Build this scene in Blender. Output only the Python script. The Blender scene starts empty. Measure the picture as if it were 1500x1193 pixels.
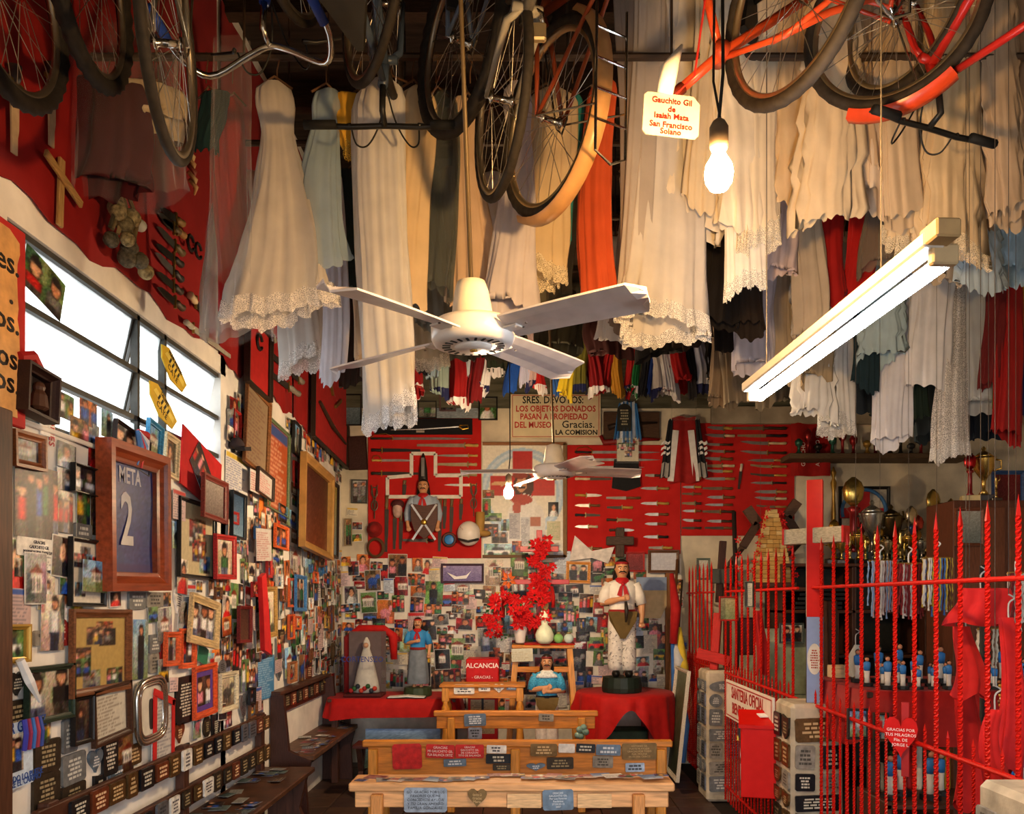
import bpy, bmesh, math, random
import numpy as np
from mathutils import Vector, Matrix, Euler

scene = bpy.context.scene
COL = scene.collection
PI = math.pi
R = math.radians

# ------------------------------------------------------------------ camera, world, light, exposure
F, VX, VY, EYE = 1200.0, 775.0, 880.0, 1.6          # focal length (px), vanishing point (px), eye height (m)
cam_data = bpy.data.cameras.new('camera')
cam_data.sensor_width = 36.0
cam_data.lens = F / 1500 * 36
cam_data.shift_x = (750 - VX) / 1500
cam_data.shift_y = (VY - 596.5) / 1500
cam_data.clip_start = 0.05
cam = bpy.data.objects.new('camera', cam_data)
COL.objects.link(cam)
cam.location = (0, 0, EYE)
cam.rotation_euler = (PI / 2, 0, 0)
scene.camera = cam

world = bpy.data.worlds.new('overcast_sky')
scene.world = world
world.use_nodes = True
_bg = world.node_tree.nodes['Background']
_bg.inputs['Color'].default_value = (0.92, 0.96, 1.0, 1)
_bg.inputs['Strength'].default_value = 4.2
vs = scene.view_settings
vs.view_transform = 'Standard'
vs.look = 'None'
vs.gamma = 1.0
vs.use_curve_mapping = False
vs.exposure = 1.2
TUBE_E, BULB_E, FAR_BULB_E = 36.0, 800.0, 1000.0

XL, YB, XR, YF, ZC = -1.86, 8.1, 5.4, -2.4, 5.3      # left wall, back wall, right wall, front wall, ceiling
RAIL_Z = 3.86
WIN = (2.92, 5.02, 2.26, 2.97)                       # window opening in the left wall: y0, y1, z0, z1

def P(px, py, d):                                    # a pixel of the photograph at depth d (m)
    return Vector(((px - VX) / F * d, d, EYE + (VY - py) / F * d))

# ------------------------------------------------------------------ helpers
def lin(c):
    return c / 12.92 if c <= 0.04045 else ((c + 0.055) / 1.055) ** 2.4
def C(h):
    if not isinstance(h, str):
        return tuple(h)
    h = h.lstrip('#')
    return tuple(lin(int(h[i:i + 2], 16) / 255) for i in (0, 2, 4))
def S(h):
    h = h.lstrip('#')
    return np.array([int(h[i:i + 2], 16) / 255 for i in (0, 2, 4)])

_MATS = {}
def mat(col='808080', rough=0.6, metal=0.0, kind='plain', var=0.12, scale=18.0, bump=0.0):
    key = (col, rough, metal, kind, var, scale, bump)
    if key in _MATS:
        return _MATS[key]
    m = bpy.data.materials.new(kind + '_' + str(col))
    m.use_nodes = True
    nt = m.node_tree
    N, L = nt.nodes, nt.links
    b = N['Principled BSDF']
    c = C(col)
    b.inputs['Roughness'].default_value = rough
    b.inputs['Metallic'].default_value = metal
    if metal < .2: b.inputs['Specular IOR Level'].default_value = 0.3
    tc = N.new('ShaderNodeTexCoord')
    mp = N.new('ShaderNodeMapping')
    L.new(tc.outputs['Object'], mp.inputs['Vector'])
    if kind == 'wood':
        mp.inputs['Scale'].default_value = (1, 9, 9)
    if kind == 'woodz':
        mp.inputs['Scale'].default_value = (9, 9, 1)
    nz = N.new('ShaderNodeTexNoise')
    nz.inputs['Scale'].default_value = scale
    nz.inputs['Detail'].default_value = 5
    L.new(mp.outputs['Vector'], nz.inputs['Vector'])
    rmp = N.new('ShaderNodeValToRGB')
    v = var * (2.2 if kind in ('wood', 'woodz', 'plaster', 'stone') else 1.0)
    rmp.color_ramp.elements[0].position = 0.3
    rmp.color_ramp.elements[1].position = 0.7
    rmp.color_ramp.elements[0].color = (*[max(0, x * (1 - v)) for x in c], 1)
    rmp.color_ramp.elements[1].color = (*[min(1, x * (1 + v) + 0.002) for x in c], 1)
    L.new(nz.outputs['Fac'], rmp.inputs['Fac'])
    L.new(rmp.outputs['Color'], b.inputs['Base Color'])
    if kind == 'cloth':
        b.inputs['Sheen Weight'].default_value = 0.04
        b.inputs['Specular IOR Level'].default_value = 0.2
        b.inputs['Sheen Roughness'].default_value = 0.5
    if kind in ('gloss', 'enamel'):
        b.inputs['Specular IOR Level'].default_value = 0.3
        b.inputs['Coat Weight'].default_value = 0.06
        b.inputs['Coat Roughness'].default_value = 0.15
    if kind == 'enamel': b.inputs['Specular IOR Level'].default_value = 0.1
    if bump > 0:
        n2 = N.new('ShaderNodeTexNoise')
        n2.inputs['Scale'].default_value = scale * 3
        n2.inputs['Detail'].default_value = 4
        L.new(mp.outputs['Vector'], n2.inputs['Vector'])
        bp = N.new('ShaderNodeBump')
        bp.inputs['Strength'].default_value = bump
        bp.inputs['Distance'].default_value = 0.01
        L.new(n2.outputs['Fac'], bp.inputs['Height'])
        L.new(bp.outputs['Normal'], b.inputs['Normal'])
    out = N['Material Output']
    if kind in ('tulle', 'plastic', 'lace', 'glass', 'sheer'):
        tr = N.new('ShaderNodeBsdfTransparent')
        mx = N.new('ShaderNodeMixShader')
        L.new(tr.outputs[0], mx.inputs[1])
        L.new(b.outputs[0], mx.inputs[2])
        L.new(mx.outputs[0], out.inputs['Surface'])
        if kind == 'lace':
            vo = N.new('ShaderNodeTexVoronoi')
            vo.feature = 'DISTANCE_TO_EDGE'
            vo.inputs['Scale'].default_value = max(scale, 50) * 2.2
            L.new(tc.outputs['Object'], vo.inputs['Vector'])
            th = N.new('ShaderNodeMath'); th.operation = 'LESS_THAN'; th.inputs[1].default_value = 0.13
            L.new(vo.outputs['Distance'], th.inputs[0])
            sc_ = N.new('ShaderNodeMath'); sc_.operation = 'MULTIPLY_ADD'
            sc_.inputs[1].default_value = 0.62; sc_.inputs[2].default_value = 0.34
            L.new(th.outputs[0], sc_.inputs[0])
            L.new(sc_.outputs[0], mx.inputs[0])
        else:
            mx.inputs[0].default_value = {'tulle': 0.55, 'plastic': 0.2, 'glass': 0.10, 'sheer': 0.8}[kind]
            if kind in ('plastic', 'glass'):
                lw = N.new('ShaderNodeLayerWeight'); lw.inputs['Blend'].default_value = 0.35
                ad = N.new('ShaderNodeMath'); ad.operation = 'MULTIPLY_ADD'
                ad.inputs[1].default_value = 0.28 if kind == 'plastic' else 0.16; ad.inputs[2].default_value = 0.03 if kind == 'plastic' else 0.04
                L.new(lw.outputs['Facing'], ad.inputs[0])
                L.new(ad.outputs[0], mx.inputs[0])
    _MATS[key] = m
    return m

def curve(pts, n=6):
    """points of a smooth curve through pts"""
    p = [Vector(a) for a in pts]; out = []
    for i in range(len(p) - 1):
        a, b, c, d = p[max(i - 1, 0)], p[i], p[i + 1], p[min(i + 2, len(p) - 1)]
        for k in range(n):
            t = k / n
            out.append(.5 * ((2 * b) + (c - a) * t + (2 * a - 5 * b + 4 * c - d) * t * t + (3 * b - a - 3 * c + d) * t ** 3))
    return out + [p[-1]]

def print_mat(rough=0.42):
    key = ('print', rough)
    if key in _MATS:
        return _MATS[key]
    m = bpy.data.materials.new('printed_paper')
    m.use_nodes = True
    N, L = m.node_tree.nodes, m.node_tree.links
    b = N['Principled BSDF']
    at = N.new('ShaderNodeAttribute'); at.attribute_name = 'Col'
    tc = N.new('ShaderNodeTexCoord')
    nz = N.new('ShaderNodeTexNoise'); nz.inputs['Scale'].default_value = 40; nz.inputs['Detail'].default_value = 3
    L.new(tc.outputs['Object'], nz.inputs['Vector'])
    mp = N.new('ShaderNodeMapRange'); mp.inputs[1].default_value = 0.3; mp.inputs[2].default_value = 0.7
    mp.inputs[3].default_value = 0.88; mp.inputs[4].default_value = 1.06
    L.new(nz.outputs['Fac'], mp.inputs[0])
    mx = N.new('ShaderNodeVectorMath'); mx.operation = 'SCALE'
    L.new(at.outputs['Color'], mx.inputs[0]); L.new(mp.outputs[0], mx.inputs['Scale'])
    L.new(mx.outputs[0], b.inputs['Base Color'])
    b.inputs['Roughness'].default_value = rough
    b.inputs['Specular IOR Level'].default_value = 0.3
    _MATS[key] = m
    return m

def emit_mat(col, strength, name):
    m = bpy.data.materials.new(name)
    m.use_nodes = True
    N, L = m.node_tree.nodes, m.node_tree.links
    b = N['Principled BSDF']
    b.inputs['Base Color'].default_value = (*C(col), 1)
    b.inputs['Emission Color'].default_value = (*C(col), 1)
    b.inputs['Emission Strength'].default_value = strength
    return m

class MB:
    """collects shapes into one mesh"""
    def __init__(s):
        s.v, s.f, s.c = [], [], []
    def add(s, vs_, fs_):
        n = len(s.v)
        s.v += [tuple(p) for p in vs_]
        s.f += [tuple(i + n for i in f) for f in fs_]
        return s
    def box(s, c, d, rot=None, bev=0.0):
        hx, hy, hz = d[0] / 2, d[1] / 2, d[2] / 2
        if bev <= 0:
            vv = [Vector((x, y, z)) for x in (-hx, hx) for y in (-hy, hy) for z in (-hz, hz)]
            ff = [(0, 1, 3, 2), (4, 6, 7, 5), (0, 4, 5, 1), (2, 3, 7, 6), (0, 2, 6, 4), (1, 5, 7, 3)]
        else:
            b = min(bev, hx * .9, hy * .9, hz * .9)
            vv, idx = [], {}
            for sx in (-1, 1):
                for sy in (-1, 1):
                    for sz in (-1, 1):
                        for k in range(3):
                            p = [sx * hx, sy * hy, sz * hz]
                            for j in range(3):
                                if j != k:
                                    p[j] -= (sx, sy, sz)[j] * b
                            idx[(sx, sy, sz, k)] = len(vv)
                            vv.append(Vector(p))
            ff = []
            for k in range(3):
                a, e = (k + 1) % 3, (k + 2) % 3
                for sg in (-1, 1):
                    q = []
                    for (u, w) in ((-1, -1), (1, -1), (1, 1), (-1, 1)):
                        t = [0, 0, 0]; t[k] = sg; t[a] = u; t[e] = w
                        q.append(idx[(*t, k)])
                    ff.append(tuple(q if sg > 0 else q[::-1]))
            for k in range(3):      # edges
                a, e = (k + 1) % 3, (k + 2) % 3
                for u in (-1, 1):
                    for w in (-1, 1):
                        t0 = [0, 0, 0]; t0[k] = -1; t0[a] = u; t0[e] = w
                        t1 = list(t0); t1[k] = 1
                        ff.append((idx[(*t0, a)], idx[(*t1, a)], idx[(*t1, e)], idx[(*t0, e)]))
            for sx in (-1, 1):
                for sy in (-1, 1):
                    for sz in (-1, 1):
                        ff.append(tuple(idx[(sx, sy, sz, k)] for k in range(3)))
        if rot is not None:
            m = Euler(rot).to_matrix()
            vv = [m @ p for p in vv]
        c = Vector(c)
        return s.add([p + c for p in vv], ff)
    def beam(s, a, b, w, h, up=(0, 0, 1)):
        a, b = Vector(a), Vector(b)
        t = (b - a).normalized()
        up = Vector(up)
        if abs(t.dot(up)) > 0.98:
            up = Vector((0, 1, 0))
        x = t.cross(up).normalized(); z = x.cross(t)
        vv = []
        for p in (a, b):
            for (i, j) in ((-1, -1), (1, -1), (1, 1), (-1, 1)):
                vv.append(p + x * i * w / 2 + z * j * h / 2)
        return s.add(vv, [(0, 1, 2, 3), (7, 6, 5, 4), (0, 4, 5, 1), (1, 5, 6, 2), (2, 6, 7, 3), (3, 7, 4, 0)])
    def tube(s, pts, r, n=8, closed=False, caps=True):
        pts = [Vector(p) for p in pts]
        m = len(pts)
        rr = r if isinstance(r, (list, tuple)) else [r] * m
        nrm = None
        vv, ff = [], []
        for i, p in enumerate(pts):
            if closed:
                t = pts[(i + 1) % m] - pts[i - 1]
            else:
                t = pts[min(i + 1, m - 1)] - pts[max(i - 1, 0)]
            t = t.normalized() if t.length > 1e-9 else Vector((0, 0, 1))
            if nrm is None:
                nrm = t.orthogonal().normalized()
            else:
                nrm = (nrm - t * nrm.dot(t))
                nrm = nrm.normalized() if nrm.length > 1e-6 else t.orthogonal().normalized()
            bn = t.cross(nrm)
            for k in range(n):
                a = 2 * PI * k / n
                vv.append(p + (nrm * math.cos(a) + bn * math.sin(a)) * rr[i])
        for i in range(m if closed else m - 1):
            for k in range(n):
                a, b = i * n + k, i * n + (k + 1) % n
                c2, d2 = ((i + 1) % m) * n + (k + 1) % n, ((i + 1) % m) * n + k
                ff.append((a, b, c2, d2))
        if caps and not closed:
            ff.append(tuple(range(n))[::-1]); ff.append(tuple((m - 1) * n + k for k in range(n)))
        return s.add(vv, ff)
    def lathe(s, prof, n=16, c=(0, 0, 0), axis='z', sx=1, sy=1):
        c = Vector(c)
        vv, ff = [], []
        for (r, z) in prof:
            for k in range(n):
                a = 2 * PI * k / n
                p = (r * math.cos(a) * sx, r * math.sin(a) * sy, z)
                if axis == 'y': p = (p[0], p[2], p[1])
                if axis == 'x': p = (p[2], p[0], p[1])
                vv.append(c + Vector(p))
        for i in range(len(prof) - 1):
            for k in range(n):
                ff.append((i * n + k, i * n + (k + 1) % n, (i + 1) * n + (k + 1) % n, (i + 1) * n + k))
        ff.append(tuple(range(n))[::-1]); ff.append(tuple((len(prof) - 1) * n + k for k in range(n)))
        return s.add(vv, ff)
    def prism(s, poly, y0, y1):                     # polygon in XZ extruded along Y
        n = len(poly)
        vv = [(x, y0, z) for x, z in poly] + [(x, y1, z) for x, z in poly]
        ff = [tuple(range(n)), tuple(range(2 * n - 1, n - 1, -1))]
        ff += [(i, i + n, (i + 1) % n + n, (i + 1) % n) for i in range(n)]
        return s.add(vv, ff)
    def sphere(s, c, r, n=12, m=8, sc=(1, 1, 1)):
        prof = [(max(r * math.sin(PI * i / m), r * .02), -r * math.cos(PI * i / m)) for i in range(m + 1)]
        c = Vector(c); k0 = len(s.v)
        s.lathe(prof, n)
        for i in range(k0, len(s.v)):
            p = s.v[i]; s.v[i] = (c.x + p[0] * sc[0], c.y + p[1] * sc[1], c.z + p[2] * sc[2])
        return s
    def xf(s, M, start=0):
        for i in range(start, len(s.v)):
            s.v[i] = tuple(M @ Vector(s.v[i]))
        return s
    def mesh(s, name, m=None, smooth=False):
        me = bpy.data.meshes.new(name)
        me.from_pydata(s.v, [], s.f)
        if m is not None:
            me.materials.append(m)
        if smooth:
            me.polygons.foreach_set('use_smooth', [True] * len(me.polygons))
        me.update()
        return me
    def build(s, name, m, parent=None, smooth=False, loc=None, rot=None, autos=None):
        me = s.mesh(name, m, smooth)
        if autos:
            me.shade_auto = None if False else None
        return link(name, me, parent, loc, rot)

def link(name, me, parent=None, loc=None, rot=None):
    o = bpy.data.objects.new(name, me)
    COL.objects.link(o)
    if loc is not None: o.location = loc
    if rot is not None: o.rotation_euler = rot
    if parent is not None: o.parent = parent
    return o

LABELS = {}
def tag(o, label=None, cat=None, group=None, kind=None):
    if label:
        label = ' '.join(label.split())
        o['label'] = label
        if cat: LABELS.setdefault(label, []).append(o.name)
    if cat: o['category'] = cat
    if group: o['group'] = group
    if kind: o['kind'] = kind
    return o
def thing(name, label, cat, loc=(0, 0, 0), rot=(0, 0, 0), group=None):
    o = bpy.data.objects.new(name, None)
    COL.objects.link(o)
    o.location = loc; o.rotation_euler = rot
    o.empty_display_size = 0.05
    return tag(o, label, cat, group)
def dup(root, loc, rot=None, label=None, group=None, scale=None):
    r = root.copy(); COL.objects.link(r); r.location = loc
    if rot is not None: r.rotation_euler = rot
    if scale is not None: r.scale = scale if isinstance(scale, (tuple, list)) else (scale,) * 3
    if label: tag(r, label, root.get('category'))
    if group: r['group'] = group
    for ch in list(root.children):
        c = ch.copy(); COL.objects.link(c); c.parent = r
        for g in ch.children:
            d = g.copy(); COL.objects.link(d); d.parent = c
    return r
def struct(name, mb, m, parent=None, smooth=False):
    o = mb.build(name, m, parent, smooth)
    if parent is None: o['kind'] = 'structure'
    return o

_TXT = {}
def text_geo(body, size, extr=0.0008, align='CENTER', bold=0.0, spacing=1.0):
    cu = bpy.data.curves.new('t', 'FONT')
    cu.body = body; cu.size = size; cu.extrude = extr; cu.align_x = align; cu.align_y = 'CENTER'
    cu.resolution_u = 2; cu.offset = bold; cu.space_character = spacing
    o = bpy.data.objects.new('t', cu)
    me = bpy.data.meshes.new_from_object(o)
    vv = [(v.co.x, -v.co.z, v.co.y) for v in me.vertices]
    ff = [tuple(p.vertices) for p in me.polygons]
    bpy.data.objects.remove(o); bpy.data.curves.remove(cu); bpy.data.meshes.remove(me)
    return vv, ff
def text(parent, body, size, col, x, z, y=-0.002, align='CENTER', bold=0.0, name='lettering', sx=1.0, rough=.6):
    """flat lettering on the -Y face of its parent"""
    vv, ff = text_geo(body, size, align=align, bold=bold)
    mb = MB(); mb.add([(p[0] * sx, p[1], p[2]) for p in vv], ff)
    return mb.build(name, mat(col, rough), parent, loc=(x, y, z))
# ================================================================== SETTING
plaster = mat('d9cfbd', 0.9, kind='plaster', var=0.10, scale=4, bump=0.15)
white_wall = mat('e6e0d6', 0.85, kind='plaster', var=0.07, scale=5, bump=0.12)
plaster_b = mat('c9bda4', 0.9, kind='plaster', var=0.16, scale=3, bump=0.2)
dark_ceil = mat('2a2019', 0.9, kind='wood', var=0.25, scale=3)
red_felt = mat('b31c18', 0.88, kind='cloth', var=0.10, scale=7, bump=0.1)

T = 0.16
mb = MB()
y0, y1, z0, z1 = WIN
mb.box((XL - T / 2, (YF + y0) / 2, ZC / 2 - .1), (T, y0 - YF, ZC + .2))
mb.box((XL - T / 2, (y1 + YB) / 2, ZC / 2 - .1), (T, YB - y1 + T, ZC + .2))
mb.box((XL - T / 2, (y0 + y1) / 2, z0 / 2 - .1), (T, y1 - y0, z0 + .2))
mb.box((XL - T / 2, (y0 + y1) / 2, (z1 + ZC) / 2), (T, y1 - y0, ZC - z1))
struct('wall_left', mb, white_wall)
struct('wall_back', MB().box(((XL + XR) / 2, YB + T / 2, ZC / 2 - .1), (XR - XL + 2 * T, T, ZC + .2)), plaster_b)
struct('wall_right', MB().box((XR + T / 2, (YF + YB) / 2, ZC / 2 - .1), (T, YB - YF + 2 * T, ZC + .2)), plaster_b)
mb = MB()                                              # street side: a wide open doorway behind the camera
mb.box(((XL - 1.3) / 2, YF - T / 2, ZC / 2), (-1.3 - XL, T, ZC))
mb.box(((2.9 + XR) / 2, YF - T / 2, ZC / 2), (XR - 2.9, T, ZC))
mb.box((0.8, YF - T / 2, (2.3 + ZC) / 2), (4.2, T, ZC - 2.3))
struct('wall_front', mb, white_wall)
struct('floor', MB().box(((XL + XR) / 2, (YF + YB) / 2, -0.064), (XR - XL + .1, YB - YF + .1, 0.10)), mat('241b16', 0.8))
FLOOR = bpy.data.objects['floor']
struct('ground', MB().box((0, -14.7, -.16), (60, 24, .1)).box((-17.2, 10, -.16), (30, 60, .1)), mat('6a625a', .9, kind='stone', var=.1, scale=2))  # unseen ground outside, added to block sky light coming from below
tile_me = [MB().box((0, 0, 0), (0.292, 0.292, 0.012), bev=0.003).mesh('tile', mat(c, 0.42, kind='stone', var=0.14, scale=9)) for c in ('4a352a', '513a2d', '43302a')]
random.seed(3)
for i in range(11):
    for j in range(18):
        o = link('tile', random.choice(tile_me), FLOOR, (XL + 0.16 + i * 0.3, 2.9 + j * 0.3, -0.008))
CEIL = struct('ceiling', MB().box(((XL + XR) / 2, (YF + YB) / 2, ZC + 0.04), (XR - XL + 2 * T, YB - YF + 2 * T, 0.08)), dark_ceil)
for i in range(8):
    MB().box(((XL + XR) / 2, 1.2 + i * 0.95, ZC - 0.07), (XR - XL, 0.09, 0.14)).build('beam', mat('352518', 0.8, kind='wood', var=.2), CEIL)
# concrete ring beam along the back wall
struct('trim_1', MB().box(((1.79 + XR) / 2, YB - 0.04, 3.42), (XR - 1.79, 0.08, 0.17), bev=.008), mat('a2957f', 0.9, kind='plaster', var=.2, scale=3, bump=.3))
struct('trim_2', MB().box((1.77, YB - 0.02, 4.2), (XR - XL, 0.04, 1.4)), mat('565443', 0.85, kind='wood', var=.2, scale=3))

# window: steel frame, hopper panes, fixed lower strip
steel = mat('3b3a35', 0.6, 0.3, var=.25)
WIN_O = bpy.data.objects.new('window_1', None); COL.objects.link(WIN_O); WIN_O['kind'] = 'structure'
def frost():
    m = bpy.data.materials.new('frosted_glass'); m.use_nodes = True
    N, L = m.node_tree.nodes, m.node_tree.links
    N.remove(N['Principled BSDF'])
    tl = N.new('ShaderNodeBsdfTranslucent'); tl.inputs[0].default_value = (.95, .97, 1, 1)
    tr = N.new('ShaderNodeBsdfTransparent'); tr.inputs[0].default_value = (.93, .95, .96, 1)
    gl = N.new('ShaderNodeBsdfGlossy'); gl.inputs['Roughness'].default_value = .25
    nz = N.new('ShaderNodeTexNoise'); nz.inputs['Scale'].default_value = 5; nz.inputs['Detail'].default_value = 8
    tc = N.new('ShaderNodeTexCoord'); L.new(tc.outputs['Object'], nz.inputs['Vector'])
    rp = N.new('ShaderNodeValToRGB'); rp.color_ramp.elements[0].position = .35; rp.color_ramp.elements[1].position = .75
    rp.color_ramp.elements[0].color = (.55, .6, .6, 1); rp.color_ramp.elements[1].color = (1, 1, 1, 1)
    L.new(nz.outputs['Fac'], rp.inputs['Fac']); L.new(rp.outputs['Color'], tl.inputs[0])
    a = N.new('ShaderNodeMixShader'); a.inputs[0].default_value = .45
    L.new(tl.outputs[0], a.inputs[1]); L.new(tr.outputs[0], a.inputs[2])
    b = N.new('ShaderNodeMixShader'); b.inputs[0].default_value = .06
    L.new(a.outputs[0], b.inputs[1]); L.new(gl.outputs[0], b.inputs[2])
    L.new(b.outputs[0], N['Material Output'].inputs['Surface'])
    return m
FROST = frost()
xw = XL - 0.03
mb = MB()
ym = 3.93
for (ya, yb_) in ((y0, ym), (ym, y1)):
    for z in (2.47, 2.70, 2.955):
        mb.box((xw, (ya + yb_) / 2, z), (0.035, yb_ - ya, 0.024))
for y in (y0 + .01, ym, 4.22, y1 - .01):
    mb.box((xw, y, (z0 + z1) / 2), (0.035, 0.024, z1 - z0))
mb.box((xw, (y0 + y1) / 2, z0 + .012), (0.05, y1 - y0, 0.024))
mb.build('window_frame', steel, WIN_O)
for (ya, yb_) in ((y0 + .02, ym - .02), (ym + .02, y1 - .03)):
    for (za, zb) in ((2.485, 2.69), (2.715, 2.945)):
        m2 = MB()
        h = zb - za; a = R(13)
        yc = (ya + yb_) / 2
        g = MB().box((0, 0, -h / 2), (0.004, yb_ - ya, h)).build('pane', FROST, WIN_O, loc=(xw - .005, yc, zb), rot=(0, a, 0))
        for (cc, dd) in (((0, 0, -h), (.02, yb_ - ya, .016)), ((0, (ya - yb_) / 2, -h / 2), (.016, .012, h)), ((0, (yb_ - ya) / 2, -h / 2), (.016, .012, h))):
            m2.box(cc, dd)
        m2.build('sash_bar', steel, g)
MB().box((xw, (y0 + y1) / 2, (z0 + 2.46) / 2), (0.004, y1 - y0 - .03, 2.46 - z0 - .03)).build('pane', FROST, WIN_O)
struct('trim_3', MB().box((XL - .02, (y0 + y1) / 2, z0 - .004), (.07, y1 - y0 - .01, .02), bev=.004), white_wall)   # sill

def portal(loc, rot, sx, sy, nm):
    l = bpy.data.lights.new(nm, 'AREA'); l.shape = 'RECTANGLE'; l.size = sx; l.size_y = sy
    l.cycles.is_portal = True
    o = bpy.data.objects.new(nm, l); COL.objects.link(o); o.location = loc; o.rotation_euler = rot
portal((XL - T - .05, (y0 + y1) / 2, (z0 + z1) / 2), (0, R(-90), 0), z1 - z0 + .1, y1 - y0 + .1, 'window_portal')
portal((0.8, YF - T - .05, 1.15), (R(90), 0, 0), 4.2, 2.3, 'door_portal')

# clothes rails under the ceiling
RAILS = [(3.45, 'front rail above the left lace dress and the bulb'), (4.1, 'second rail above the long gowns'),
         (4.9, 'third rail above the pale slips'), (5.7, 'fourth rail above the dark coats'), (6.6, 'rear rail above the football shirts'), (3.52, 'high rail above the cream dresses at right')]
RZ = [RAIL_Z] * 5 + [4.5]
for (yr, nm), rz in zip(RAILS, RZ):
    hi = rz > RAIL_Z
    t = MB().tube([(.2 if hi else XL + .02, yr, rz + .03), (XR - .02, yr, rz + .03)], .016, 8)
    for x in (-1.2, .6, 2.4, 4.2):
        if x > 0 or not hi: t.tube([(x, yr, rz + .03), (x, yr, ZC)], .006, 6)
    tag(t.build('clothes_rail', mat('4b3a2c', .6, .5), None), 'dark steel pipe, ' + nm, 'rail', 'clothes rails under the ceiling')
# ================================================================== PRINTS: photographs, papers, plaques, frames
SKIN = ['c89070', 'b97c5c', 'd8a888', 'a56a4a']
CLO = {'red': 'c02420', 'blue': '3458a8', 'white': 'e8e6e2', 'dark': '25232a', 'pink': 'd88a96', 'green': '3c7044', 'yellow': 'd8b040', 'grey': '7c7a78'}
BGS = {'green': ('6f8a58', '4a6238'), 'blue sky': ('86b0d8', '8a9468'), 'dim room': ('5a4438', '3a2a24'), 'pale wall': ('d8ccb8', '9a8a78'),
       'brown': ('8a6848', '5a4030'), 'black': ('1e1a1c', '2c2422'), 'grey': ('9a9894', '6a6864'), 'orange': ('c87838', '8a4828'), 'crimson': ('9a2020', '541414')}

def _blank(nx, ny, top, bot):
    t = np.linspace(0, 1, ny)[:, None, None]
    return S(bot) * (1 - t) + S(top) * t + np.zeros((ny, nx, 1))

def _blur(a, k=1):
    for _ in range(k):
        p = np.pad(a, ((1, 1), (1, 1), (0, 0)), 'edge')
        a = (p[:-2, 1:-1] + p[2:, 1:-1] + p[1:-1, :-2] + p[1:-1, 2:] + 2.5 * p[1:-1, 1:-1]) / 6.5
    return a
def _xy(nx, ny):
    return np.meshgrid((np.arange(nx) + .5) / nx, (np.arange(ny) + .5) / ny)
def _clutter(a, rng, n, dark=.5):
    """soft patches of light, shade and colour behind the subject"""
    ny, nx, _ = a.shape; X, Y = _xy(nx, ny)
    base = a.mean((0, 1))
    for _ in range(n):
        cx, cy, rx, ry = rng.uniform(0, 1), rng.uniform(0, 1), rng.uniform(.06, .25), rng.uniform(.05, .3)
        m = ((X - cx) / rx) ** 2 + ((Y - cy) / ry) ** 2 < 1 if rng.random() < .5 else (abs(X - cx) < rx * .7) & (abs(Y - cy) < ry)
        c = np.clip(base * rng.uniform(.25, 1.6) + rng.normal(0, .06, 3), 0, 1)
        a[m] = a[m] * .35 + c * .65
    return a
def _finish(a, rng):
    a = _blur(a, 1) + rng.normal(0, .045, a.shape[:2] + (1,)) + rng.normal(0, .02, a.shape)
    m = a.mean()
    return np.clip((a - m) * 1.2 + m * rng.uniform(.75, 1.1), 0.01, .97)
def paint_people(rng, nx, ny, n=2, clo='red', bg='green'):
    a = _clutter(_blank(nx, ny, *BGS[bg]), rng, 9)
    X, Y = _xy(nx, ny); asp = ny / nx
    for i in rng.permutation(n):
        cx = (i + .5) / n + rng.uniform(-.05, .05)
        h = rng.uniform(.62, .86); hr = min(.13, .34 / n + .02)
        cc = S(CLO[clo] if (i == 0 or rng.random() < .4) else rng.choice(list(CLO.values())))
        c2 = S(rng.choice(['2b3550', '3a2c28', '55504a', '26262c', '6a7088']))
        w = min(.2, .40 / n)
        top = h - hr * 1.2 / max(asp, .6)
        body = (abs(X - cx) < w * np.clip(1.15 - abs(Y - top * .8) * .6, .5, 1)) & (Y < top)
        a[body] = cc
        a[body & (abs(X - cx) > w * .62)] *= .72
        a[body & (Y < top * .45)] = c2
        a[(abs(X - cx) < w * .12) & (Y < top * .4)] *= .5
        hd = ((X - cx) / hr) ** 2 + ((Y - h) / (hr * 1.25 / max(asp, .5))) ** 2
        a[hd < 1.25] = S('2a1c16')
        a[(hd < .8) & (Y < h + hr * .35)] = S(rng.choice(SKIN))
    return _finish(a, rng)
def paint_portrait(rng, nx, ny, clo='white', bg='dim room', **k):
    a = _clutter(_blank(nx, ny, *BGS[bg]), rng, 6)
    X, Y = _xy(nx, ny); cx = .5 + rng.uniform(-.08, .08)
    a[((X - cx) ** 2 / .16 + (Y - .02) ** 2 / .20) < 1] = S(CLO[clo])
    a[((X - cx) ** 2 / .17 + (Y - .0) ** 2 / .2 < 1) & (X > cx + .12)] *= .75
    a[((X - cx) ** 2 / .045 + (Y - .66) ** 2 / .07) < 1] = S('2a1c18')
    a[((X - cx) ** 2 / .026 + (Y - .60) ** 2 / .045) < 1] = S(rng.choice(SKIN))
    return _finish(a, rng)
def paint_land(rng, nx, ny, bg='blue sky', obj='d8d0c4', **k):
    a = _blank(nx, ny, BGS[bg][0], BGS[bg][0])
    X, Y = _xy(nx, ny); hz = rng.uniform(.28, .45)
    a[Y < hz] = S(BGS[bg][1]); a = _clutter(a, rng, 6)
    x0, x1, zt = rng.uniform(.1, .3), rng.uniform(.65, .9), rng.uniform(.55, .75)
    a[(X > x0) & (X < x1) & (Y > hz - .1) & (Y < zt)] = S(obj)
    a[(X > x0) & (X < x1) & (Y > hz - .05) & (Y < zt - .12) & ((X * 9) % 1 < .35)] = S('3a3430')
    a[(abs(X - (x0 + x1) / 2) < (x1 - x0) * .58 * (1 - (Y - zt) / .16)) & (Y >= zt) & (Y < zt + .14)] = S('7a3a28')
    return _finish(a, rng)
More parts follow.
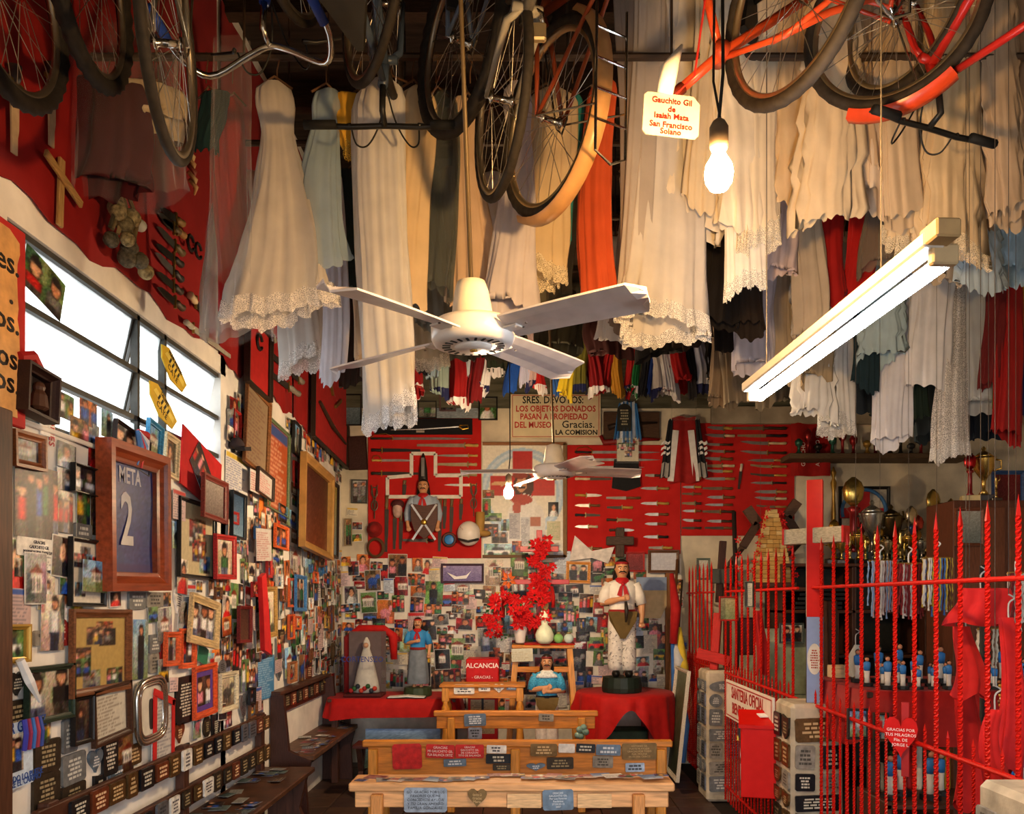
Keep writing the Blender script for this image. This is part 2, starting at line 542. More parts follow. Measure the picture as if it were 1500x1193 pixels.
def paint_car(rng, nx, ny, clo='red', bg='grey', **k):
    a = _clutter(_blank(nx, ny, *BGS[bg]), rng, 8)
    X, Y = _xy(nx, ny)
    a[(abs(X - .5) < .42) & (Y > .22) & (Y < .5)] = S(CLO[clo])
    a[(abs(X - .5) < .24 - (Y - .5) * .4) & (Y >= .5) & (Y < .68)] = S('38424c')
    for cx in (.25, .75):
        a[((X - cx) ** 2 / .012 + (Y - .22) ** 2 / .02) < 1] = S('141414')
    return _finish(a, rng)
def paint_animal(rng, nx, ny, clo='white', bg='green', **k):
    a = _clutter(_blank(nx, ny, *BGS[bg]), rng, 7)
    X, Y = _xy(nx, ny)
    a[((X - .48) ** 2 / .09 + (Y - .45) ** 2 / .03) < 1] = S(CLO[clo]) * .9
    for lx in (.28, .4, .58, .68):
        a[(abs(X - lx) < .035) & (Y < .42) & (Y > .12)] = S(CLO[clo]) * .8
    a[(abs(X - .68 - (Y - .5) * .4) < .07) & (Y > .45) & (Y < .72)] = S(CLO[clo]) * .9
    a[((X - .8) ** 2 / .02 + (Y - .66) ** 2 / .012) < 1] = S(CLO[clo])
    return _finish(a, rng)
def paint_doc(rng, nx, ny, paper='efeae0', ink='4a4a58', head=None, **k):
    a = np.zeros((ny, nx, 3)) + S(paper) * rng.uniform(.86, 1.0)
    for r in range(2, ny - 3, 2):
        e = int(nx * rng.uniform(.55, .93))
        m = rng.random(e - 1) < .8
        a[r, 1:e][m] = S(paper) * .45 + S(ink) * .55
    if head:
        a[ny - max(3, ny // 6):ny - 1, 1:nx - 1] = S(head)
    return a
PAINT = dict(people=paint_people, portrait=paint_portrait, land=paint_land, car=paint_car, animal=paint_animal, doc=paint_doc)

def sheet_mesh(w, h, arr, t=0.002, curl=0.0, wave=0.0):
    """a printed sheet, front face towards -Y, colours per vertex"""
    ny, nx, _ = arr.shape
    X, Z = np.meshgrid(np.linspace(-w / 2, w / 2, nx), np.linspace(-h / 2, h / 2, ny))
    Y = -t - curl * (1 - (X / w * 2) ** 2) - wave * (1 + np.sin(Z / h * 6))
    co = np.stack([X, Y, Z], -1).reshape(-1, 3)
    n = nx * ny
    i = np.arange(n).reshape(ny, nx)
    q = np.stack([i[:-1, :-1], i[:-1, 1:], i[1:, 1:], i[1:, :-1]], -1).reshape(-1, 4)
    border = np.concatenate([i[0, :], i[1:, -1], i[-1, -2::-1], i[-2:0:-1, 0]])
    nb = len(border)
    back = co[border].copy(); back[:, 1] += t
    bi = np.arange(n, n + nb)
    fs_ = [tuple(f) for f in q.tolist()]
    for k in range(nb):
        k2 = (k + 1) % nb
        fs_.append((int(border[k2]), int(border[k]), int(bi[k]), int(bi[k2])))
    fs_.append(tuple(int(x) for x in bi[::-1]))
    me = bpy.data.meshes.new('print')
    me.from_pydata(np.concatenate([co, back]).tolist(), [], fs_)
    lc = np.clip(arr.reshape(-1, 3), 0, 1)
    lc = np.where(lc <= .04045, lc / 12.92, ((lc + .055) / 1.055) ** 2.4)
    col = np.ones((n + nb, 4), np.float32)
    col[:n, :3] = lc; col[n:, :3] = .75
    at = me.color_attributes.new('Col', 'FLOAT_COLOR', 'POINT')
    at.data.foreach_set('color', col.ravel())
    me.materials.append(print_mat())
    me.update()
    return me

def frame_mesh(w, h, fw, ft, m, prof=True):
    """rectangular frame around an opening w x h, rail width fw, depth ft, hung on the wall at y=0, front towards -Y"""
    mb = MB()
    pr = [(0, 0.0), (0, -ft * .55), (fw * .22, -ft * .62), (fw * .45, -ft * .8), (fw * .6, -ft), (fw, -ft), (fw, 0)] if prof else [(0, 0), (0, -ft), (fw, -ft), (fw, 0)]
    n = len(pr)
    vv, ff = [], []
    for (sx, sz) in ((-1, -1), (1, -1), (1, 1), (-1, 1)):
        for (o, y) in pr:
            vv.append((sx * (w / 2 + o), y, sz * (h / 2 + o)))
    for k in range(4):
        for j in range(n - 1):
            a, b = k * n + j, k * n + j + 1
            c, d = ((k + 1) % 4) * n + j + 1, ((k + 1) % 4) * n + j
            ff.append((a, d, c, b))
    mb.add(vv, ff)
    return mb.mesh('frame', m)

def lettering(mb, w, h, rows, rng, y, pad=.12):
    rh = h * (1 - 2 * pad) / rows
    for r in range(rows):
        z = h / 2 - h * pad - rh * (r + .5)
        tot = w * (1 - 2 * pad) * rng.uniform(.55, 1)
        x = -tot / 2
        while x < tot / 2 - w * .05:
            ww = min(w * rng.uniform(.08, .22), tot / 2 - x)
            mb.add([(x, y, z - rh * .28), (x + ww, y, z - rh * .28), (x + ww, y, z + rh * .28), (x, y, z + rh * .28)], [(0, 1, 2, 3)])
            x += ww + w * .035
    return mb

def shape_poly(shape, w, h):
    if shape == 'heart':
        pts = []
        for k in range(24):
            t = 2 * PI * k / 24
            pts.append((16 * math.sin(t) ** 3 / 34 * w, (13 * math.cos(t) - 5 * math.cos(2 * t) - 2 * math.cos(3 * t) - math.cos(4 * t)) / 30 * h + h * .08))
        return pts[::-1]
    if shape == 'oval':
        return [(w / 2 * math.cos(2 * PI * k / 20), h / 2 * math.sin(2 * PI * k / 20)) for k in range(20)]
    if shape == 'arch':
        return [(-w / 2, -h / 2), (w / 2, -h / 2)] + [(w / 2 * math.cos(PI * k / 10), h / 2 - w / 2 + w / 2 * math.sin(PI * k / 10)) for k in range(11)]
    if shape == 'shield':
        return [(0, -h / 2), (w * .36, -h * .28), (w / 2, .05 * h), (w / 2, h / 2), (0, h * .43), (-w / 2, h / 2), (-w / 2, .05 * h), (-w * .36, -h * .28)]
    c = min(w, h) * .08
    return [(-w / 2 + c, -h / 2), (w / 2 - c, -h / 2), (w / 2, -h / 2 + c), (w / 2, h / 2 - c), (w / 2 - c, h / 2), (-w / 2 + c, h / 2), (-w / 2, h / 2 - c), (-w / 2, -h / 2 + c)]

PLQ = {'bronze': ('6e5330', .45, .75, 'c8a878'), 'dark bronze': ('3c3226', .5, .6, '9a8a68'), 'steel': ('8d939c', .35, .8, '3a3c42'), 'grey': ('6b6d6e', .6, .2, 'c4c4bc'),
       'black': ('17171a', .35, .1, 'c8c2b0'), 'white': ('dedad2', .5, 0, '4a4850'), 'copper': ('8a4a2e', .4, .7, 'e0b890'), 'blue-grey': ('5c6c7c', .45, .4, 'd0d4d8'),
       'red': ('8f2622', .5, 0, 'd8b0a0'), 'bright red': ('c01c18', .5, 0, 'f0e0d8'), 'stone': ('8c857a', .8, 0, '4a463e')}
def plaque(label, w, h, tone, shape, loc, rot, rng, rows=None, group=None, lines=None, parent=None, t=.012, cat='plaque'):
    c, ro, me_, ink = PLQ[tone]
    mb = MB().prism(shape_poly(shape, w, h), -t, 0)
    pl = mb.build('plaque', mat(c, ro, me_, var=.3, scale=30, bump=.1), parent, loc=loc, rot=rot)
    if parent is None:
        tag(pl, label, cat, group)
    else:
        pl.name = 'plaque'
    k = {'heart': .62, 'oval': .66, 'shield': .7, 'arch': .8}.get(shape, .94)
    if lines:
        n = len(lines); rh = h * k * .86 / n
        for i, s_ in enumerate(lines):
            text(pl, s_, rh * .95, ink, 0, h * k * .43 - rh * (i + .5), -t - .001, sx=min(1.0, w * k / max(1e-3, len(s_) * rh * .56)))
    else:
        rows = rows or max(2, int(h / .022))
        lettering(MB(), w * k, h * k, rows, rng, -t - .0008).build('lettering', mat(ink, .6), pl)
    return pl

def desc_people(n, clo, bg):
    nn = {1: 'one person', 2: 'two people', 3: 'three people', 4: 'four people', 5: 'five people'}[n]
    return f'snapshot of {nn} in {clo} against {bg}'
LM = {}                                              # landmark -> (wall, u, z)
def relation(wall, u, z):
    best = None
    for nm, (w_, lu, lz) in LM.items():
        if w_ != wall: continue
        d = math.hypot(u - lu, z - lz)
        if best is None or d < best[0]: best = (d, nm, u - lu, z - lz)
    d, nm, du, dz = best
    far = 'just ' if d < .22 else ('far ' if d > .7 else '')
    if abs(du) > 1.6 * abs(dz): r = 'right of' if du > 0 else 'left of'
    elif abs(dz) > 1.6 * abs(du): r = 'above' if dz > 0 else 'below'
    else: r = ('above' if dz > 0 else 'below') + ' and ' + ('right of' if du > 0 else 'left of')
    return f'{far}{r} the {nm}'

USED = set()
def wall_print(wall, u, z, w, h, rng, off, roll=0.0, curl=0.0, choose=None, group=None):
    """a loose print on a wall, its picture drawn until its description is unlike every other"""
    rel = relation(wall, u, z)
    nx = max(12, min(28, int(w / .0062))); ny = max(12, min(30, int(h / .0062)))
    for k in range(60):
        kind = choose or rng.choice(['people'] * 7 + ['portrait'] * 2 + ['land', 'car', 'animal', 'doc'])
        clo = rng.choice(list(CLO)); bg = rng.choice(list(BGS)); bord = rng.random() < .45
        bw = ', white border' if bord else ''
        if kind == 'people':
            n = rng.choice([1, 2, 2, 3, 4, 5]); d = desc_people(n, clo, bg); kw = dict(n=n, clo=clo, bg=bg)
        elif kind == 'portrait':
            d = f'portrait photo, {clo} clothes, {bg} background'; kw = dict(clo=clo, bg=bg)
        elif kind == 'land':
            d = f'photo of a house under {bg}'; kw = dict(bg=bg)
        elif kind == 'car':
            d = f'photo of a {clo} car, {bg} setting'; kw = dict(clo=clo, bg=bg)
        elif kind == 'animal':
            d = f'photo of a {clo} horse, {bg} setting'; kw = dict(clo=clo, bg=bg)
        else:
            hd = rng.choice([None, 'red', 'blue', 'green', 'yellow']); pap = rng.choice([('white', 'ece8e0'), ('cream', 'e4d8bc'), ('pale blue', 'c8d4e0'), ('pink', 'e4c4c0')])
            d = f'{pap[0]} note of handwriting' + (f' with {hd} heading' if hd else ''); kw = dict(paper=pap[1], head=CLO[hd] if hd else None)
            bw = ''
        lab = f'{d}{bw}, {rel}'
        if lab not in USED and len(lab.split()) <= 16: break
        if k > 45: lab = None
    if lab is None or lab in USED: return None
    USED.add(lab)
    prng = np.random.default_rng(int(rng.random() * 1e9))
    arr = PAINT[kind](prng, nx, ny, **kw)
    if bord and kind != 'doc':
        arr[0] = arr[-1] = S('e8e4dc'); arr[:, 0] = arr[:, -1] = S('e8e4dc')
    me = sheet_mesh(w, h, arr, .002, curl)
    if wall == 'L': loc, rot = (XL + off, u, z), (0, roll, R(90))
    else: loc, rot = (u, YB - off, z), (0, roll, 0)
    o = link('wall_photo' if kind != 'doc' else 'handwritten_note', me, None, loc, rot)
    tag(o, lab, 'photo' if kind != 'doc' else 'note', group)
    return o

def framed(label, w, h, fw, fcol, arr, loc, rot, ft=.022, mat_w=0.0, mat_col='e8e0d0', glass=False, cat='frame', metal=0.0, group=None, rough=.4, prof=True):
    t = thing('picture_frame', label, cat, loc, rot, group)
    iw, ih = w - 2 * fw, h - 2 * fw
    link('frame', frame_mesh(iw, ih, fw, ft, mat(fcol, rough, metal, kind='wood' if not metal else 'plain', var=.18, scale=12), prof), t)
    if mat_w > 0:
        link('mount', frame_mesh(iw - 2 * mat_w, ih - 2 * mat_w, mat_w, .006, mat(mat_col, .8), False), t)
    o = link('picture', sheet_mesh(iw + .004, ih + .004, arr, .003), t)
    MB().box((0, .001, 0), (iw + fw, .004, ih + fw)).build('backing', mat('5a4632', .9), t)
    if glass:
        MB().box((0, -ft * .6, 0), (iw + .004, .002, ih + .004)).build('glass', mat('ffffff', .02, kind='glass'), t)
    return t
# ================================================================== LEFT WALL
def LD(px, off=0.0):                                 # depth on the left wall seen at pixel column px
    return (-XL - off) * F / (VX - px)
def Lrect(x0, x1, y0, y1, off=0.0):                  # pixel box on the left wall -> u, z, w, h
    a, b = LD(x0, off), LD(x1, off)
    u = (a + b) / 2; dc = LD((x0 + x1) / 2, off)
    za = EYE + (VY - y0) / F * dc; zb = EYE + (VY - y1) / F * dc
    return u, (za + zb) / 2, b - a, za - zb
def ART(spec, w, h, seed):
    rng = np.random.default_rng(seed)
    p = spec.split(':')
    nx = max(10, min(34, int(w / .007))); ny = max(10, min(40, int(h / .007)))
    k = p[0]
    if k == 'people': return paint_people(rng, nx, ny, int(p[1]), p[2], p[3])
    if k == 'doc': return paint_doc(rng, nx, ny, p[1], p[2] if len(p) > 2 else '4a4a58', p[3] if len(p) > 3 else None)
    if k == 'flat': return np.zeros((ny, nx, 3)) + S(p[1]) + rng.normal(0, .02, (ny, nx, 1))
    if k == 'duo':
        a = _blank(nx, ny, p[1], p[2]); return a + rng.normal(0, .04, (ny, nx, 1))
    if k == 'collage':
        a = np.zeros((ny, nx, 3)) + S(p[1])
        for i in range(7):
            ww, hh = max(4, nx // 3), max(4, ny // 4)
            x, y = rng.integers(0, max(1, nx - ww)), rng.integers(0, max(1, ny - hh))
            a[y:y + hh, x:x + ww] = paint_people(rng, ww, hh, int(rng.integers(1, 4)), rng.choice(list(CLO)), rng.choice(list(BGS)))
        return a
    return PAINT[k](rng, nx, ny, clo=p[1], bg=p[2])

def on_left(x0, x1, y0, y1, off=.004, thick=0.0):
    u, z, w, h = Lrect(x0, x1, y0, y1, off + thick)
    return (XL + off, u, z), w, h
LBOX = []                                            # covered rectangles on the left wall
def keep(x0, x1, y0, y1):
    LBOX.append(Lrect(x0, x1, y0, y1))
seed_ = [100]
def LF(x0, x1, y0, y1, fw, fcol, art, label, roll=0, off=.02, ft=.022, mat_w=0, glass=False, metal=0., mark=None, cat='frame', mat_col='e8e0d0'):
    loc, w, h = on_left(x0, x1, y0, y1, off, ft)
    seed_[0] += 1
    keep(x0, x1, y0, y1)
    if mark: LM[mark] = ('L', loc[1], loc[2])
    return framed(label, w, h, fw, fcol, ART(art, w - 2 * fw, h - 2 * fw, seed_[0]), loc, (0, roll, R(90)), ft, mat_w, mat_col, glass, cat, metal)
def LP_(x0, x1, y0, y1, art, label, roll=0, off=.006, cat='photo', mark=None, name='wall_photo', curl=.004):
    loc, w, h = on_left(x0, x1, y0, y1, off)
    seed_[0] += 1
    keep(x0, x1, y0, y1)
    if mark: LM[mark] = ('L', loc[1], loc[2])
    o = link(name, sheet_mesh(w, h, ART(art, w, h, seed_[0]), .003, curl), None, loc, (0, roll, R(90)))
    return tag(o, label, cat)
def LQ(x0, x1, y0, y1, tone, shape, label, roll=0, off=.001, lines=None, mark=None):
    loc, w, h = on_left(x0, x1, y0, y1, off)
    keep(x0, x1, y0, y1)
    if mark: LM[mark] = ('L', loc[1], loc[2])
    return plaque(label, w, h, tone, shape, loc, (0, roll, R(90)), random.Random(x0 * 7 + y0), lines=lines)

# red felt covering of the upper wall
def felt(y0, y1, zb, zt, label, seed, x=XL + .012):
    rng = np.random.default_rng(seed)
    n = 26; mb = MB()
    ys = np.linspace(y0, y1, n); ph = rng.uniform(0, 6)
    rows = [zt - .0, (zt * .7 + zb * .3), (zt * .3 + zb * .7), zb]
    vv = []
    for k, z in enumerate(rows):
        for i, y in enumerate(ys):
            bx = .006 * math.sin(i * .9 + ph + k) + .004
            dz = (.025 * math.sin(i * .7 + ph) + .015 * math.sin(i * 1.9)) if k == 3 else 0
            vv.append((x + bx, y, z + dz))
    ff = [(k * n + i, k * n + i + 1, (k + 1) * n + i + 1, (k + 1) * n + i) for k in range(3) for i in range(n - 1)]
    m = len(vv); vv += [(p[0] - .008, p[1], p[2]) for p in vv]
    ff += [tuple(a + m for a in f[::-1]) for f in ff]
    ff += [(3 * n + i, 3 * n + i + 1, 3 * n + i + 1 + m, 3 * n + i + m) for i in range(n - 1)]
    mb.add(vv, ff)
    return tag(mb.build('red_cloth_panel', mat('8c1411', .9, kind='cloth', var=.12, scale=6, bump=.1), None, True), label, 'wall cloth', 'red cloths behind the knives')
felt(2.2, 4.83, 3.07, 5.2, 'large red cloth panel on left wall above the window', 1)
felt(4.90, 6.35, 3.05, 5.2, 'red cloth panel on left wall behind the sheathed knives, past the window', 2)
felt(6.42, 8.05, 3.02, 5.2, 'red cloth panel on left wall nearest the back corner', 3)

# board with a printed scroll, at the left edge
loc, w, h = on_left(-70, 34, 305, 612, .05)
t = thing('scroll_board', 'red board with orange parchment and black gothic letters at left edge', 'sign', loc, (0, 0, R(90)))
MB().box((0, 0, 0), (w, .02, h), bev=.004).build('board', mat('b8201a', .7, var=.12), t)
rg = random.Random(4)
poly = [(-w * .46, -h * .46)] + [(w * .36 + rg.uniform(-.012, .008), -h * .46 + h * .88 * k / 16) for k in range(17)] + [(w * .22, h * .46), (-w * .46, h * .46)]
pa = MB().prism(poly, -.016, -.011).build('parchment', mat('dba565', .8, kind='plaster', var=.12, scale=14), t)
for s_, zz, xx in (('nes.', .29, .31), ('.', .14, .22), ('atos.', .0, .31), ('os', -.18, .28), ('os.', -.30, .31)):
    text(pa, s_, .105, '1c120c', w * xx + .02, h * zz, -.0175, align='RIGHT', bold=.0015, sx=1.15)
keep(-70, 34, 305, 612)
MB_ = MB().box((XL + .035, 2.745, 1.13), (.07, .20, 2.26), bev=.006)
struct('trim_4', MB_, mat('4a2a18', .55, kind='woodz', var=.2, scale=8))
loc, w, h = on_left(18, 66, 540, 612, .05)
t = thing('wooden_shrine_box', 'small dark carved wooden shrine box with figurine beside the scroll board', 'shrine', loc, (0, R(4), R(90)))
link('frame', frame_mesh(w - .05, h - .05, .025, .06, mat('2c1610', .5, kind='wood')), t)
MB().box((0, -.004, 0), (w - .04, .008, h - .04)).build('backing', mat('1c0e0a', .8), t)
MB().lathe([(.02, -h * .36), (.035, -h * .3), (.028, -h * .05), (.018, h * .05), (.022, h * .12), (.016, h * .2), (.004, h * .24)], 10, (0, -.035, 0)).build('figurine', mat('4a2e20', .5), t)
MB().tube([(-w * .5, -.02, h * .55), (-w * .2, -.03, h * .7), (.02, -.02, h * .52)], .02, 6).build('red_ribbon', mat('a01818', .7), t)

# pictures stuck in and round the window
LP_(33, 92, 384, 446, 'people:2:red:green', 'green card of dancing couple taped to the upper window pane', R(14), -.012, mark='green card on the window')
LP_(84, 107, 578, 615, 'people:2:white:green', 'greyish snapshot of two people stuck on window strip beside the shrine box', R(2), .0)
LP_(116, 141, 588, 625, 'people:2:blue:orange', 'snapshot of two standing figures on window strip, upper of the overlapping pair', 0, .002)
LP_(102, 129, 614, 652, 'people:2:yellow:brown', 'golden close-up of two faces below the standing figures on window strip', R(3), .004)
LP_(129, 144, 622, 655, 'car:blue:grey', 'photo of a small car at lower window edge', R(4), .002)
LP_(148, 164, 602, 642, 'people:1:dark:blue sky', 'pale photo of person on a beach, right end of window strip', R(2), .002)
o = LP_(58, 80, 560, 640, 'flat:e8e6e4', 'white paper with red vertical lettering stuck on the window strip', R(1), .001, cat='paper', name='paper_strip')
text(o, 'DEVOCIONES', .05, 'b01c1c', .02, 0, -.006, sx=.9).rotation_euler = (0, R(90), 0)
for (bx, lab, l1) in (((231, 273, 520, 562), 'yellow shield-shaped club sticker on the upper right window pane', 0), ((213, 259, 573, 616), 'yellow shield-shaped club sticker on the lower right window pane', 1)):
    loc, w, h = on_left(*bx, -.01)
    w, h = w * .95, h * .95
    st = tag(MB().prism([(0, -h / 2), (w * .42, -h * .22), (w / 2, h * .3), (w * .2, h * .42), (-w * .28, h * .42), (-w / 2, h * .1), (-w * .4, -h * .3)], -.006, 0).build('club_sticker', mat('d9b52c', .5), None, loc=loc, rot=(0, R(28), R(90))), lab, 'sticker')
    MB().prism([(-w * .36, -h * .02), (w * .4, -h * .02), (w * .38, h * .2), (-w * .3, h * .2)], -.0075, -.0061).build('band', mat('f0d860', .5), st)
    for k in range(4):
        MB().box((-w * .16 + k * w * .11, -.0072, h * .08), (w * .045, .001, h * .24), rot=(0, R(20), 0)).build('stripe', mat('1c1a12', .5), st)
    text(st, 'MUNICIPALIDAD' if l1 == 0 else 'TALLERES', .03, '1c1a12', 0, h * .31, -.007, sx=.75)
    text(st, 'C.A.Y.E', .04, '1c1a12', 0, -h * .2, -.007)

# large framed jersey and its neighbours
loc, w, h = on_left(161, 248, 656, 866, .03, .06)
keep(158, 250, 652, 870); LM['blue jersey frame'] = ('L', loc[1], loc[2])
t = thing('jersey_frame', 'blue football shirt number 2 in a deep reddish wooden frame', 'frame', loc, (0, R(-1), R(90)))
fw = .085
link('frame', frame_mesh(w - 2 * fw, h - 2 * fw, fw, .07, mat('8a3c1c', .28, kind='wood', var=.14, scale=6)), t)
nx, ny = 30, 42
a = _blank(nx, ny, '2a3f86', '2b3a80') + np.random.default_rng(5).normal(0, .035, (ny, nx, 1))
a[:, :3] = S('2b2a5a'); a[:4] = S('3a2f74')
sh = link('shirt', sheet_mesh(w - 2 * fw + .01, h - 2 * fw + .01, a, .012, .004, .003), t)
text(sh, '2', .33, 'e9e6e4', -.06, -.015, -.022, bold=.006, sx=.72)
text(sh, 'META', .10, 'd8d4dc', -.03, .19, -.022, sx=.8, bold=.002)
MB().box((0, -.045, 0), (w - 2 * fw + .01, .002, h - 2 * fw + .01)).build('glass', mat('141820', .02, kind='glass'), t)
MB().box((0, -.003, 0), (w - fw, .006, h - fw)).build('backing', mat('5a4632', .9), t)

LF(24, 70, 634, 687, .028, '8a4a20', 'land:white:grey', 'small brown wooden frame with faded landscape under the window corner', R(-2), mark='small landscape frame')
LP_(21, 84, 683, 789, 'people:5:red:dim room', 'large crowd photo with red tents beside the door post', 0, mark='large crowd photo')
LQ(20, 83, 789, 816, 'white', 'rect', 'white plaque with three lines of dark capitals under the large crowd photo', lines=['GRACIAS', 'GAUCHITO GIL', 'MARMOLERIA DAN DAN'], mark='white lettered plaque')
LP_(84, 106, 720, 781, 'people:3:red:pale wall', 'family photo in red and blue right of the large crowd photo', R(1))
LP_(84, 110, 650, 687, 'portrait:white:grey', 'photo of a bride in white under the window sill', R(3))
LP_(83, 109, 687, 719, 'people:1:white:pale wall', 'overexposed snapshot between the bride photo and the family photo', R(-2))
LF(111, 147, 683, 724, .008, '16140f', 'people:2:white:black', 'black-rimmed wedding group photo left of the jersey frame', R(1))
LP_(112, 131, 724, 768, 'people:2:yellow:green', 'photo of two people among yellow plants below the wedding group', R(1))
LP_(132, 152, 726, 785, 'people:1:dark:dim room', 'tall dark photo touching the left edge of the jersey frame', 0)
LQ(107, 131, 768, 789, 'grey', 'rect', 'grey plaque directly below the yellow plants photo')
LF(107, 157, 790, 889, .016, '15120f', 'collage:d8d0c0', 'black frame with house photo on pale mount, lower left of jersey frame', R(1), mark='black house-photo frame')
LP_(121, 156, 822, 868, 'land:white:blue sky', 'photo of a white chapel with porch tucked over the black frame', R(2), .05)
LF(171, 221, 630, 684, .008, '2a1a14', 'people:3:grey:grey', 'dark thin frame with grey group photo resting above the jersey frame', R(8), off=.03)
LF(219, 240, 619, 674, .02, '2f7fae', 'land:white:blue sky', 'bright blue frame below the window by the jersey frame', R(9), mark='bright blue frame')
LF(244, 264, 638, 700, .03, 'cdb78e', 'portrait:white:brown', 'beige frame with narrow portrait right of the bright blue frame', R(6))
LP_(55, 79, 840, 894, 'people:1:white:pale wall', 'card of a saint in white and blue standing on green', R(2), mark='green saint card')
LP_(36, 52, 818, 852, 'doc:5a5c50:c0c0b0', 'dark green-grey printed card under the white lettered plaque', 0)
LP_(56, 80, 818, 836, 'doc:ece6dc', 'small white visiting card under the white lettered plaque', 0, cat='card', name='visiting_card')
LP_(20, 32, 818, 845, 'people:2:dark:pale wall', 'tiny portrait pair beside the door post', 0)
LF(0, 47, 915, 972, .02, 'b08c3a', 'car:white:green', 'gold beaded frame with car in green scenery at left edge', R(1), metal=.4, mark='gold car frame')
LF(108, 194, 893, 1017, .035, '6a3e22', 'collage:b89a58', 'wide brown frame filled with many small photos and a yellow poster', R(1), mark='brown collage frame')
LF(43, 112, 975, 1058, .022, '1c2c20', 'people:2:white:pale wall', 'dark green frame, man and child before a plant', R(1), mark='dark green frame')
LP_(3, 43, 974, 1024, 'flat:e4e2de', 'white square card under the dark heart at left edge', 0, .002, cat='card', name='white_card')
LQ(6, 36, 984, 1020, 'black', 'heart', 'dark metal heart on white card at left edge', off=.010)
LQ(5, 43, 1026, 1066, 'dark bronze', 'rect', 'dark square bronze plaque below the heart card at left edge')
LF(140, 195, 1004, 1086, .03, '3c2418', 'doc:e0d8c4:5a4a3a', 'dark brown frame with cream certificate under the brown collage', R(-3), mark='cream certificate frame')
LF(111, 140, 1020, 1090, .016, '17110e', 'people:1:dark:dim room', 'narrow black frame with a soldier standing, beside the certificate', R(1))
LP_(194, 216, 908, 995, 'people:1:dark:blue sky', 'tall photo of a man in dark jacket under blue sky', R(2), mark='tall blue-sky photo')
LF(245, 266, 926, 976, .028, 'd0562a', 'people:1:dark:grey', 'small bright orange frame, left of the two orange ones', R(2), mark='small orange frame')
LF(268, 289, 921, 979, .028, 'd0562a', 'people:2:red:dim room', 'bright orange frame with red ribbon above, right of the small orange one', R(2))
loc, w, h = on_left(196, 238, 995, 1086, .02); keep(196, 238, 995, 1086); LM['silver rounded frame'] = ('L', loc[1], loc[2])
t = thing('silver_frame', 'rounded silver photo frame with a standing figure', 'frame', loc, (0, R(-3), R(90)))
ov = [(w / 2 * np.sign(math.cos(a)) * abs(math.cos(a)) ** .5, h / 2 * np.sign(math.sin(a)) * abs(math.sin(a)) ** .5) for a in np.linspace(0, 2 * PI, 28, endpoint=False)]
for k, rr in enumerate((.014, .009, .009)):
    q = 1 - k * .09
    MB().tube([(x * q, -.015, z * q) for x, z in ov], rr, 7, closed=True).build('frame_ring', mat('b9b7b0', .22, .95), t, True)
MB().prism([(x * .85, z * .85) for x, z in ov], -.012, 0).build('picture', mat('d6d0c0', .4), t)
MB().prism([(x * .16, z * .5 - .02) for x, z in ov], -.0135, -.0125).build('figure', mat('2c2a28', .5), t)
loc, w, h = on_left(222, 254, 1018, 1116, .03); keep(222, 254, 1018, 1116)
t = thing('ribboned_letter', 'white letter tied with a broad red ribbon by the black plaque', 'letter', loc, (0, R(1), R(90)))
link('paper', sheet_mesh(w, h, ART('doc:e8e4dc', w, h, 3), .003), t)
rb = mat('c01c18', .45, kind='cloth')
mb = MB().box((-w * .42, -.008, 0), (.035, .005, h * 1.02)).box((w * .42, -.008, -.02), (.03, .005, h * .9)).box((0, -.008, h * .46), (w, .005, .035), rot=(0, R(18), 0))
mb.build('ribbon', rb, t)
LQ(255, 284, 991, 1060, 'black', 'rect', 'black glossy plaque with cut corners and white script', mark='black script plaque')
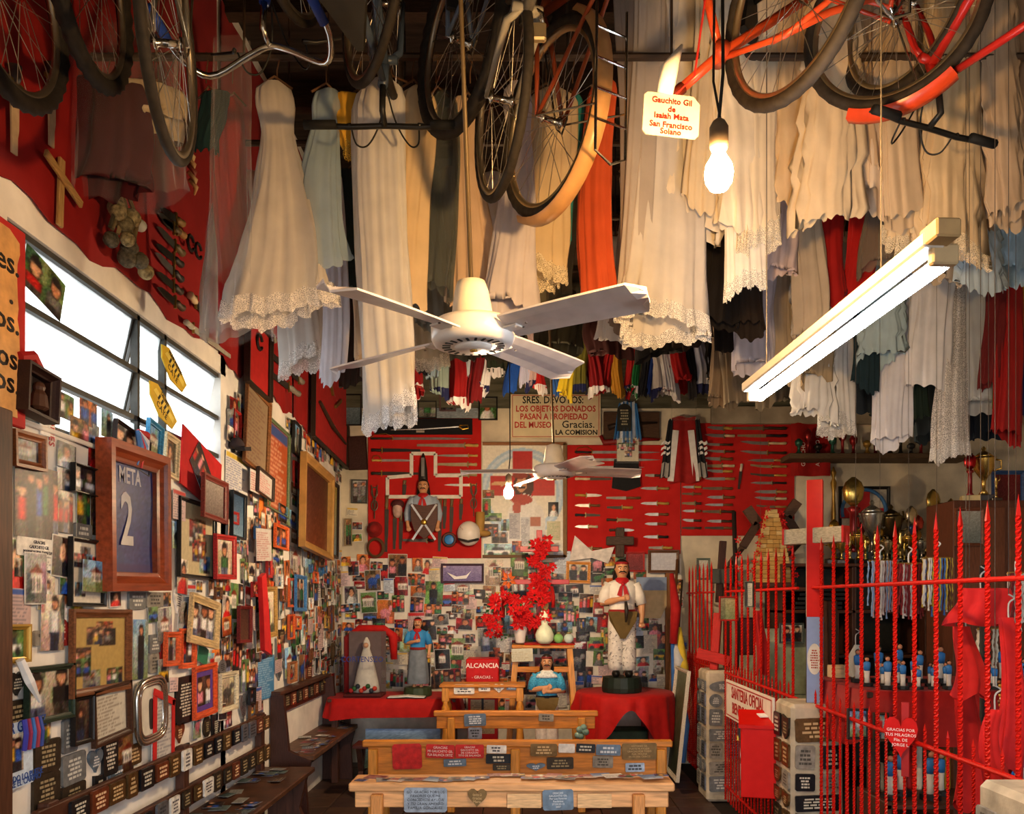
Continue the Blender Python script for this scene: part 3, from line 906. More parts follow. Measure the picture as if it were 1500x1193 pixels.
# poster bottom left
loc, w, h = on_left(-25, 47, 1062, 1160, .03); keep(-25, 47, 1062, 1190)
t = thing('tribute_poster', 'pale blue tribute poster with family on a red car, bottom left', 'poster', loc, (0, R(-1), R(90)))
link('paper', sheet_mesh(w, h, ART('flat:c8d8e8', w, h, 2), .003), t)
link('photo', sheet_mesh(w * .78, h * .58, ART('people:4:blue:pale wall', w, h, 8), .002), t, (-.03, -.003, .01))
text(t, 'SALVADOR GALVEZ', .06, '26468a', .0, h * .42, -.006, sx=.8)
text(t, 'QUE EL QUE TODO LO PUEDE', .035, '26468a', .0, -h * .36, -.006, sx=.8)
text(t, 'NOS DE SIEMPRE EL CARINO', .035, '26468a', .0, -h * .43, -.006, sx=.8)
LM['pale blue tribute poster'] = ('L', loc[1], loc[2])
for (bx, tone, shp, lab, rl) in [
    ((47, 85, 1084, 1132), 'dark bronze', 'rect', 'large dark bronze plaque right of the tribute poster', 2), ((45, 84, 1133, 1190), 'dark bronze', 'rect', 'large blackened plaque at bottom edge right of tribute poster', 1),
    ((88, 122, 1104, 1148), 'grey', 'rect', 'rounded grey plaque with small figure, below the green frame', -1), ((89, 110, 1053, 1103), 'grey', 'rect', 'upright narrow grey plaque under the dark green frame', 1),
    ((87, 122, 1149, 1184), 'dark bronze', 'rect', 'dark rectangular plaque below the rounded grey plaque', 0), ((126, 148, 1098, 1133), 'blue-grey', 'heart', 'blue-grey heart plaque under the cream certificate', 0),
    ((158, 184, 1123, 1156), 'blue-grey', 'rect', 'blue-grey plaque above the near wooden bench', 0), ((135, 152, 1134, 1170), 'black', 'shield', 'black shield plaque on white stone beside the near bench', 0),
    ((75, 97, 906, 947), 'red', 'arch', 'red arched stone plaque left of the brown collage', 0), ((47, 71, 924, 946), 'stone', 'rect', 'grey stone plaque left of the red arched stone', 0),
    ((232, 250, 940, 976), 'red', 'arch', 'little red arched plaque left of the orange frames', 0), ((216, 232, 930, 957), 'grey', 'rect', 'grey plaque beside the tall blue-sky photo', 0),
    ((216, 230, 958, 986), 'stone', 'rect', 'dark stone plaque under the grey one by the tall blue-sky photo', 0), ((184, 204, 1091, 1121), 'bronze', 'rect', 'plain bronze square below the silver rounded frame', 0),
    ((252, 266, 860, 900), 'white', 'heart', 'white paper heart hung below the jersey frame corner', 10), ((296, 306, 1050, 1080), 'dark bronze', 'oval', 'dark oval plaque above the near bench back', 0),
    ((308, 320, 1045, 1090), 'black', 'shield', 'black-green shield plaque above the near bench back', 0), ((253, 268, 1060, 1090), 'copper', 'heart', 'copper heart plaque below the black script plaque', 0),
    ((185, 208, 1128, 1142), 'blue-grey', 'rect', 'small blue plaque just above the near bench rail', 0), ((255, 275, 1092, 1112), 'black', 'rect', 'small black plaque under the copper heart', 0),
    ((186, 210, 868, 893), 'grey', 'rect', 'grey plaque directly under the jersey frame', 0), ((212, 236, 868, 890), 'stone', 'rect', 'stone-coloured plaque directly under jersey frame, right one', 0)]:
    LQ(*bx, tone, shp, lab, R(rl))
# beyond the jersey
loc, w, h = on_left(264, 322, 642, 735, .02); keep(264, 322, 642, 735); LM['red pennant'] = ('L', loc[1], loc[2])
t = thing('red_pennant', 'red cloth with a tilted crowd photo pinned on it', 'cloth', loc, (0, R(6), R(90)))
MB().prism([(-w / 2, -h * .4), (w * .1, -h * .5), (w / 2, -h * .3), (w / 2, h * .3), (-w / 2, h * .5)], -.008, 0).build('cloth', mat('c01818', .8, kind='cloth'), t)
link('photo', sheet_mesh(w * .5, h * .5, ART('people:5:red:black', w, h, 77), .003), t, (-.02, -.012, -.01), (0, R(38), 0))
LF(300, 335, 700, 763, .03, '7a2c20', 'duo:a89c90:6a5c54', 'reddish frame wrapped in crinkled clear plastic', R(2), off=.08, mark='plastic-wrapped frame')
LF(265, 318, 735, 848, .02, '121214', 'collage:c8b890', 'large black frame of medals and photos behind the wrapped frame', R(1), off=.015, mark='large black medal frame')
LF(318, 347, 784, 849, .03, 'b02420', 'people:1:green:pale wall', 'red frame with a figure in green, beside the black medal frame', R(-1), off=.05, mark='red figure frame')
LF(342, 362, 722, 789, .016, '14181c', 'duo:2a4a6a:7a98b0', 'black frame with a blue picture right of the wrapped frame', R(2))
LP_(330, 362, 668, 726, 'doc:ece8e2:3a4a8a:d8b840', 'white club poster with gold emblem under the dark cap', R(2), cat='poster', mark='white club poster')
LF(362, 397, 570, 692, .035, '7a4e2a', 'doc:9a8468:5a3426', 'tall brown frame with an old printed roll right of the window', R(7), off=.04, mark='tall brown frame')
LF(393, 425, 622, 752, .02, '5a6a4a', 'doc:b4532c:e8d8c0:38508a', 'tall frame with an orange placard and blue badge', R(4), off=.02, mark='orange placard frame')
LP_(366, 379, 690, 722, 'doc:e4ddd4:b01c1c', 'narrow white paper with red print under the tall brown frame', R(2), .06, cat='paper')
LF(380, 403, 692, 728, .012, '3a2e26', 'doc:ece4dc:a83030', 'small dark frame with red handwriting under the orange placard', R(6), off=.07)
LF(448, 490, 680, 812, .06, 'b58a4a', 'duo:3a1c12:6a3418', 'large gold frame with dark red-brown painting near the corner', R(4), off=.10, ft=.05, metal=.3, mark='large gold frame')
LF(475, 497, 702, 815, .03, '2a201a', 'duo:b8a048:7a9ab0', 'dark frame with yellow and blue picture behind the large gold frame', R(3), off=.03)
LF(281, 323, 876, 947, .045, 'c4a878', 'people:3:white:grey', 'wide beige tilted frame with grey family photo', R(9), off=.05, mark='beige tilted frame')
LF(287, 319, 974, 1050, .035, 'cc4f26', 'people:2:pink:dim room', 'large orange frame with purple inner mount', R(-1), mat_w=.03, mat_col='5a3a8a', off=.02, mark='purple-mount orange frame')
LF(325, 350, 985, 1042, .03, 'cfc3a6', 'animal:grey:pale wall', 'cream frame with sketch right of the purple-mount orange frame', R(1), mark='cream sketch frame')
LP_(376, 401, 961, 1024, 'doc:4a90c8:dce8f0', 'bright blue printed sheet above the far bench', R(1), cat='poster', mark='bright blue sheet')
LF(384, 407, 860, 935, .035, 'a88448', 'people:1:dark:pale wall', 'gold frame with a red scarf over it', R(-2), off=.04, mark='gold scarf frame')
LF(352, 370, 888, 942, .02, '6a1c18', 'duo:3a2018:5a3a2a', 'dark red frame left of the gold scarf frame', R(1), off=.05)
LF(435, 450, 843, 896, .03, '3a70a8', 'people:2:grey:pale wall', 'narrow blue frame below the large gold frame', R(1), off=.04, mark='narrow blue frame')
LF(405, 424, 770, 805, .02, 'd05a24', 'people:2:blue:orange', 'orange frame beside hanging white papers', R(2), off=.04)
LP_(289, 304, 947, 973, 'flat:2c7a5c', 'plain green octagonal card below the beige tilted frame', R(20), .01, cat='card')
LF(425, 436, 970, 1000, .02, 'a8683a', 'people:1:red:pale wall', 'tiny brown frame above the far bench', 0, off=.03)
LP_(425, 440, 802, 850, 'land:red:grey', 'photo of a red spired church below the large gold frame', R(1), .01)
LP_(375, 397, 775, 822, 'doc:e6e0da:8a2a2a', 'bundle of white papers hung under the placard frame', R(-3), .06, cat='paper')
LP_(408, 434, 745, 770, 'people:2:blue:blue sky', 'blue snapshot below the orange placard frame', R(5), .03)
LF(432, 442, 620, 668, .012, '1c1c1c', 'people:2:white:blue sky', 'small dark frame with sky photo under the red cloth', R(4), off=.03)

# soft things hung on the left wall
def Lthing(name, label, cat, x, y, off=.03, rot=0):
    d = LD(x, off + .03)
    return thing(name, label, cat, (XL + off, d, EYE + (VY - y) / F * d), (0, rot, R(90)))
t = Lthing('peaked_hat', 'dark peaked cap hung on the white club poster', 'cap', 344, 655, .0)
MB().lathe([(.055, 0), (.06, .012), (.056, .036), (.036, .06), (.004, .07)], 14, (0, -.04, -.01), sy=.8).build('crown', mat('3a2c2c', .8, kind='cloth'), t, True)
MB().prism([(-.06, -.012), (.06, .012), (.07, -.012), (-.036, -.03)], -.11, -.05).build('peak', mat('221c1c', .7), t)
t = Lthing('red_scarf', 'red scarf draped over the gold frame', 'scarf', 388, 895, .09)
MB().prism([(-.06, .22), (.03, .25), (.12, -.16), (.15, -.3), (.0, -.26), (-.02, -.05)], -.03, 0).build('cloth', mat('c41c1c', .75, kind='cloth'), t)
t = Lthing('ribbon_bow', 'blue and red ribbon bow tied on the window frame', 'ribbon', 205, 632, .04)
for k in range(5):
    a = -1.9 + k * .45
    MB().tube([(0, -.02, 0), (math.cos(a) * .05, -.04, math.sin(a) * .08), (math.cos(a) * .09, -.03, math.sin(a) * .17)], [.012, .016, .006], 6).build('tail', mat(['4a78b8', 'c03030', '6a94c8', 'd8d8e0', 'b02828'][k], .6), t)
t = Lthing('woven_band', 'striped woven wristbands hanging beside the tribute poster', 'wristband', 52, 1072, .03)
for k in range(5):
    MB().tube([(-.05 + k * .022, -.02, .05), (-.055 + k * .024, -.03, 0), (-.05 + k * .025, -.02, -.06)], .009, 6).build('band', mat(['3a3a9a', '8a2a4a', '3a6ab0', 'a03a4a', '3a4a90'][k], .8), t)
t = Lthing('white_tassel', 'white ribbon hung on the dark green frame', 'ribbon', 50, 990, .05)
MB().tube([(-.05, -.01, .06), (-.01, -.02, -.02), (.05, -.02, -.1)], [.016, .018, .006], 6).build('tail', mat('dcd8d4', .7), t)

# weapons and curios on the red cloth
def knife(label, L, blade='b8b4ac', handle='4a3420', guard='9a8040', curve=0.0, bw=.028, hf=.32, style='knife', group='knives and swords on the red boards', name='knife', cat='knife'):
    """lies in XZ, hilt at +X, centre at origin, back at y=0"""
    t = thing(name, label, cat, group=group)
    hl = L * hf; bl = L - hl
    x0 = -L / 2; xg = L / 2 - hl
    n = 8; up, lo = [], []
    for k in range(n + 1):
        f = k / n; x = xg + (x0 - xg) * f
        zc = curve * (f ** 2) * L
        wv = bw * (1 - .15 * f) if f < .72 else bw * (.89 * (1 - ((f - .72) / .28) ** 1.6) + .02)
        if style == 'sheath': wv = bw * (1 - .25 * f)
        up.append((x, zc + wv / 2)); lo.append((x, zc - wv / 2 * (1.0 if f < .7 else .7)))
    MB().prism(up + lo[::-1], -.010, -.004).build('blade' if style != 'sheath' else 'sheath', mat(blade, .3 if style != 'sheath' else .6, .85 if style != 'sheath' else 0, var=.2), t)
    MB().tube([(xg, -.010, 0), (xg + hl * .25, -.010, bw * .05), (xg + hl * .6, -.010, -bw * .04), (xg + hl * .94, -.010, 0), (xg + hl, -.010, 0)], [bw * .32, bw * .45, bw * .4, bw * .5, bw * .22], 8).build('handle', mat(handle, .5, var=.2), t, True)
    if guard:
        g = MB().box((xg, -.010, 0), (bw * .35, .014, bw * 1.7), bev=.002)
        if style == 'sabre':
            g.tube([(xg, -.012, -bw * .8), (xg + hl * .3, -.014, -bw * 2.0), (xg + hl * .8, -.014, -bw * 1.7), (xg + hl, -.012, -bw * .2)], bw * .14, 6)
        g.build('guard', mat(guard, .35, .8), t)
    return t
def Lknife(x0, y0, x1, y1, label, **k):              # from tip pixel to hilt pixel on the left wall
    a, b = LD(x0, .04), LD(x1, .04)
    za = EYE + (VY - y0) / F * a; zb = EYE + (VY - y1) / F * b
    L = math.hypot(b - a, zb - za)
    t = knife(label, L, **k)
    t.location = (XL + .03, (a + b) / 2, (za + zb) / 2)
    t.rotation_euler = (0, -math.atan2(zb - za, b - a), R(90))
    return t
for i, (x0, y0, x1, y1, h, bl, lab) in enumerate([
    (236, 306, 268, 328, '8a6a3a', '6a6a66', 'knife with banded bone handle, top of the left wall column'), (232, 312, 270, 346, '9a7040', '7a7a76', 'long knife with tan handle, second of the left wall column'),
    (231, 332, 268, 372, '6a5a3a', '8a8a84', 'wide knife, third of the left wall column'), (229, 358, 266, 388, '2c2620', '5a5a56', 'dark knife, fourth of the left wall column'),
    (228, 370, 266, 410, '2a2624', 'b0b0ac', 'serrated survival knife with bright blade'), (230, 399, 265, 428, '3a3028', '6a6a60', 'dull knife below the serrated survival knife'),
    (231, 421, 268, 452, '4a3a2a', '5a564e', 'dark broad dagger, lowest of the left wall column'), (238, 322, 262, 340, '5a4a30', '6a6a66', 'short dark blade tucked beside the long tan knife')]):
    Lknife(x0, y0, x1, y1, lab, blade=bl, handle=h, bw=.04)
Lknife(338, 522, 272, 472, 'long straight sword in ornate silver sheath above the window end', blade='a8a090', handle='c8c0a8', style='sheath', bw=.035, hf=.15)
Lknife(305, 465, 278, 432, 'knife with pale bone handle right of the left wall column', blade='5a5650', handle='d0b890', bw=.045)
for i, (x, ya, yb_, lab) in enumerate([(75, 92, 217, 'pale bone sword sheath hanging straight on red wall, top left'), (21, 95, 228, 'slim pale sword sheath at the top left edge')]):
    t = Lknife(x + 4, yb_, x, ya, lab, blade='c0a684', handle='3a2c28', style='sheath', bw=.05, hf=.2, curve=.03)
t = Lthing('wooden_cross', 'small cross of two bare wooden slats on the red wall', 'cross', 97, 282, .03)
MB().box((0, -.008, 0), (.035, .014, .27), rot=(0, R(3), 0), bev=.003).build('upright', mat('a8824c', .7, kind='woodz'), t)
MB().box((.0, -.022, .05), (.26, .014, .032), rot=(0, R(18), 0), bev=.003).build('crossbar', mat('a8824c', .7, kind='wood'), t)
t = Lthing('boleadoras', 'bunch of woven cord balls and straps hanging on the red wall', 'boleadoras', 172, 318, .03)
rg = random.Random(8)
for k in range(11):
    x, z = rg.uniform(-.12, .16), rg.uniform(-.19, .02)
    MB().sphere((x, -.05 - rg.uniform(0, .05), z), rg.uniform(.03, .045), 10, 7).build('ball', mat(rg.choice(['8a7c58', '6e6448', 'a89870', '4e4838']), .7, kind='stone', var=.3, scale=60, bump=.6), t, True)
for k in range(7):
    x = rg.uniform(-.12, .12)
    MB().tube([(x, -.03, .14), (x + rg.uniform(-.05, .05), -.07, .03), (x + rg.uniform(-.08, .08), -.06, -.1)], .009, 6).build('strap', mat(rg.choice(['6a5c40', '3c3424', '8a7a54']), .8), t)
MB().sphere((.17, -.05, .04), .028, 10, 7).build('ball', mat('c8ccc4', .5), t, True)
t = Lthing('bone_rattle', 'string of pale claws and bone toggles on the red wall', 'rattle', 268, 205, .04)
for k in range(10):
    z = .15 - k * .035
    MB().tube([(-.03 + .012 * k, -.03, z), (.03 + .01 * k, -.05, z - .02), (.07 + .008 * k, -.03, z - .05)], [.012, .014, .005], 6).build('claw', mat(['c09058', '8a3c28', 'd0a870'][k % 3], .5), t, True)
t = Lthing('black_spurs', 'pair of dark iron spurs on the red wall', 'spurs', 288, 362, .03)
for s_ in (-1, 1):
    MB().tube([(s_ * .05 + .04 * math.cos(a), -.02, .04 * math.sin(a)) for a in np.linspace(.4, 5.9, 12)], .008, 6).build('spur', mat('1c1614', .6, .4), t)
# framed knives beyond the window
for (bx, lab, ks) in [((346, 382, 470, 575), 'dark framed red case with a single spur, right of the window', 0), ((447, 500, 520, 665), 'dark framed red case of crossed pistols and sabre in the corner', 3)]:
    u, z, w, h = Lrect(*bx)
    t = thing('display_case', lab, 'display case', (XL + .05, u, z), (0, R(3), R(90)))
    link('frame', frame_mesh(w - .06, h - .06, .03, .04, mat('2c2018', .5, kind='wood')), t)
    MB().box((0, -.006, 0), (w - .05, .01, h - .05)).build('backing', mat('a81814', .85, kind='cloth'), t)
    if not ks:
        MB().tube([(.05 * math.cos(a), -.02, .1 + .05 * math.sin(a)) for a in np.linspace(.4, 5.9, 12)], .01, 6).build('spur', mat('1c1614', .6, .4), t)
    else:
        MB().tube([(-w * .35, -.025, -.1), (0, -.03, -.2), (w * .4, -.025, -.22)], [.015, .02, .012], 6).build('sabre', mat('3a2c20', .5), t)
        for q in range(2):
            MB().box((-.1 + q * .3, -.025, .18 - q * .1), (.25, .02, .03), rot=(0, R(40 - 70 * q), 0)).build('pistol', mat('8a6a34', .4, .6), t)
for (x0, y0, x1, y1, lab) in [(387, 540, 438, 578, 'dark sheathed knife with silver tip on the second red cloth'), (383, 505, 425, 545, 'long dark sheathed machete on the second red cloth'), (425, 545, 443, 560, 'short dagger above the sheathed knife on the second red cloth'),
                              (455, 590, 488, 625, 'brass sabre hilt on the corner red cloth'), (470, 545, 492, 590, 'dark pistol on the corner red cloth'), (388, 470, 402, 500, 'small dark knife at the top of the second red cloth')]:
    Lknife(x0, y0, x1, y1, lab, blade='2c2622', handle='8a8274', style='sheath', bw=.05)

# ------ the many loose photographs of the left wall
LM['near bench'] = ('L', 4.8, .85); LM['far bench'] = ('L', 6.6, 1.0); LM['back corner'] = ('L', 7.9, 1.6); LM['window end'] = ('L', 5.1, 2.3)
rg = random.Random(21)
boxes = list(LBOX)
def free(u, z, w, h, tol):
    for (bu, bz, bw, bh) in boxes:
        ox = min(u + w / 2, bu + bw / 2) - max(u - w / 2, bu - bw / 2)
        oz = min(z + h / 2, bz + bh / 2) - max(z - h / 2, bz - bh / 2)
        if ox > 0 and oz > 0 and ox * oz > tol * w * h: return False
    return True
def zrange(u):
    lo = .86 if u < 5.7 else (1.0 if u < 7.3 else .8)
    hi = 2.22 if u < 5.05 else 2.98 - max(0, 5.6 - u) * .3
    return lo, hi
cnt = 0
for k in range(7000):
    if cnt >= 285: break
    u = 2.95 + (8.05 - 2.95) * rg.random() ** .8
    lo, hi = zrange(u)
    z = rg.uniform(lo, hi)
    if u > 5.2 and z > 2.5 and rg.random() < .6: continue
    w = rg.uniform(.09, .17); h = w * rg.choice([.7, 1.3, 1.4, .75, 1.0])
    if not free(u, z, w, h, .22): continue
    if rg.random() < .13 and z < 1.7:
        tone = rg.choice([k_ for k_ in PLQ if k_ != 'bright red']); shp = rg.choice(['rect', 'rect', 'rect', 'shield', 'heart', 'oval'])
        lab = f'{tone} {"rectangular" if shp == "rect" else shp} plaque {relation("L", u, z)}'
        if lab in USED: continue
        USED.add(lab)
        plaque(lab, w, h, tone, shp, (XL + .004, u, z), (0, R(rg.uniform(-4, 4)), R(90)), rg, group='plaques on the left wall')
    elif rg.random() < .14:
        fc = rg.choice([('black', '151313'), ('brown', '6a4024'), ('gold', 'a8843c'), ('red', 'a82420'), ('white', 'd8d4cc'), ('blue', '34608f'), ('orange', 'c85828')])
        clo = rg.choice(list(CLO)); bg = rg.choice(list(BGS)); n = rg.choice([1, 2, 3])
        lab = f'{fc[0]} frame, {["one figure", "couple", "trio"][n - 1]} in {clo} on {bg}, {relation("L", u, z)}'
        if lab in USED or len(lab.split()) > 16: continue
        USED.add(lab)
        fw = rg.uniform(.012, .022)
        framed(lab, w, h, fw, fc[1], ART(f'people:{n}:{clo}:{bg}', w, h, k), (XL + rg.uniform(.006, .03), u, z), (0, R(rg.uniform(-4, 4)), R(90)), .018, group='small frames on the left wall')
    else:
        if wall_print('L', u, z, w, h, rg, rg.uniform(.003, .02), R(rg.uniform(-5, 5)), rg.uniform(0, .012), group='loose photos on the left wall') is None: continue
    boxes.append((u, z, w, h)); cnt += 1
# ================================================================== BACK WALL
def BP(px, py, off=0.0):
    p = P(px, py, YB - off); return p
def Brect(x0, x1, y0, y1, off=.01):
    a, b = BP(x0, y0, off), BP(x1, y1, off)
    return Vector(((a.x + b.x) / 2, YB - off, (a.z + b.z) / 2)), b.x - a.x, a.z - b.z
BBOX = []
def bkeep(x0, x1, y0, y1):
    p, w, h = Brect(x0, x1, y0, y1, 0); BBOX.append((p.x, p.z, w, h))
def BF(x0, x1, y0, y1, fw, fcol, art, label, roll=0, off=.02, ft=.02, mat_w=0, metal=0., mark=None, glass=False, mat_col='e8e0d0'):
    p, w, h = Brect(x0, x1, y0, y1, off); bkeep(x0, x1, y0, y1); seed_[0] += 1
    if mark: LM[mark] = ('B', p.x, p.z)
    return framed(label, w, h, fw, fcol, ART(art, w - 2 * fw, h - 2 * fw, seed_[0]), p, (0, roll, 0), ft, mat_w, mat_col, glass, 'frame', metal)
def BS(x0, x1, y0, y1, art, label, roll=0, off=.012, cat='photo', mark=None, name='wall_photo'):
    p, w, h = Brect(x0, x1, y0, y1, off); bkeep(x0, x1, y0, y1); seed_[0] += 1
    if mark: LM[mark] = ('B', p.x, p.z)
    return tag(link(name, sheet_mesh(w, h, ART(art, w, h, seed_[0]), .003, .003), None, p, (0, roll, 0)), label, cat)
def board(x0, x1, y0, y1, label, t=.025, m=None, off=.0, name='red_board'):
    p, w, h = Brect(x0, x1, y0, y1, off + t); bkeep(x0, x1, y0, y1)
    o = MB().box((0, t / 2, 0), (w, t, h), bev=.004).build(name, m or red_felt, None, loc=p)
    return tag(o, label, 'board')
board(539, 705, 613, 818, 'red cloth-covered board of swords and relief figure, left back wall')
board(831, 997, 652, 812, 'red cloth-covered board of knives right of the mural')
board(998, 1164, 620, 785, 'red cloth-covered board of knives nearest the red railing')
LM['red sword board'] = ('B', *[BP(620, 818)[i] for i in (0, 2)])
KO = .03
def Bknife(x0, x1, y, label, y1=None, flip=False, off=KO, **k):
    y1 = y if y1 is None else y1
    a, b = BP(x0, y, off), BP(x1, y1, off)
    L = (b - a).length
    t = knife(label, L, **k)
    t.location = (a + b) / 2
    ang = -math.atan2(b.z - a.z, b.x - a.x)
    t.rotation_euler = (0, ang + (PI if flip else 0), 0)
    return t
SW = 'red sword board'
p, w, h = Brect(549, 692, 614, 637, .03)
t = thing('sabre_case', 'long black velvet case with a gold-hilted sabre at top of sword board', 'display case', p)
MB().box((0, .0, 0), (w, .03, h), bev=.004).build('case', mat('0d0c10', .85), t)
MB().tube([(-w * .33, -.022, -.035), (0, -.022, -.028), (w * .36, -.022, -.004)], [.004, .009, .01], 6).build('blade', mat('c8c4bc', .25, .9), t)
MB().tube([(w * .36, -.022, -.004), (w * .40, -.025, -.03), (w * .46, -.025, -.02), (w * .455, -.022, .012), (w * .37, -.022, .01)], .006, 6).build('hilt', mat('c8a040', .3, .9), t)
MB().box((-.03, -.017, -.05), (.08, .004, .02)).build('label_plate', mat('b8b0a0', .4, .6), t)
for (x0, x1, y, fl, st, bl, hd, cv, lab) in [
    (543, 690, 643, True, 'sabre', 'a8a6a4', '2c2420', .0, 'chain-patterned silver sword below the sabre case'), (611, 701, 653, False, 'sheath', '8a7a68', 'b89850', .0, 'engraved bayonet with tan hilt, second down on sword board'),
    (544, 616, 660, True, 'sheath', '1c1a1a', '1c1a1a', .0, 'black sheathed sword with gold guard on sword board'), (638, 700, 668, False, 'sword', 'b8b0a0', 'b89850', .0, 'thin sword with brass hilt right of the white cross top'),
    (545, 608, 675, True, 'sabre', 'c4c0b8', 'c8a858', .0, 'bright sabre left of the white cross top'), (638, 699, 681, False, 'sheath', '9a8a6a', 'a89868', .0, 'tan ornate dagger right of the white cross top'),
    (544, 613, 694, True, 'sheath', '2a241c', '2a241c', .0, 'dark sheathed sword left of the relief head'), (643, 699, 696, False, 'sheath', '8a8270', '9a8a60', .0, 'ringed metal scabbard right of the relief head'),
    (651, 699, 711, False, 'sword', 'c8c4bc', 'b89858', .0, 'short bright dagger right of the relief figure'), (590, 636, 792, False, 'sheath', '5a5048', '3a2c20', .0, 'dark ornate dagger at bottom of sword board')]:
    Bknife(x0, x1, y, lab, flip=fl, style=st, blade=bl, handle=hd, guard='b8923c' if st != 'sheath' or fl else '8a7a50', curve=cv, bw=.035 if st == 'sheath' else .024, hf=.22)
for (x, ya, yb_, lab) in [(567, 809, 726, 'long grey metal club, leftmost upright on sword board'), (579, 805, 745, 'dark sheathed sabre upright beside the grey club'), (588, 805, 750, 'thin brown whip upright on sword board'), (598, 775, 740, 'short dark knife upright left of the relief'),
                          (645, 808, 731, 'long dark rifle-like stick upright right of the relief'), (652, 775, 731, 'brass bayonet upright right of the relief'), (662, 780, 731, 'brown sheathed knife upright, third right of the relief'), (676, 762, 731, 'black dagger upright nearest the white helmet'), (593, 730, 704, 'small brown dagger upright by the left arm of the cross')]:
    Bknife(x - 1, x, ya, lab, y1=yb_, style='sheath', blade='3a3028', handle='6a5436', guard=None, bw=.04, hf=.25)
# white-edged cross outline
p, w, h = Brect(568, 675, 664, 728, .035)
t = thing('cross_outline', 'white ribbon outline of a cross behind the relief figure', 'cross', p)
def q(px, py): return ((px - 621.5) / 148.1, (696 - py) / 148.1)
path = [q(*a) for a in ((603, 697), (603, 665), (638, 665), (638, 697), (675, 697), (675, 728), (568, 728), (568, 700), (603, 697))]
mbx = MB()
for (a, b) in zip(path[:-1], path[1:]):
    mbx.beam((a[0], -.004, a[1]), (b[0], -.004, b[1]), .012, .034, up=(0, 1, 0)) if False else mbx.beam((a[0], -.004, a[1]), (b[0], -.004, b[1]), .034, .012, up=(0, 1, 0))
mbx.build('ribbon', mat('d8d2c6', .8), t)

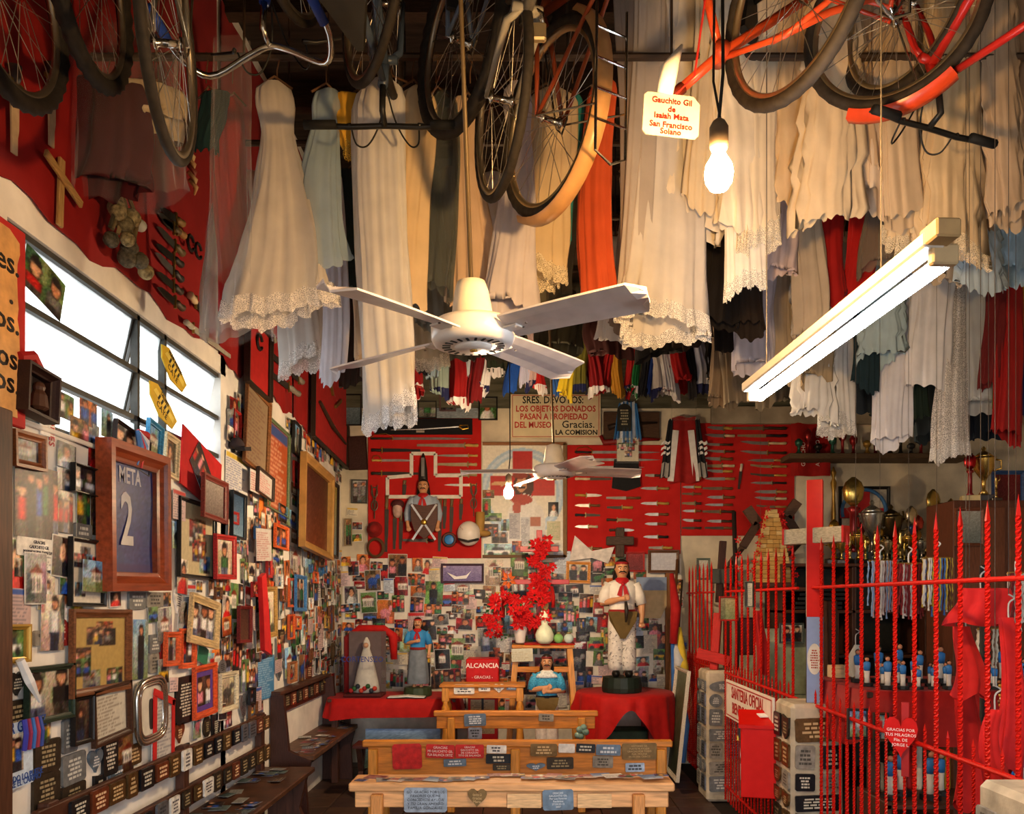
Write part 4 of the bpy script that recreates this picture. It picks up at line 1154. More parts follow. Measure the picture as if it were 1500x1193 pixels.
# --- figures: one continuous body, clothing and hair as parts
def loft(mb, rings, n=16):
    """rings: (cx, cy, z, rx, ry)"""
    vv, ff = [], []
    for (cx, cy, z, rx, ry) in rings:
        for k in range(n):
            a = 2 * PI * k / n
            vv.append((cx + rx * math.cos(a), cy + ry * math.sin(a), z))
    for i in range(len(rings) - 1):
        for k in range(n):
            ff.append((i * n + k, i * n + (k + 1) % n, (i + 1) * n + (k + 1) % n, (i + 1) * n + k))
    ff.append(tuple(range(n))[::-1]); ff.append(tuple((len(rings) - 1) * n + k for k in range(n)))
    return mb.add(vv, ff)
def smooth_mod(o, vox):
    m = o.modifiers.new('join', 'REMESH'); m.mode = 'VOXEL'; m.voxel_size = vox; m.use_smooth_shade = True
    s = o.modifiers.new('soft', 'SMOOTH'); s.factor = .5; s.iterations = 4
def statue(label, loc, H, shirt, sleeves, lower, style, scarf=None, belt=None, band=None, beard=True, base=None, arms='fold', rotz=0, bust=False, hair='1a120e', shawl=None):
    """saint statue, H tall without base, faces -Y; units scaled from a 1.0-high figure"""
    t = thing('saint_statue', label, 'statue', loc, (0, 0, rotz))
    s = H
    z0 = 0.0
    if base:
        bh, br, bc = base
        MB().lathe([(br, 0), (br * 1.03, bh * .3), (br * .96, bh), (br * .3, bh)], 18).build('base', mat(bc, .5, var=.3), t)
        z0 = bh
    def V(x, y, z): return (x * s, y * s, z0 + z * s)
    def RG(*r): return [(cx * s, cy * s, z0 + z * s, rx * s, ry * s) for (cx, cy, z, rx, ry) in r]
    b = MB()
    for sx in (() if bust else (-1, 1)):
        loft(b, RG((.05 * sx, -.01, 0, .028, .03), (.05 * sx, 0, .05, .026, .03), (.052 * sx, .0, .2, .042, .044), (.05 * sx, 0, .28, .04, .042), (.055 * sx, 0, .47, .062, .062), (.05 * sx, 0, .52, .06, .06)), 10)
    loft(b, RG((0, 0, .46, .10, .07), (0, 0, .53, .11, .075), (0, 0, .60, .098, .065), (0, 0, .70, .115, .07), (0, 0, .77, .125, .068), (0, .005, .81, .11, .055), (0, .005, .835, .05, .04), (0, 0, .86, .036, .036)))
    # head with face
    loft(b, RG((0, 0, .845, .034, .034), (0, -.008, .865, .042, .045), (0, -.006, .895, .054, .058), (0, -.002, .93, .058, .064), (0, 0, .965, .054, .06), (0, .004, .99, .035, .04), (0, .004, 1.0, .012, .014)), 14)
    b.sphere(V(0, -.066, .918), .012 * s, 8, 6, (.8, 1, 1.5))
    for sx in (-1, 1): b.sphere(V(.058 * sx, .0, .92), .012 * s, 6, 5, (.5, .8, 1.3))
    # arms: upper arm down, forearm per pose
    hands = []
    for sx in (-1, 1):
        sh = V(.125 * sx, .005, .785)
        if arms == 'fold' or (arms == 'right' and sx < 0):
            el = V(.165 * sx, -.01, .63); wr = V(.03 * sx, -.105, .665 - .02 * (sx + 1)); hd = V(-.015 * sx, -.115, .672 - .02 * (sx + 1))
        else:
            el = V(.17 * sx, .0, .62); wr = V(.165 * sx, -.035, .50); hd = V(.16 * sx, -.04, .46)
        b.tube([sh, ((Vector(sh) + Vector(el)) / 2), el, ((Vector(el) * .5 + Vector(wr) * .5)), wr, hd], [.042 * s, .038 * s, .033 * s, .03 * s, .022 * s, .024 * s], 8)
        hands.append((sh, el, wr, hd, sx))
        dv = (Vector(hd) - Vector(wr)).normalized()
        side = dv.cross(Vector((0, -1, 0))).normalized()
        for k in range(4):
            o0 = Vector(hd) + side * (k - 1.5) * .011 * s
            b.tube([o0, o0 + dv * .028 * s, o0 + dv * (.045 - .005 * abs(k - 1.4)) * s + Vector((0, .006 * s, 0))], [.0075 * s, .007 * s, .005 * s], 6)
        b.tube([Vector(hd) - side * .018 * s, Vector(hd) - side * .032 * s + dv * .014 * s, Vector(hd) - side * .03 * s + dv * .028 * s], [.009 * s, .008 * s, .005 * s], 6)
    bo = b.build('body', mat('c08a60', .45, kind='gloss', var=.08), t, True)
    smooth_mod(bo, .0062 * s)
    # face paint
    for sx in (-1, 1):
        e = MB().sphere(V(.022 * sx, -.056, .924), .0095 * s, 8, 6, (1.25, .5, .75)).build('eye', mat('efe8dc', .3), t, True)
        MB().sphere(V(.022 * sx, -.0612, .924), .0048 * s, 6, 5, (1, .5, 1)).build('pupil', mat('1c120c', .3), e, True)
        MB().tube([V(.008 * sx, -.062, .938), V(.024 * sx, -.061, .944), V(.038 * sx, -.05, .938)], .0035 * s, 5).build('eyebrow', mat(hair, .6), t)
    MB().tube([V(-.016, -.058, .886), V(0, -.0615, .884), V(.016, -.058, .886)], .0045 * s, 6).build('mouth', mat('9a4238', .4), t)
    if beard:
        MB().tube([V(-.032, -.05, .888), V(-.015, -.063, .9), V(0, -.066, .898), V(.015, -.063, .9), V(.032, -.05, .888)], [.003 * s, .007 * s, .006 * s, .007 * s, .003 * s], 6).build('moustache', mat(hair, .6), t, True)
    h = MB()
    loft(h, RG((0, .03, .80, .07, .03), (0, .028, .85, .078, .036), (0, .02, .90, .07, .05), (0, .016, .95, .064, .058), (0, .01, .985, .052, .056), (0, .008, 1.006, .03, .034), (0, .008, 1.012, .008, .01)), 14)
    h.build('hair', mat(hair, .45, var=.2), t, True)
    if band:
        MB().lathe([(.059 * s, -.011 * s), (.061 * s, 0), (.055 * s, .012 * s)], 16, V(0, .003, .972), sy=1.05).build('headband', mat(band, .6), t, True)
    # shirt
    m_sh = mat(shirt, .55, kind='cloth', var=.1) if not shawl else mat(shirt, .55, kind='cloth', var=.55, scale=110)
    c = MB()
    loft(c, RG((0, 0, .535, .112, .08), (0, 0, .58, .108, .074), (0, 0, .64, .11, .072), (0, -.002, .70, .123, .078), (0, -.002, .77, .133, .076), (0, .004, .812, .112, .06), (0, .004, .832, .06, .046)), 20)
    c.build('shirt', m_sh, t, True)
    for (sh, el, wr, hd, sx) in hands:
        e2 = Vector(el) * (1 - .0) + (Vector(wr) - Vector(el)) * (0.0 if sleeves == 'short' else .7)
        pts = [Vector(sh) + Vector((-.02 * sx * s, 0, .01 * s)), (Vector(sh) + Vector(el)) / 2, Vector(el)] + ([e2] if sleeves != 'short' else [])
        MB().tube(pts, [.05 * s, .05 * s, .046 * s] + ([.036 * s] if sleeves != 'short' else []), 10).build('sleeve', m_sh, t, True)
    if bust:
        pass
    elif style == 'skirt':
        c = MB(); n = 28; vv = []
        zs = [.56, .5, .42, .3, .18, .08, .05]
        rs = [(.112, .08), (.13, .09), (.135, .095), (.14, .1), (.15, .105), (.158, .11), (.15, .1)]
        for z, (rx, ry) in zip(zs, rs):
            for k in range(n):
                a = 2 * PI * k / n; f = 1 + .07 * math.sin(a * 7) * min(1, (.56 - z) * 4)
                vv.append(V(rx * f * math.cos(a), ry * f * math.sin(a), z))
        ff = [(i * n + k, i * n + (k + 1) % n, (i + 1) * n + (k + 1) % n, (i + 1) * n + k) for i in range(len(zs) - 1) for k in range(n)]
        c.add(vv, ff).build('skirt', mat(lower, .55, kind='cloth', var=.2), t, True)
    else:
        for sx in (-1, 1):
            c = MB(); loft(c, RG((.055 * sx, -.004, .06, .062, .062), (.055 * sx, -.002, .12, .068, .068), (.053 * sx, 0, .3, .066, .068), (.052 * sx, 0, .44, .07, .074), (.048 * sx, 0, .54, .066, .076)), 14)
            c.build('trouser_leg', mat(lower, .6, kind='cloth', var=.16, scale=40), t, True)
            MB().sphere(V(.055 * sx, -.03, .03), .045 * s, 10, 7, (.8, 1.35, .8)).build('boot', mat('15120f', .4), t, True)
    if style == 'chiripa':
        MB().add([V(-.125, -.085, .56), V(.125, -.085, .56), V(.11, -.1, .48), V(.02, -.09, .33), V(-.02, -.09, .33), V(-.11, -.1, .48),
                  V(-.125, -.05, .56), V(.125, -.05, .56), V(.11, -.06, .48), V(.02, -.06, .33), V(-.02, -.06, .33), V(-.11, -.06, .48)],
                 [(5, 4, 3, 2, 1, 0), (6, 7, 8, 9, 10, 11)] + [(i, (i + 1) % 6, (i + 1) % 6 + 6, i + 6) for i in range(6)]).build('loin_cloth', mat('5e4a22', .7, kind='cloth', var=.15), t)
    if belt:
        MB().lathe([(.112 * s, -.022 * s), (.12 * s, 0), (.112 * s, .022 * s)], 18, V(0, 0, .555), sy=.74).build('sash', mat(belt, .6, kind='cloth'), t, True)
    if scarf:
        c = MB()
        loft(c, RG((0, -.002, .79, .085, .065), (0, -.004, .815, .075, .06), (0, 0, .845, .05, .048), (0, 0, .85, .04, .038)), 16)
        c.build('neckerchief', mat(scarf, .6, kind='cloth'), t, True)
        for sx in (-1, 1):
            MB().prism([(-.0, 0), (.028 * s * sx, -.03 * s), (.05 * s * sx, -.10 * s), (.012 * s * sx, -.12 * s)], -.095 * s, -.07 * s).build('scarf_end', mat(scarf, .6, kind='cloth'), t, loc=V(0, 0, .80))
        MB().sphere(V(0, -.085, .795), .018 * s, 8, 6).build('scarf_knot', mat(scarf, .6, kind='cloth'), t, True)
    if shawl:
        c = MB()
        loft(c, RG((0, -.002, .765, .138, .086), (0, -.002, .79, .125, .078), (0, .002, .825, .075, .056), (0, .002, .84, .05, .044)), 20)
        c.build('collar', mat(shawl, .7, kind='cloth', var=.3, scale=80), t, True)
    return t
def relief_person(label, p, H):
    return statue(label, p, H, '9aa8b8', 'long', '5a3424', 'trousers', scarf='b01c1c', belt=None, arms='down', hair='14100e', bust=True)
b0 = BP(620, 835, .1)
rp = relief_person('long-haired painted relief figure in pale shirt and red scarf on sword board', b0, .88)
p, w, h = Brect(602, 641, 738, 790, .22)
t = thing('shield_trophy', 'brown wooden shield with two crossed silver daggers on sword board', 'shield', p)
MB().prism(shape_poly('shield', w, h), -.015, .02).build('shield', mat('4a2a1c', .5, kind='wood'), t)
for sg in (-1, 1):
    MB().beam((-.11 * sg, -.024, -.18), (.12 * sg, -.024, .16), .02, .006, up=(0, 1, 0)).build('dagger', mat('d0ccc4', .2, .9), t)
MB().sphere((0, -.03, -.01), .03, 10, 7, (1, .4, 1)).build('boss', mat('b8903c', .3, .9), t, True)
def simple(name, label, cat, px, py, off=.04, roll=0): return thing(name, label, cat, BP(px, py, off), (0, roll, 0))
t = simple('black_hat', 'tall dark pointed knife-hilt ornament above the relief head', 'ornament', 620, 688, .06)
MB().lathe([(.035, -.17), (.045, -.1), (.04, 0), (.028, .08), (.015, .14), (.004, .16)], 12, sy=.6).build('sheath', mat('23201e', .35, .3), t, True)
MB().box((0, -.03, .02), (.03, .01, .18)).build('blade', mat('9a9690', .3, .8), t)
t = simple('riding_hat', 'small red felt hat hung low on sword board', 'hat', 549, 776, .05)
MB().lathe([(.075, 0), (.078, .01), (.045, .02), (.045, .06), (.03, .075), (.004, .078)], 16, axis='y').build('felt', mat('8a1a16', .8, kind='cloth'), t, True).scale = (1, -1, 1)
t = simple('lasso', 'coiled brown rawhide lasso at lower left of sword board', 'lasso', 551, 803, .04)
for k in range(3):
    MB().tube([((.085 - .008 * k) * math.cos(a), -.02 - .008 * k, (.095 - .008 * k) * math.sin(a)) for a in np.linspace(0, 2 * PI, 22, endpoint=False)], .007, 6, closed=True).build('coil', mat('5a3a20', .7), t, True)
t = simple('white_helmet', 'cracked white motorcycle helmet hung on the sword board', 'helmet', 688, 783, .03)
MB().sphere((0, -.1, 0), .115, 16, 12, (1, .85, 1.05)).build('shell', mat('dcd2c4', .35, kind='gloss', var=.08), t, True)
MB().tube([(-.1, -.17, -.06), (0, -.2, -.085), (.1, -.17, -.06)], .012, 6).build('rim', mat('2a2624', .5), t, True)
MB().tube([(-.08, -.15, .06), (-.05, -.18, .03), (-.06, -.17, -.01)], .004, 5).build('crack', mat('a82820', .5), t)
t = simple('leather_boot', 'mustard leather boot hanging beside the white helmet', 'boot', 704, 768, .04)
MB().tube([(0, -.06, .11), (0, -.06, .02), (0, -.065, -.07), (.01, -.08, -.1)], [.045, .045, .04, .045], 12).build('shaft', mat('a8803c', .6), t, True)
MB().sphere((.04, -.085, -.1), .045, 12, 8, (1.5, .9, .7)).build('foot', mat('a07838', .6), t, True)
t = simple('blue_oval', 'oval brown-rimmed plate with a bright blue centre on sword board', 'plate', 658, 791, .04)
MB().lathe([(.07, 0), (.075, -.012), (.055, -.02), (.05, -.008)], 18, axis='y').build('rim', mat('5a2c24', .5), t, True)
MB().lathe([(.052, -.008), (.04, -.012), (.004, -.014)], 16, axis='y').build('centre', mat('2a78b8', .4), t, True)
for (x, y, lab) in [(549, 735, 'iron bridle bit with rings at left of sword board'), (694, 732, 'iron bridle bit with rings at right of sword board')]:
    t = simple('bridle_bit', lab, 'bridle bit', x, y)
    for z in (.09, -.04):
        MB().tube([(.03 * math.cos(a), -.012, z + .05 * math.sin(a)) for a in np.linspace(0, 2 * PI, 14, endpoint=False)], .006, 6, closed=True).build('ring', mat('6a5848', .5, .7), t)
    MB().tube([(-.03, -.012, .16), (-.012, -.012, .05), (0, -.012, -.1), (0, -.012, -.17)], .006, 6).build('shank', mat('6a5848', .5, .7), t)
    MB().tube([(.03, -.012, .16), (.012, -.012, .05), (0, -.012, -.1)], .006, 6).build('shank', mat('6a5848', .5, .7), t)
t = simple('mask_relief', 'small painted horned mask left of the relief figure', 'mask', 583, 748, .05)
MB().sphere((0, -.03, 0), .06, 12, 9, (.8, .6, 1.3)).build('face', mat('b8988a', .5, var=.3), t, True)
MB().sphere((0, -.02, .06), .06, 10, 7, (1.1, .7, .8)).build('hair', mat('4a1c1c', .7), t, True)
# mural panel
p, w, h = Brect(707, 829, 650, 817, .012)
t = thing('mural_panel', 'painted wooden panel of long-haired man before red cross and blue halo', 'painting', p)
bkeep(707, 829, 650, 700)
nx, ny = 72, 98
yy, xx = np.mgrid[0:ny, 0:nx]
px_ = 707 + xx / (nx - 1) * 122; py_ = 817 - yy / (ny - 1) * 167
a = np.zeros((ny, nx, 3)) + S('e2dccb')
r_ = np.hypot(px_ - 765, (py_ - 722) * .95)
a[(r_ > 50) & (r_ < 62)] = S('a9c2d6'); a[(r_ > 54) & (r_ < 58)] = S('c6d4de')
a[(px_ > 750) & (px_ < 780) & (py_ > 662) & (py_ < 760)] = S('b3231d')
a[(px_ > 719) & (px_ < 812) & (py_ > 698) & (py_ < 727)] = S('b82820')
def el(cx, cy, rx, ry): return ((px_ - cx) / rx) ** 2 + ((py_ - cy) / ry) ** 2 < 1
a[el(767, 712, 15, 20)] = S('4a2a1e')
a[el(768, 770, 26, 46)] = S('e6e2da'); a[el(790, 775, 9, 35)] = S('d8d4cc')
a[el(764, 710, 8, 11)] = S('c8906a'); a[el(762, 697, 11, 5)] = S('8a3420')
a[(abs(px_ - 764) < 5) & (abs(py_ - 714) < 1.5)] = S('2a1810')
a[el(764, 732, 16, 8)] = S('b03a28'); a[el(757, 745, 6, 10)] = S('b84a34')
a[el(735, 709, 16, 3)] = S('d0a070'); a[(px_ > 777) & (px_ < 792) & (py_ > 758) & (py_ < 772)] = S('a85a3a')
link('painting', sheet_mesh(w, h, a, .004), t)
fr = mat('7a5a34', .6, kind='woodz')
MB().box((w / 2 - .01, -.012, 0), (.04, .024, h), bev=.003).build('frame_edge', fr, t)
MB().box((0, -.012, h / 2 - .005), (w, .024, .03), bev=.003).build('frame_edge', mat('8a5a34', .6, kind='wood'), t)
MB().box((.0, -.012, -h / 2 + .01), (w, .024, .03), bev=.003).build('frame_edge', mat('6a4a2a', .6, kind='wood'), t)
LM['painted mural'] = ('B', p.x, p.z - .45)
for i, (bx, sp, lab) in enumerate([((707, 724, 718, 730), 'people:1:red:brown', 'brown snapshot at top left edge of the mural'), ((707, 719, 731, 755), 'people:1:red:green', 'small red dancer photo at the mural left edge'), ((709, 735, 752, 764), 'car:grey:green', 'landscape strip photo low on the mural'),
                                   ((708, 730, 768, 786), 'people:3:red:dim room', 'dark party photo at mural lower left'), ((734, 746, 761, 778), 'people:1:dark:blue sky', 'small photo under the hanging bulb'), ((746, 762, 752, 790), 'doc:d8d4d4', 'white printed leaflet on the mural figure'),
                                   ((763, 776, 758, 800), 'doc:dcdcdc', 'narrow white leaflet right of the printed leaflet'), ((720, 744, 780, 796), 'people:2:dark:grey', 'grey couple snapshot at mural bottom'), ((803, 818, 736, 757), 'portrait:white:black', 'dark wedding photo at the mural right edge'),
                                   ((801, 821, 764, 792), 'doc:d8d0a8:6a8a5a', 'yellowish calendar card at the mural right edge'), ((750, 766, 793, 813), 'people:3:blue:orange', 'orange group snapshot at mural bottom centre'), ((709, 750, 797, 815), 'car:white:blue sky', 'wide pale blue coach photo at mural bottom left')]):
    BS(*bx, sp, lab, off=.02)
# museum sign
p, w, h = Brect(748, 880, 578, 642, .05)
t = thing('museum_sign', 'cream sign asking devotees about objects donated to the museum', 'sign', p)
MB().box((0, 0, 0), (w, .02, h), bev=.003).build('board', mat('d8c8a0', .7, var=.1, scale=6), t)
link('border', frame_mesh(w * .95, h * .93, .006, .0115, mat('b03028', .6), False), t)
bkeep(748, 880, 578, 642)
for s_, sz, c, x, z in [('SRES. DEVOTOS:', .098, '1a1614', -.03, .36), ('LOS OBJETOS DONADOS', .082, 'b82a20', 0, .16), ('PASAN A PROPIEDAD', .082, 'b82a20', -.02, -.02)]:
    text(t, s_, sz, c, x * w, z * h, -.012, bold=.002, sx=.84)
text(t, 'DEL MUSEO.', .082, 'b82a20', -.245 * w, -.21 * h, -.012, bold=.002, sx=.84)
text(t, 'Gracias.', .10, '1a1614', .25 * w, -.2 * h, -.012, bold=.001)
text(t, 'LA COMISION', .066, '1a1614', .23 * w, -.38 * h, -.012, bold=.002)
MB().box((0, .012, h / 2 - .01), (w, .04, .03)).build('top_batten', mat('4a3a2a', .7), t)

# knives of the two right boards
KN = [(842, 967, 663, 'sabre', True), (845, 967, 674, 'sabre', True), (842, 944, 685, 'sword', True), (842, 895, 702, 'sheath', True),
      (842, 882, 726, 'knife', True), (938, 980, 716, 'knife', False), (842, 879, 741, 'knife', False), (888, 938, 730, 'sheath', False), (938, 980, 738, 'knife', False),
      (889, 927, 744, 'sheath', False), (944, 979, 754, 'knife', False), (842, 879, 755, 'sheath', True), (888, 926, 762, 'sheath', True), (944, 976, 768, 'knife', False),
      (842, 876, 772, 'knife', False), (892, 929, 777, 'knife', True), (942, 979, 787, 'knife', False), (846, 882, 804, 'sheath', False), (950, 985, 803, 'sheath', False), (945, 968, 697, 'sheath', False)]
ordn = ['top', 'second', 'third', 'fourth', 'fifth', 'sixth', 'seventh', 'eighth', 'ninth', 'tenth', 'eleventh', 'twelfth', 'thirteenth', 'fourteenth', 'fifteenth']
HC = [('dark wood', '3a281a'), ('tan', '9a7844'), ('bone', 'c8b490'), ('black', '1a1817'), ('brown', '6a4426'), ('brass', 'a8863c')]
cols = {'left': [], 'middle': [], 'right': []}
for k in KN:
    cols['left' if k[0] < 860 else ('middle' if k[0] < 930 else 'right')].append(k)
rg = random.Random(12)
for cn, ks in cols.items():
    ks.sort(key=lambda k: k[2])
    for i, (x0, x1, y, st, fl) in enumerate(ks):
        hn, hc = rg.choice(HC)
        kind = {'sabre': 'sabre', 'sword': 'straight sword', 'sheath': 'sheathed dagger', 'knife': 'bare-bladed knife'}[st]
        Bknife(x0, x1, y, f'{kind} with {hn} hilt, {ordn[i]} in {cn} column right of mural', flip=fl, style=st, handle=hc, blade=rg.choice(['c8c2b8', 'b0aca4']) if st != 'sheath' else rg.choice(['8a7a5a', '4a4034', '9a948a']), guard='b8923c' if st == 'sabre' else rg.choice(['8a7a50', None]), bw=.026 if st in ('sabre', 'sword') else .03, hf=.2 if st in ('sabre', 'sword') else .42)
C1 = [701, 714, 724, 738, 749, 763, 774]
C2 = [628, 639, 652, 662, 673, 683, 691, 702, 716, 729, 740, 750, 764, 774]
C3 = [(1073, 628), (1080, 639), (1084, 650), (1084, 664), (1095, 675), (1099, 684), (1099, 697), (1099, 708), (1105, 721), (1105, 731), (1108, 743)]
def put(x0, x1, y, i, cn):
    hn, hc = rg.choice(HC); st = rg.choice(['knife', 'knife', 'sheath'])
    Bknife(x0, x1, y, f'{"bare-bladed knife" if st == "knife" else "sheathed dagger"} with {hn} hilt, {ordn[i]} in {cn}', flip=False, style=st, handle=hc, blade='c8c4bc' if st == 'knife' else rg.choice(['8a7a5a', '4a4034', '6a5844']), guard=rg.choice(['8a7a50', None, 'b8923c']), bw=rg.uniform(.024, .034), hf=rg.uniform(.32, .46), curve=rg.choice([0, 0, .04]))
for i, y in enumerate(C1): put(999, 1027, y, i, 'left column of railing-side board')
for i, y in enumerate(C2): put(1035 - (i % 3) * 3, 1073 + (i % 2) * 3, y, i, 'middle column of railing-side board')
for i, (x, y) in enumerate(C3): put(x, 1152, y, i, 'right column of railing-side board')
t = Bknife(1082, 1086, 717, 'beaded dagger sheath hanging upright between the railing-side columns', y1=680, style='sheath', blade='3a2c28', handle='c8bca8', guard=None, bw=.03, hf=.3)

# things pinned over the boards
t = simple('wood_cross', 'thick dark wooden cross in front of the red knife board', 'cross', 908, 795, .1)
wd = mat('4a3a30', .75, kind='woodz', var=.2)
MB().box((0, 0, 0), (.085, .05, .29), bev=.008).build('upright', wd, t)
MB().box((0, -.012, .015), (.27, .05, .085), bev=.008).build('crossbar', mat('4a3a30', .75, kind='wood', var=.2), t)
BF(949, 995, 806, 840, .03, '5a3a22', 'doc:e4e4ea:9a9aa8', 'brown frame with a pale handwritten certificate under the red board', 0, .05, mark='pale certificate frame')
BF(917, 944, 809, 838, .015, 'a82018', 'duo:8a2018:6a1814', 'dark red glossy frame behind the standing saint', 0, .04)
BF(829, 865, 823, 855, .03, 'c88438', 'people:2:dark:pale wall', 'light wood frame with two seated people right of the flower cross', R(2), .04, mark='light wood frame')
BF(646, 709, 826, 855, .022, '3a2030', 'duo:8a7ca8:6a5a90', 'dark frame with a white blade on violet below the sword board', 0, .03, mark='violet frame')
t = bpy.data.objects[-1] if False else None
p, w, h = Brect(655, 690, 838, 848, .06)
tag(MB().prism([(-w / 2, h * .4), (-w * .1, -h * .2), (w * .3, -.0), (w / 2, h * .6), (w * .3, -h * .5), (-w * .2, -h * .6)], -.008, 0).build('ivory_tusk', mat('e8e4e0', .4), None, loc=p), 'curved white tusk mounted inside the violet frame', 'tusk')
p, w, h = Brect(834, 900, 785, 826, .06)
tag(MB().prism([(-w / 2, -h * .4), (-w * .38, h / 2), (0, -h * .05), (w * .5, h * .1), (w * .36, -h * .5), (0, -h * .3)], -.01, 0).build('white_flag', mat('dcd4cc', .8, kind='cloth', var=.2), None, loc=p), 'crumpled white and red pennant low on knife board', 'pennant')
# clothing and flags hung on the back wall
def shirt_flat(label, x0, x1, y0, y1, off, col, sl_col, name='hanging_jersey', cat='jersey', stripes=None, splits=None):
    p, w, h = Brect(x0, x1, y0, y1, off)
    t = thing(name, label, cat, p)
    bw = w * .58
    def panel(nm, xs0, xs1, zt, zb, c, yo=0.0, amp=.018):
        n, m = 12, 8; vv = []
        for j in range(m + 1):
            f = j / m
            for i in range(n + 1):
                g = i / n
                x = xs0[0] + (xs0[1] - xs0[0]) * g if j == 0 else (xs0[0] * (1 - f) + xs1[0] * f) * (1 - g) + (xs0[1] * (1 - f) + xs1[1] * f) * g
                vv.append((x, yo - .03 - amp * math.sin(g * 11 + x0) * (.3 + f), zt + (zb - zt) * f - .008 * math.cos(g * 9)))
        k = len(vv); vv += [(a_, b_ + .02, c_) for a_, b_, c_ in vv]
        ff = [(j * (n + 1) + i, j * (n + 1) + i + 1, (j + 1) * (n + 1) + i + 1, (j + 1) * (n + 1) + i) for j in range(m) for i in range(n)]
        ff += [tuple(q_ + k for q_ in f_[::-1]) for f_ in ff]
        return MB().add(vv, ff).build(nm, mat(c, .75, kind='cloth', var=.12), t, True)
    panel('torso', (-bw * .42, bw * .42), (-bw / 2, bw / 2), h / 2, -h / 2, col)
    for sx in (-1, 1):
        panel('sleeve', tuple(sorted((sx * bw * .4, sx * bw * .55))), tuple(sorted((sx * bw * .52, sx * w / 2))), h / 2 * .92, -h * .42, sl_col, -.012)
        for (za, zb, c) in (splits or []):
            panel('cuff_band', tuple(sorted((sx * (bw * .5), sx * (bw * .5 + (w - bw) * .42)))), tuple(sorted((sx * (bw * .52), sx * (bw * .5 + (w - bw) * .46)))), h * za, h * zb, c, -.025, .004)
    if stripes:
        for k in range(3):
            panel('stripe', (-bw * .3 + k * bw * .22, -bw * .2 + k * bw * .22), (-bw * .32 + k * bw * .24, -bw * .2 + k * bw * .24), h / 2, -h / 2, stripes, -.016, .018)
    return t
shirt_flat('pale blue and white striped shirt with dark badge on back wall', 898, 940, 590, 650, .06, 'dfe4e8', '3a7ab8', stripes='3f86c4')
shirt_flat('red, black and white track jacket hung open before the knife boards', 966, 1036, 612, 708, .07, '8c1614', '1b1c22', name='track_jacket', cat='jacket', splits=[(.12, .08, 'e4e0dc'), (.04, .0, 'e4e0dc'), (-.04, -.08, 'e4e0dc'), (-.2, -.42, '8f8c88')])
for sx, lab in ((-1, 'left'), (1, 'right')):
    p = BP(1001 + sx * 15, 668, .112)
    MB().box((0, 0, 0), (.06, .01, .5), rot=(0, R(-6 * sx), 0)).build('front_edge', mat('d8d4d0', .8, kind='cloth'), bpy.data.objects['track_jacket'], loc=Vector(p) - bpy.data.objects['track_jacket'].location)
p, w, h = Brect(896, 938, 675, 720, .045)
t = thing('black_shorts', 'black cloth shorts below the bagged picture on knife board', 'shorts', p)
MB().prism([(-w * .42, h / 2), (w * .42, h / 2), (w / 2, -h * .35), (0, -h / 2), (-w / 2, -h * .4)], -.03, 0).build('cloth', mat('121214', .7, kind='cloth'), t)
MB().tube([(-w * .42, -.02, h / 2), (0, -.035, h / 2), (w * .42, -.02, h / 2)], .012, 6).build('waistband', mat('1c1c20', .7), t)
p, w, h = Brect(902, 937, 640, 678, .105)
t = thing('bagged_picture', 'picture in a clear plastic bag hung over the striped shirt', 'picture', p)
link('picture', sheet_mesh(w * .9, h * .9, ART('collage:c8c0a8', w, h, 9), .003), t)
MB().box((0, -.012, 0), (w, .006, h * 1.05), bev=.002).build('plastic_bag', mat('e8e8e8', .1, kind='plastic'), t)
p, w, h = Brect(904, 925, 592, 632, .11)
tag(MB().prism(shape_poly('arch', w, h), -.012, 0).build('slate_badge', mat('23241f', .6), None, loc=p), 'dark rounded badge with pale scratches on striped shirt', 'badge')
bd = [o for o in bpy.data.objects if o.name == 'slate_badge'][0]
lettering(MB(), w * .8, h * .8, 6, random.Random(2), -.0135).build('lettering', mat('a8a080', .6), bd)
p, w, h = Brect(1158, 1215, 612, 698, .04)
t = thing('red_banner', 'dark red banner with white upright lettering beside the railing-side board', 'banner', p)
n, vv = 14, []
for j in range(2):
    for i in range(n):
        g = i / (n - 1)
        vv.append((-w / 2 + w * g, -.02 - .02 * math.sin(g * 9), h / 2 - j * h - .03 * g * (1 - j)))
vv += [(a_, b_ + .01, c_) for a_, b_, c_ in vv]
ff = [(i, i + 1, n + i + 1, n + i) for i in range(n - 1)]; ff += [tuple(k + 2 * n for k in f_[::-1]) for f_ in ff]
MB().add(vv, ff).build('cloth', mat('96130f', .8, kind='cloth'), t, True)
for s_, x, z in (('GAUCHO', -.08, -.08), ('ANTONIO GIL', .06, -.02), ('LUIS', .15, .12)):
    text(t, s_, .055, 'd8c8c0', x, z, -.048).rotation_euler = (0, R(-90), 0)
p, w, h = Brect(984, 1020, 578, 616, .12)
tag(MB().box((0, 0, 0), (w, .05, h), bev=.01).build('clear_bag', mat('c8c0b0', .15, kind='plastic'), None, loc=p), 'crinkled clear plastic bag above the track jacket', 'bag')
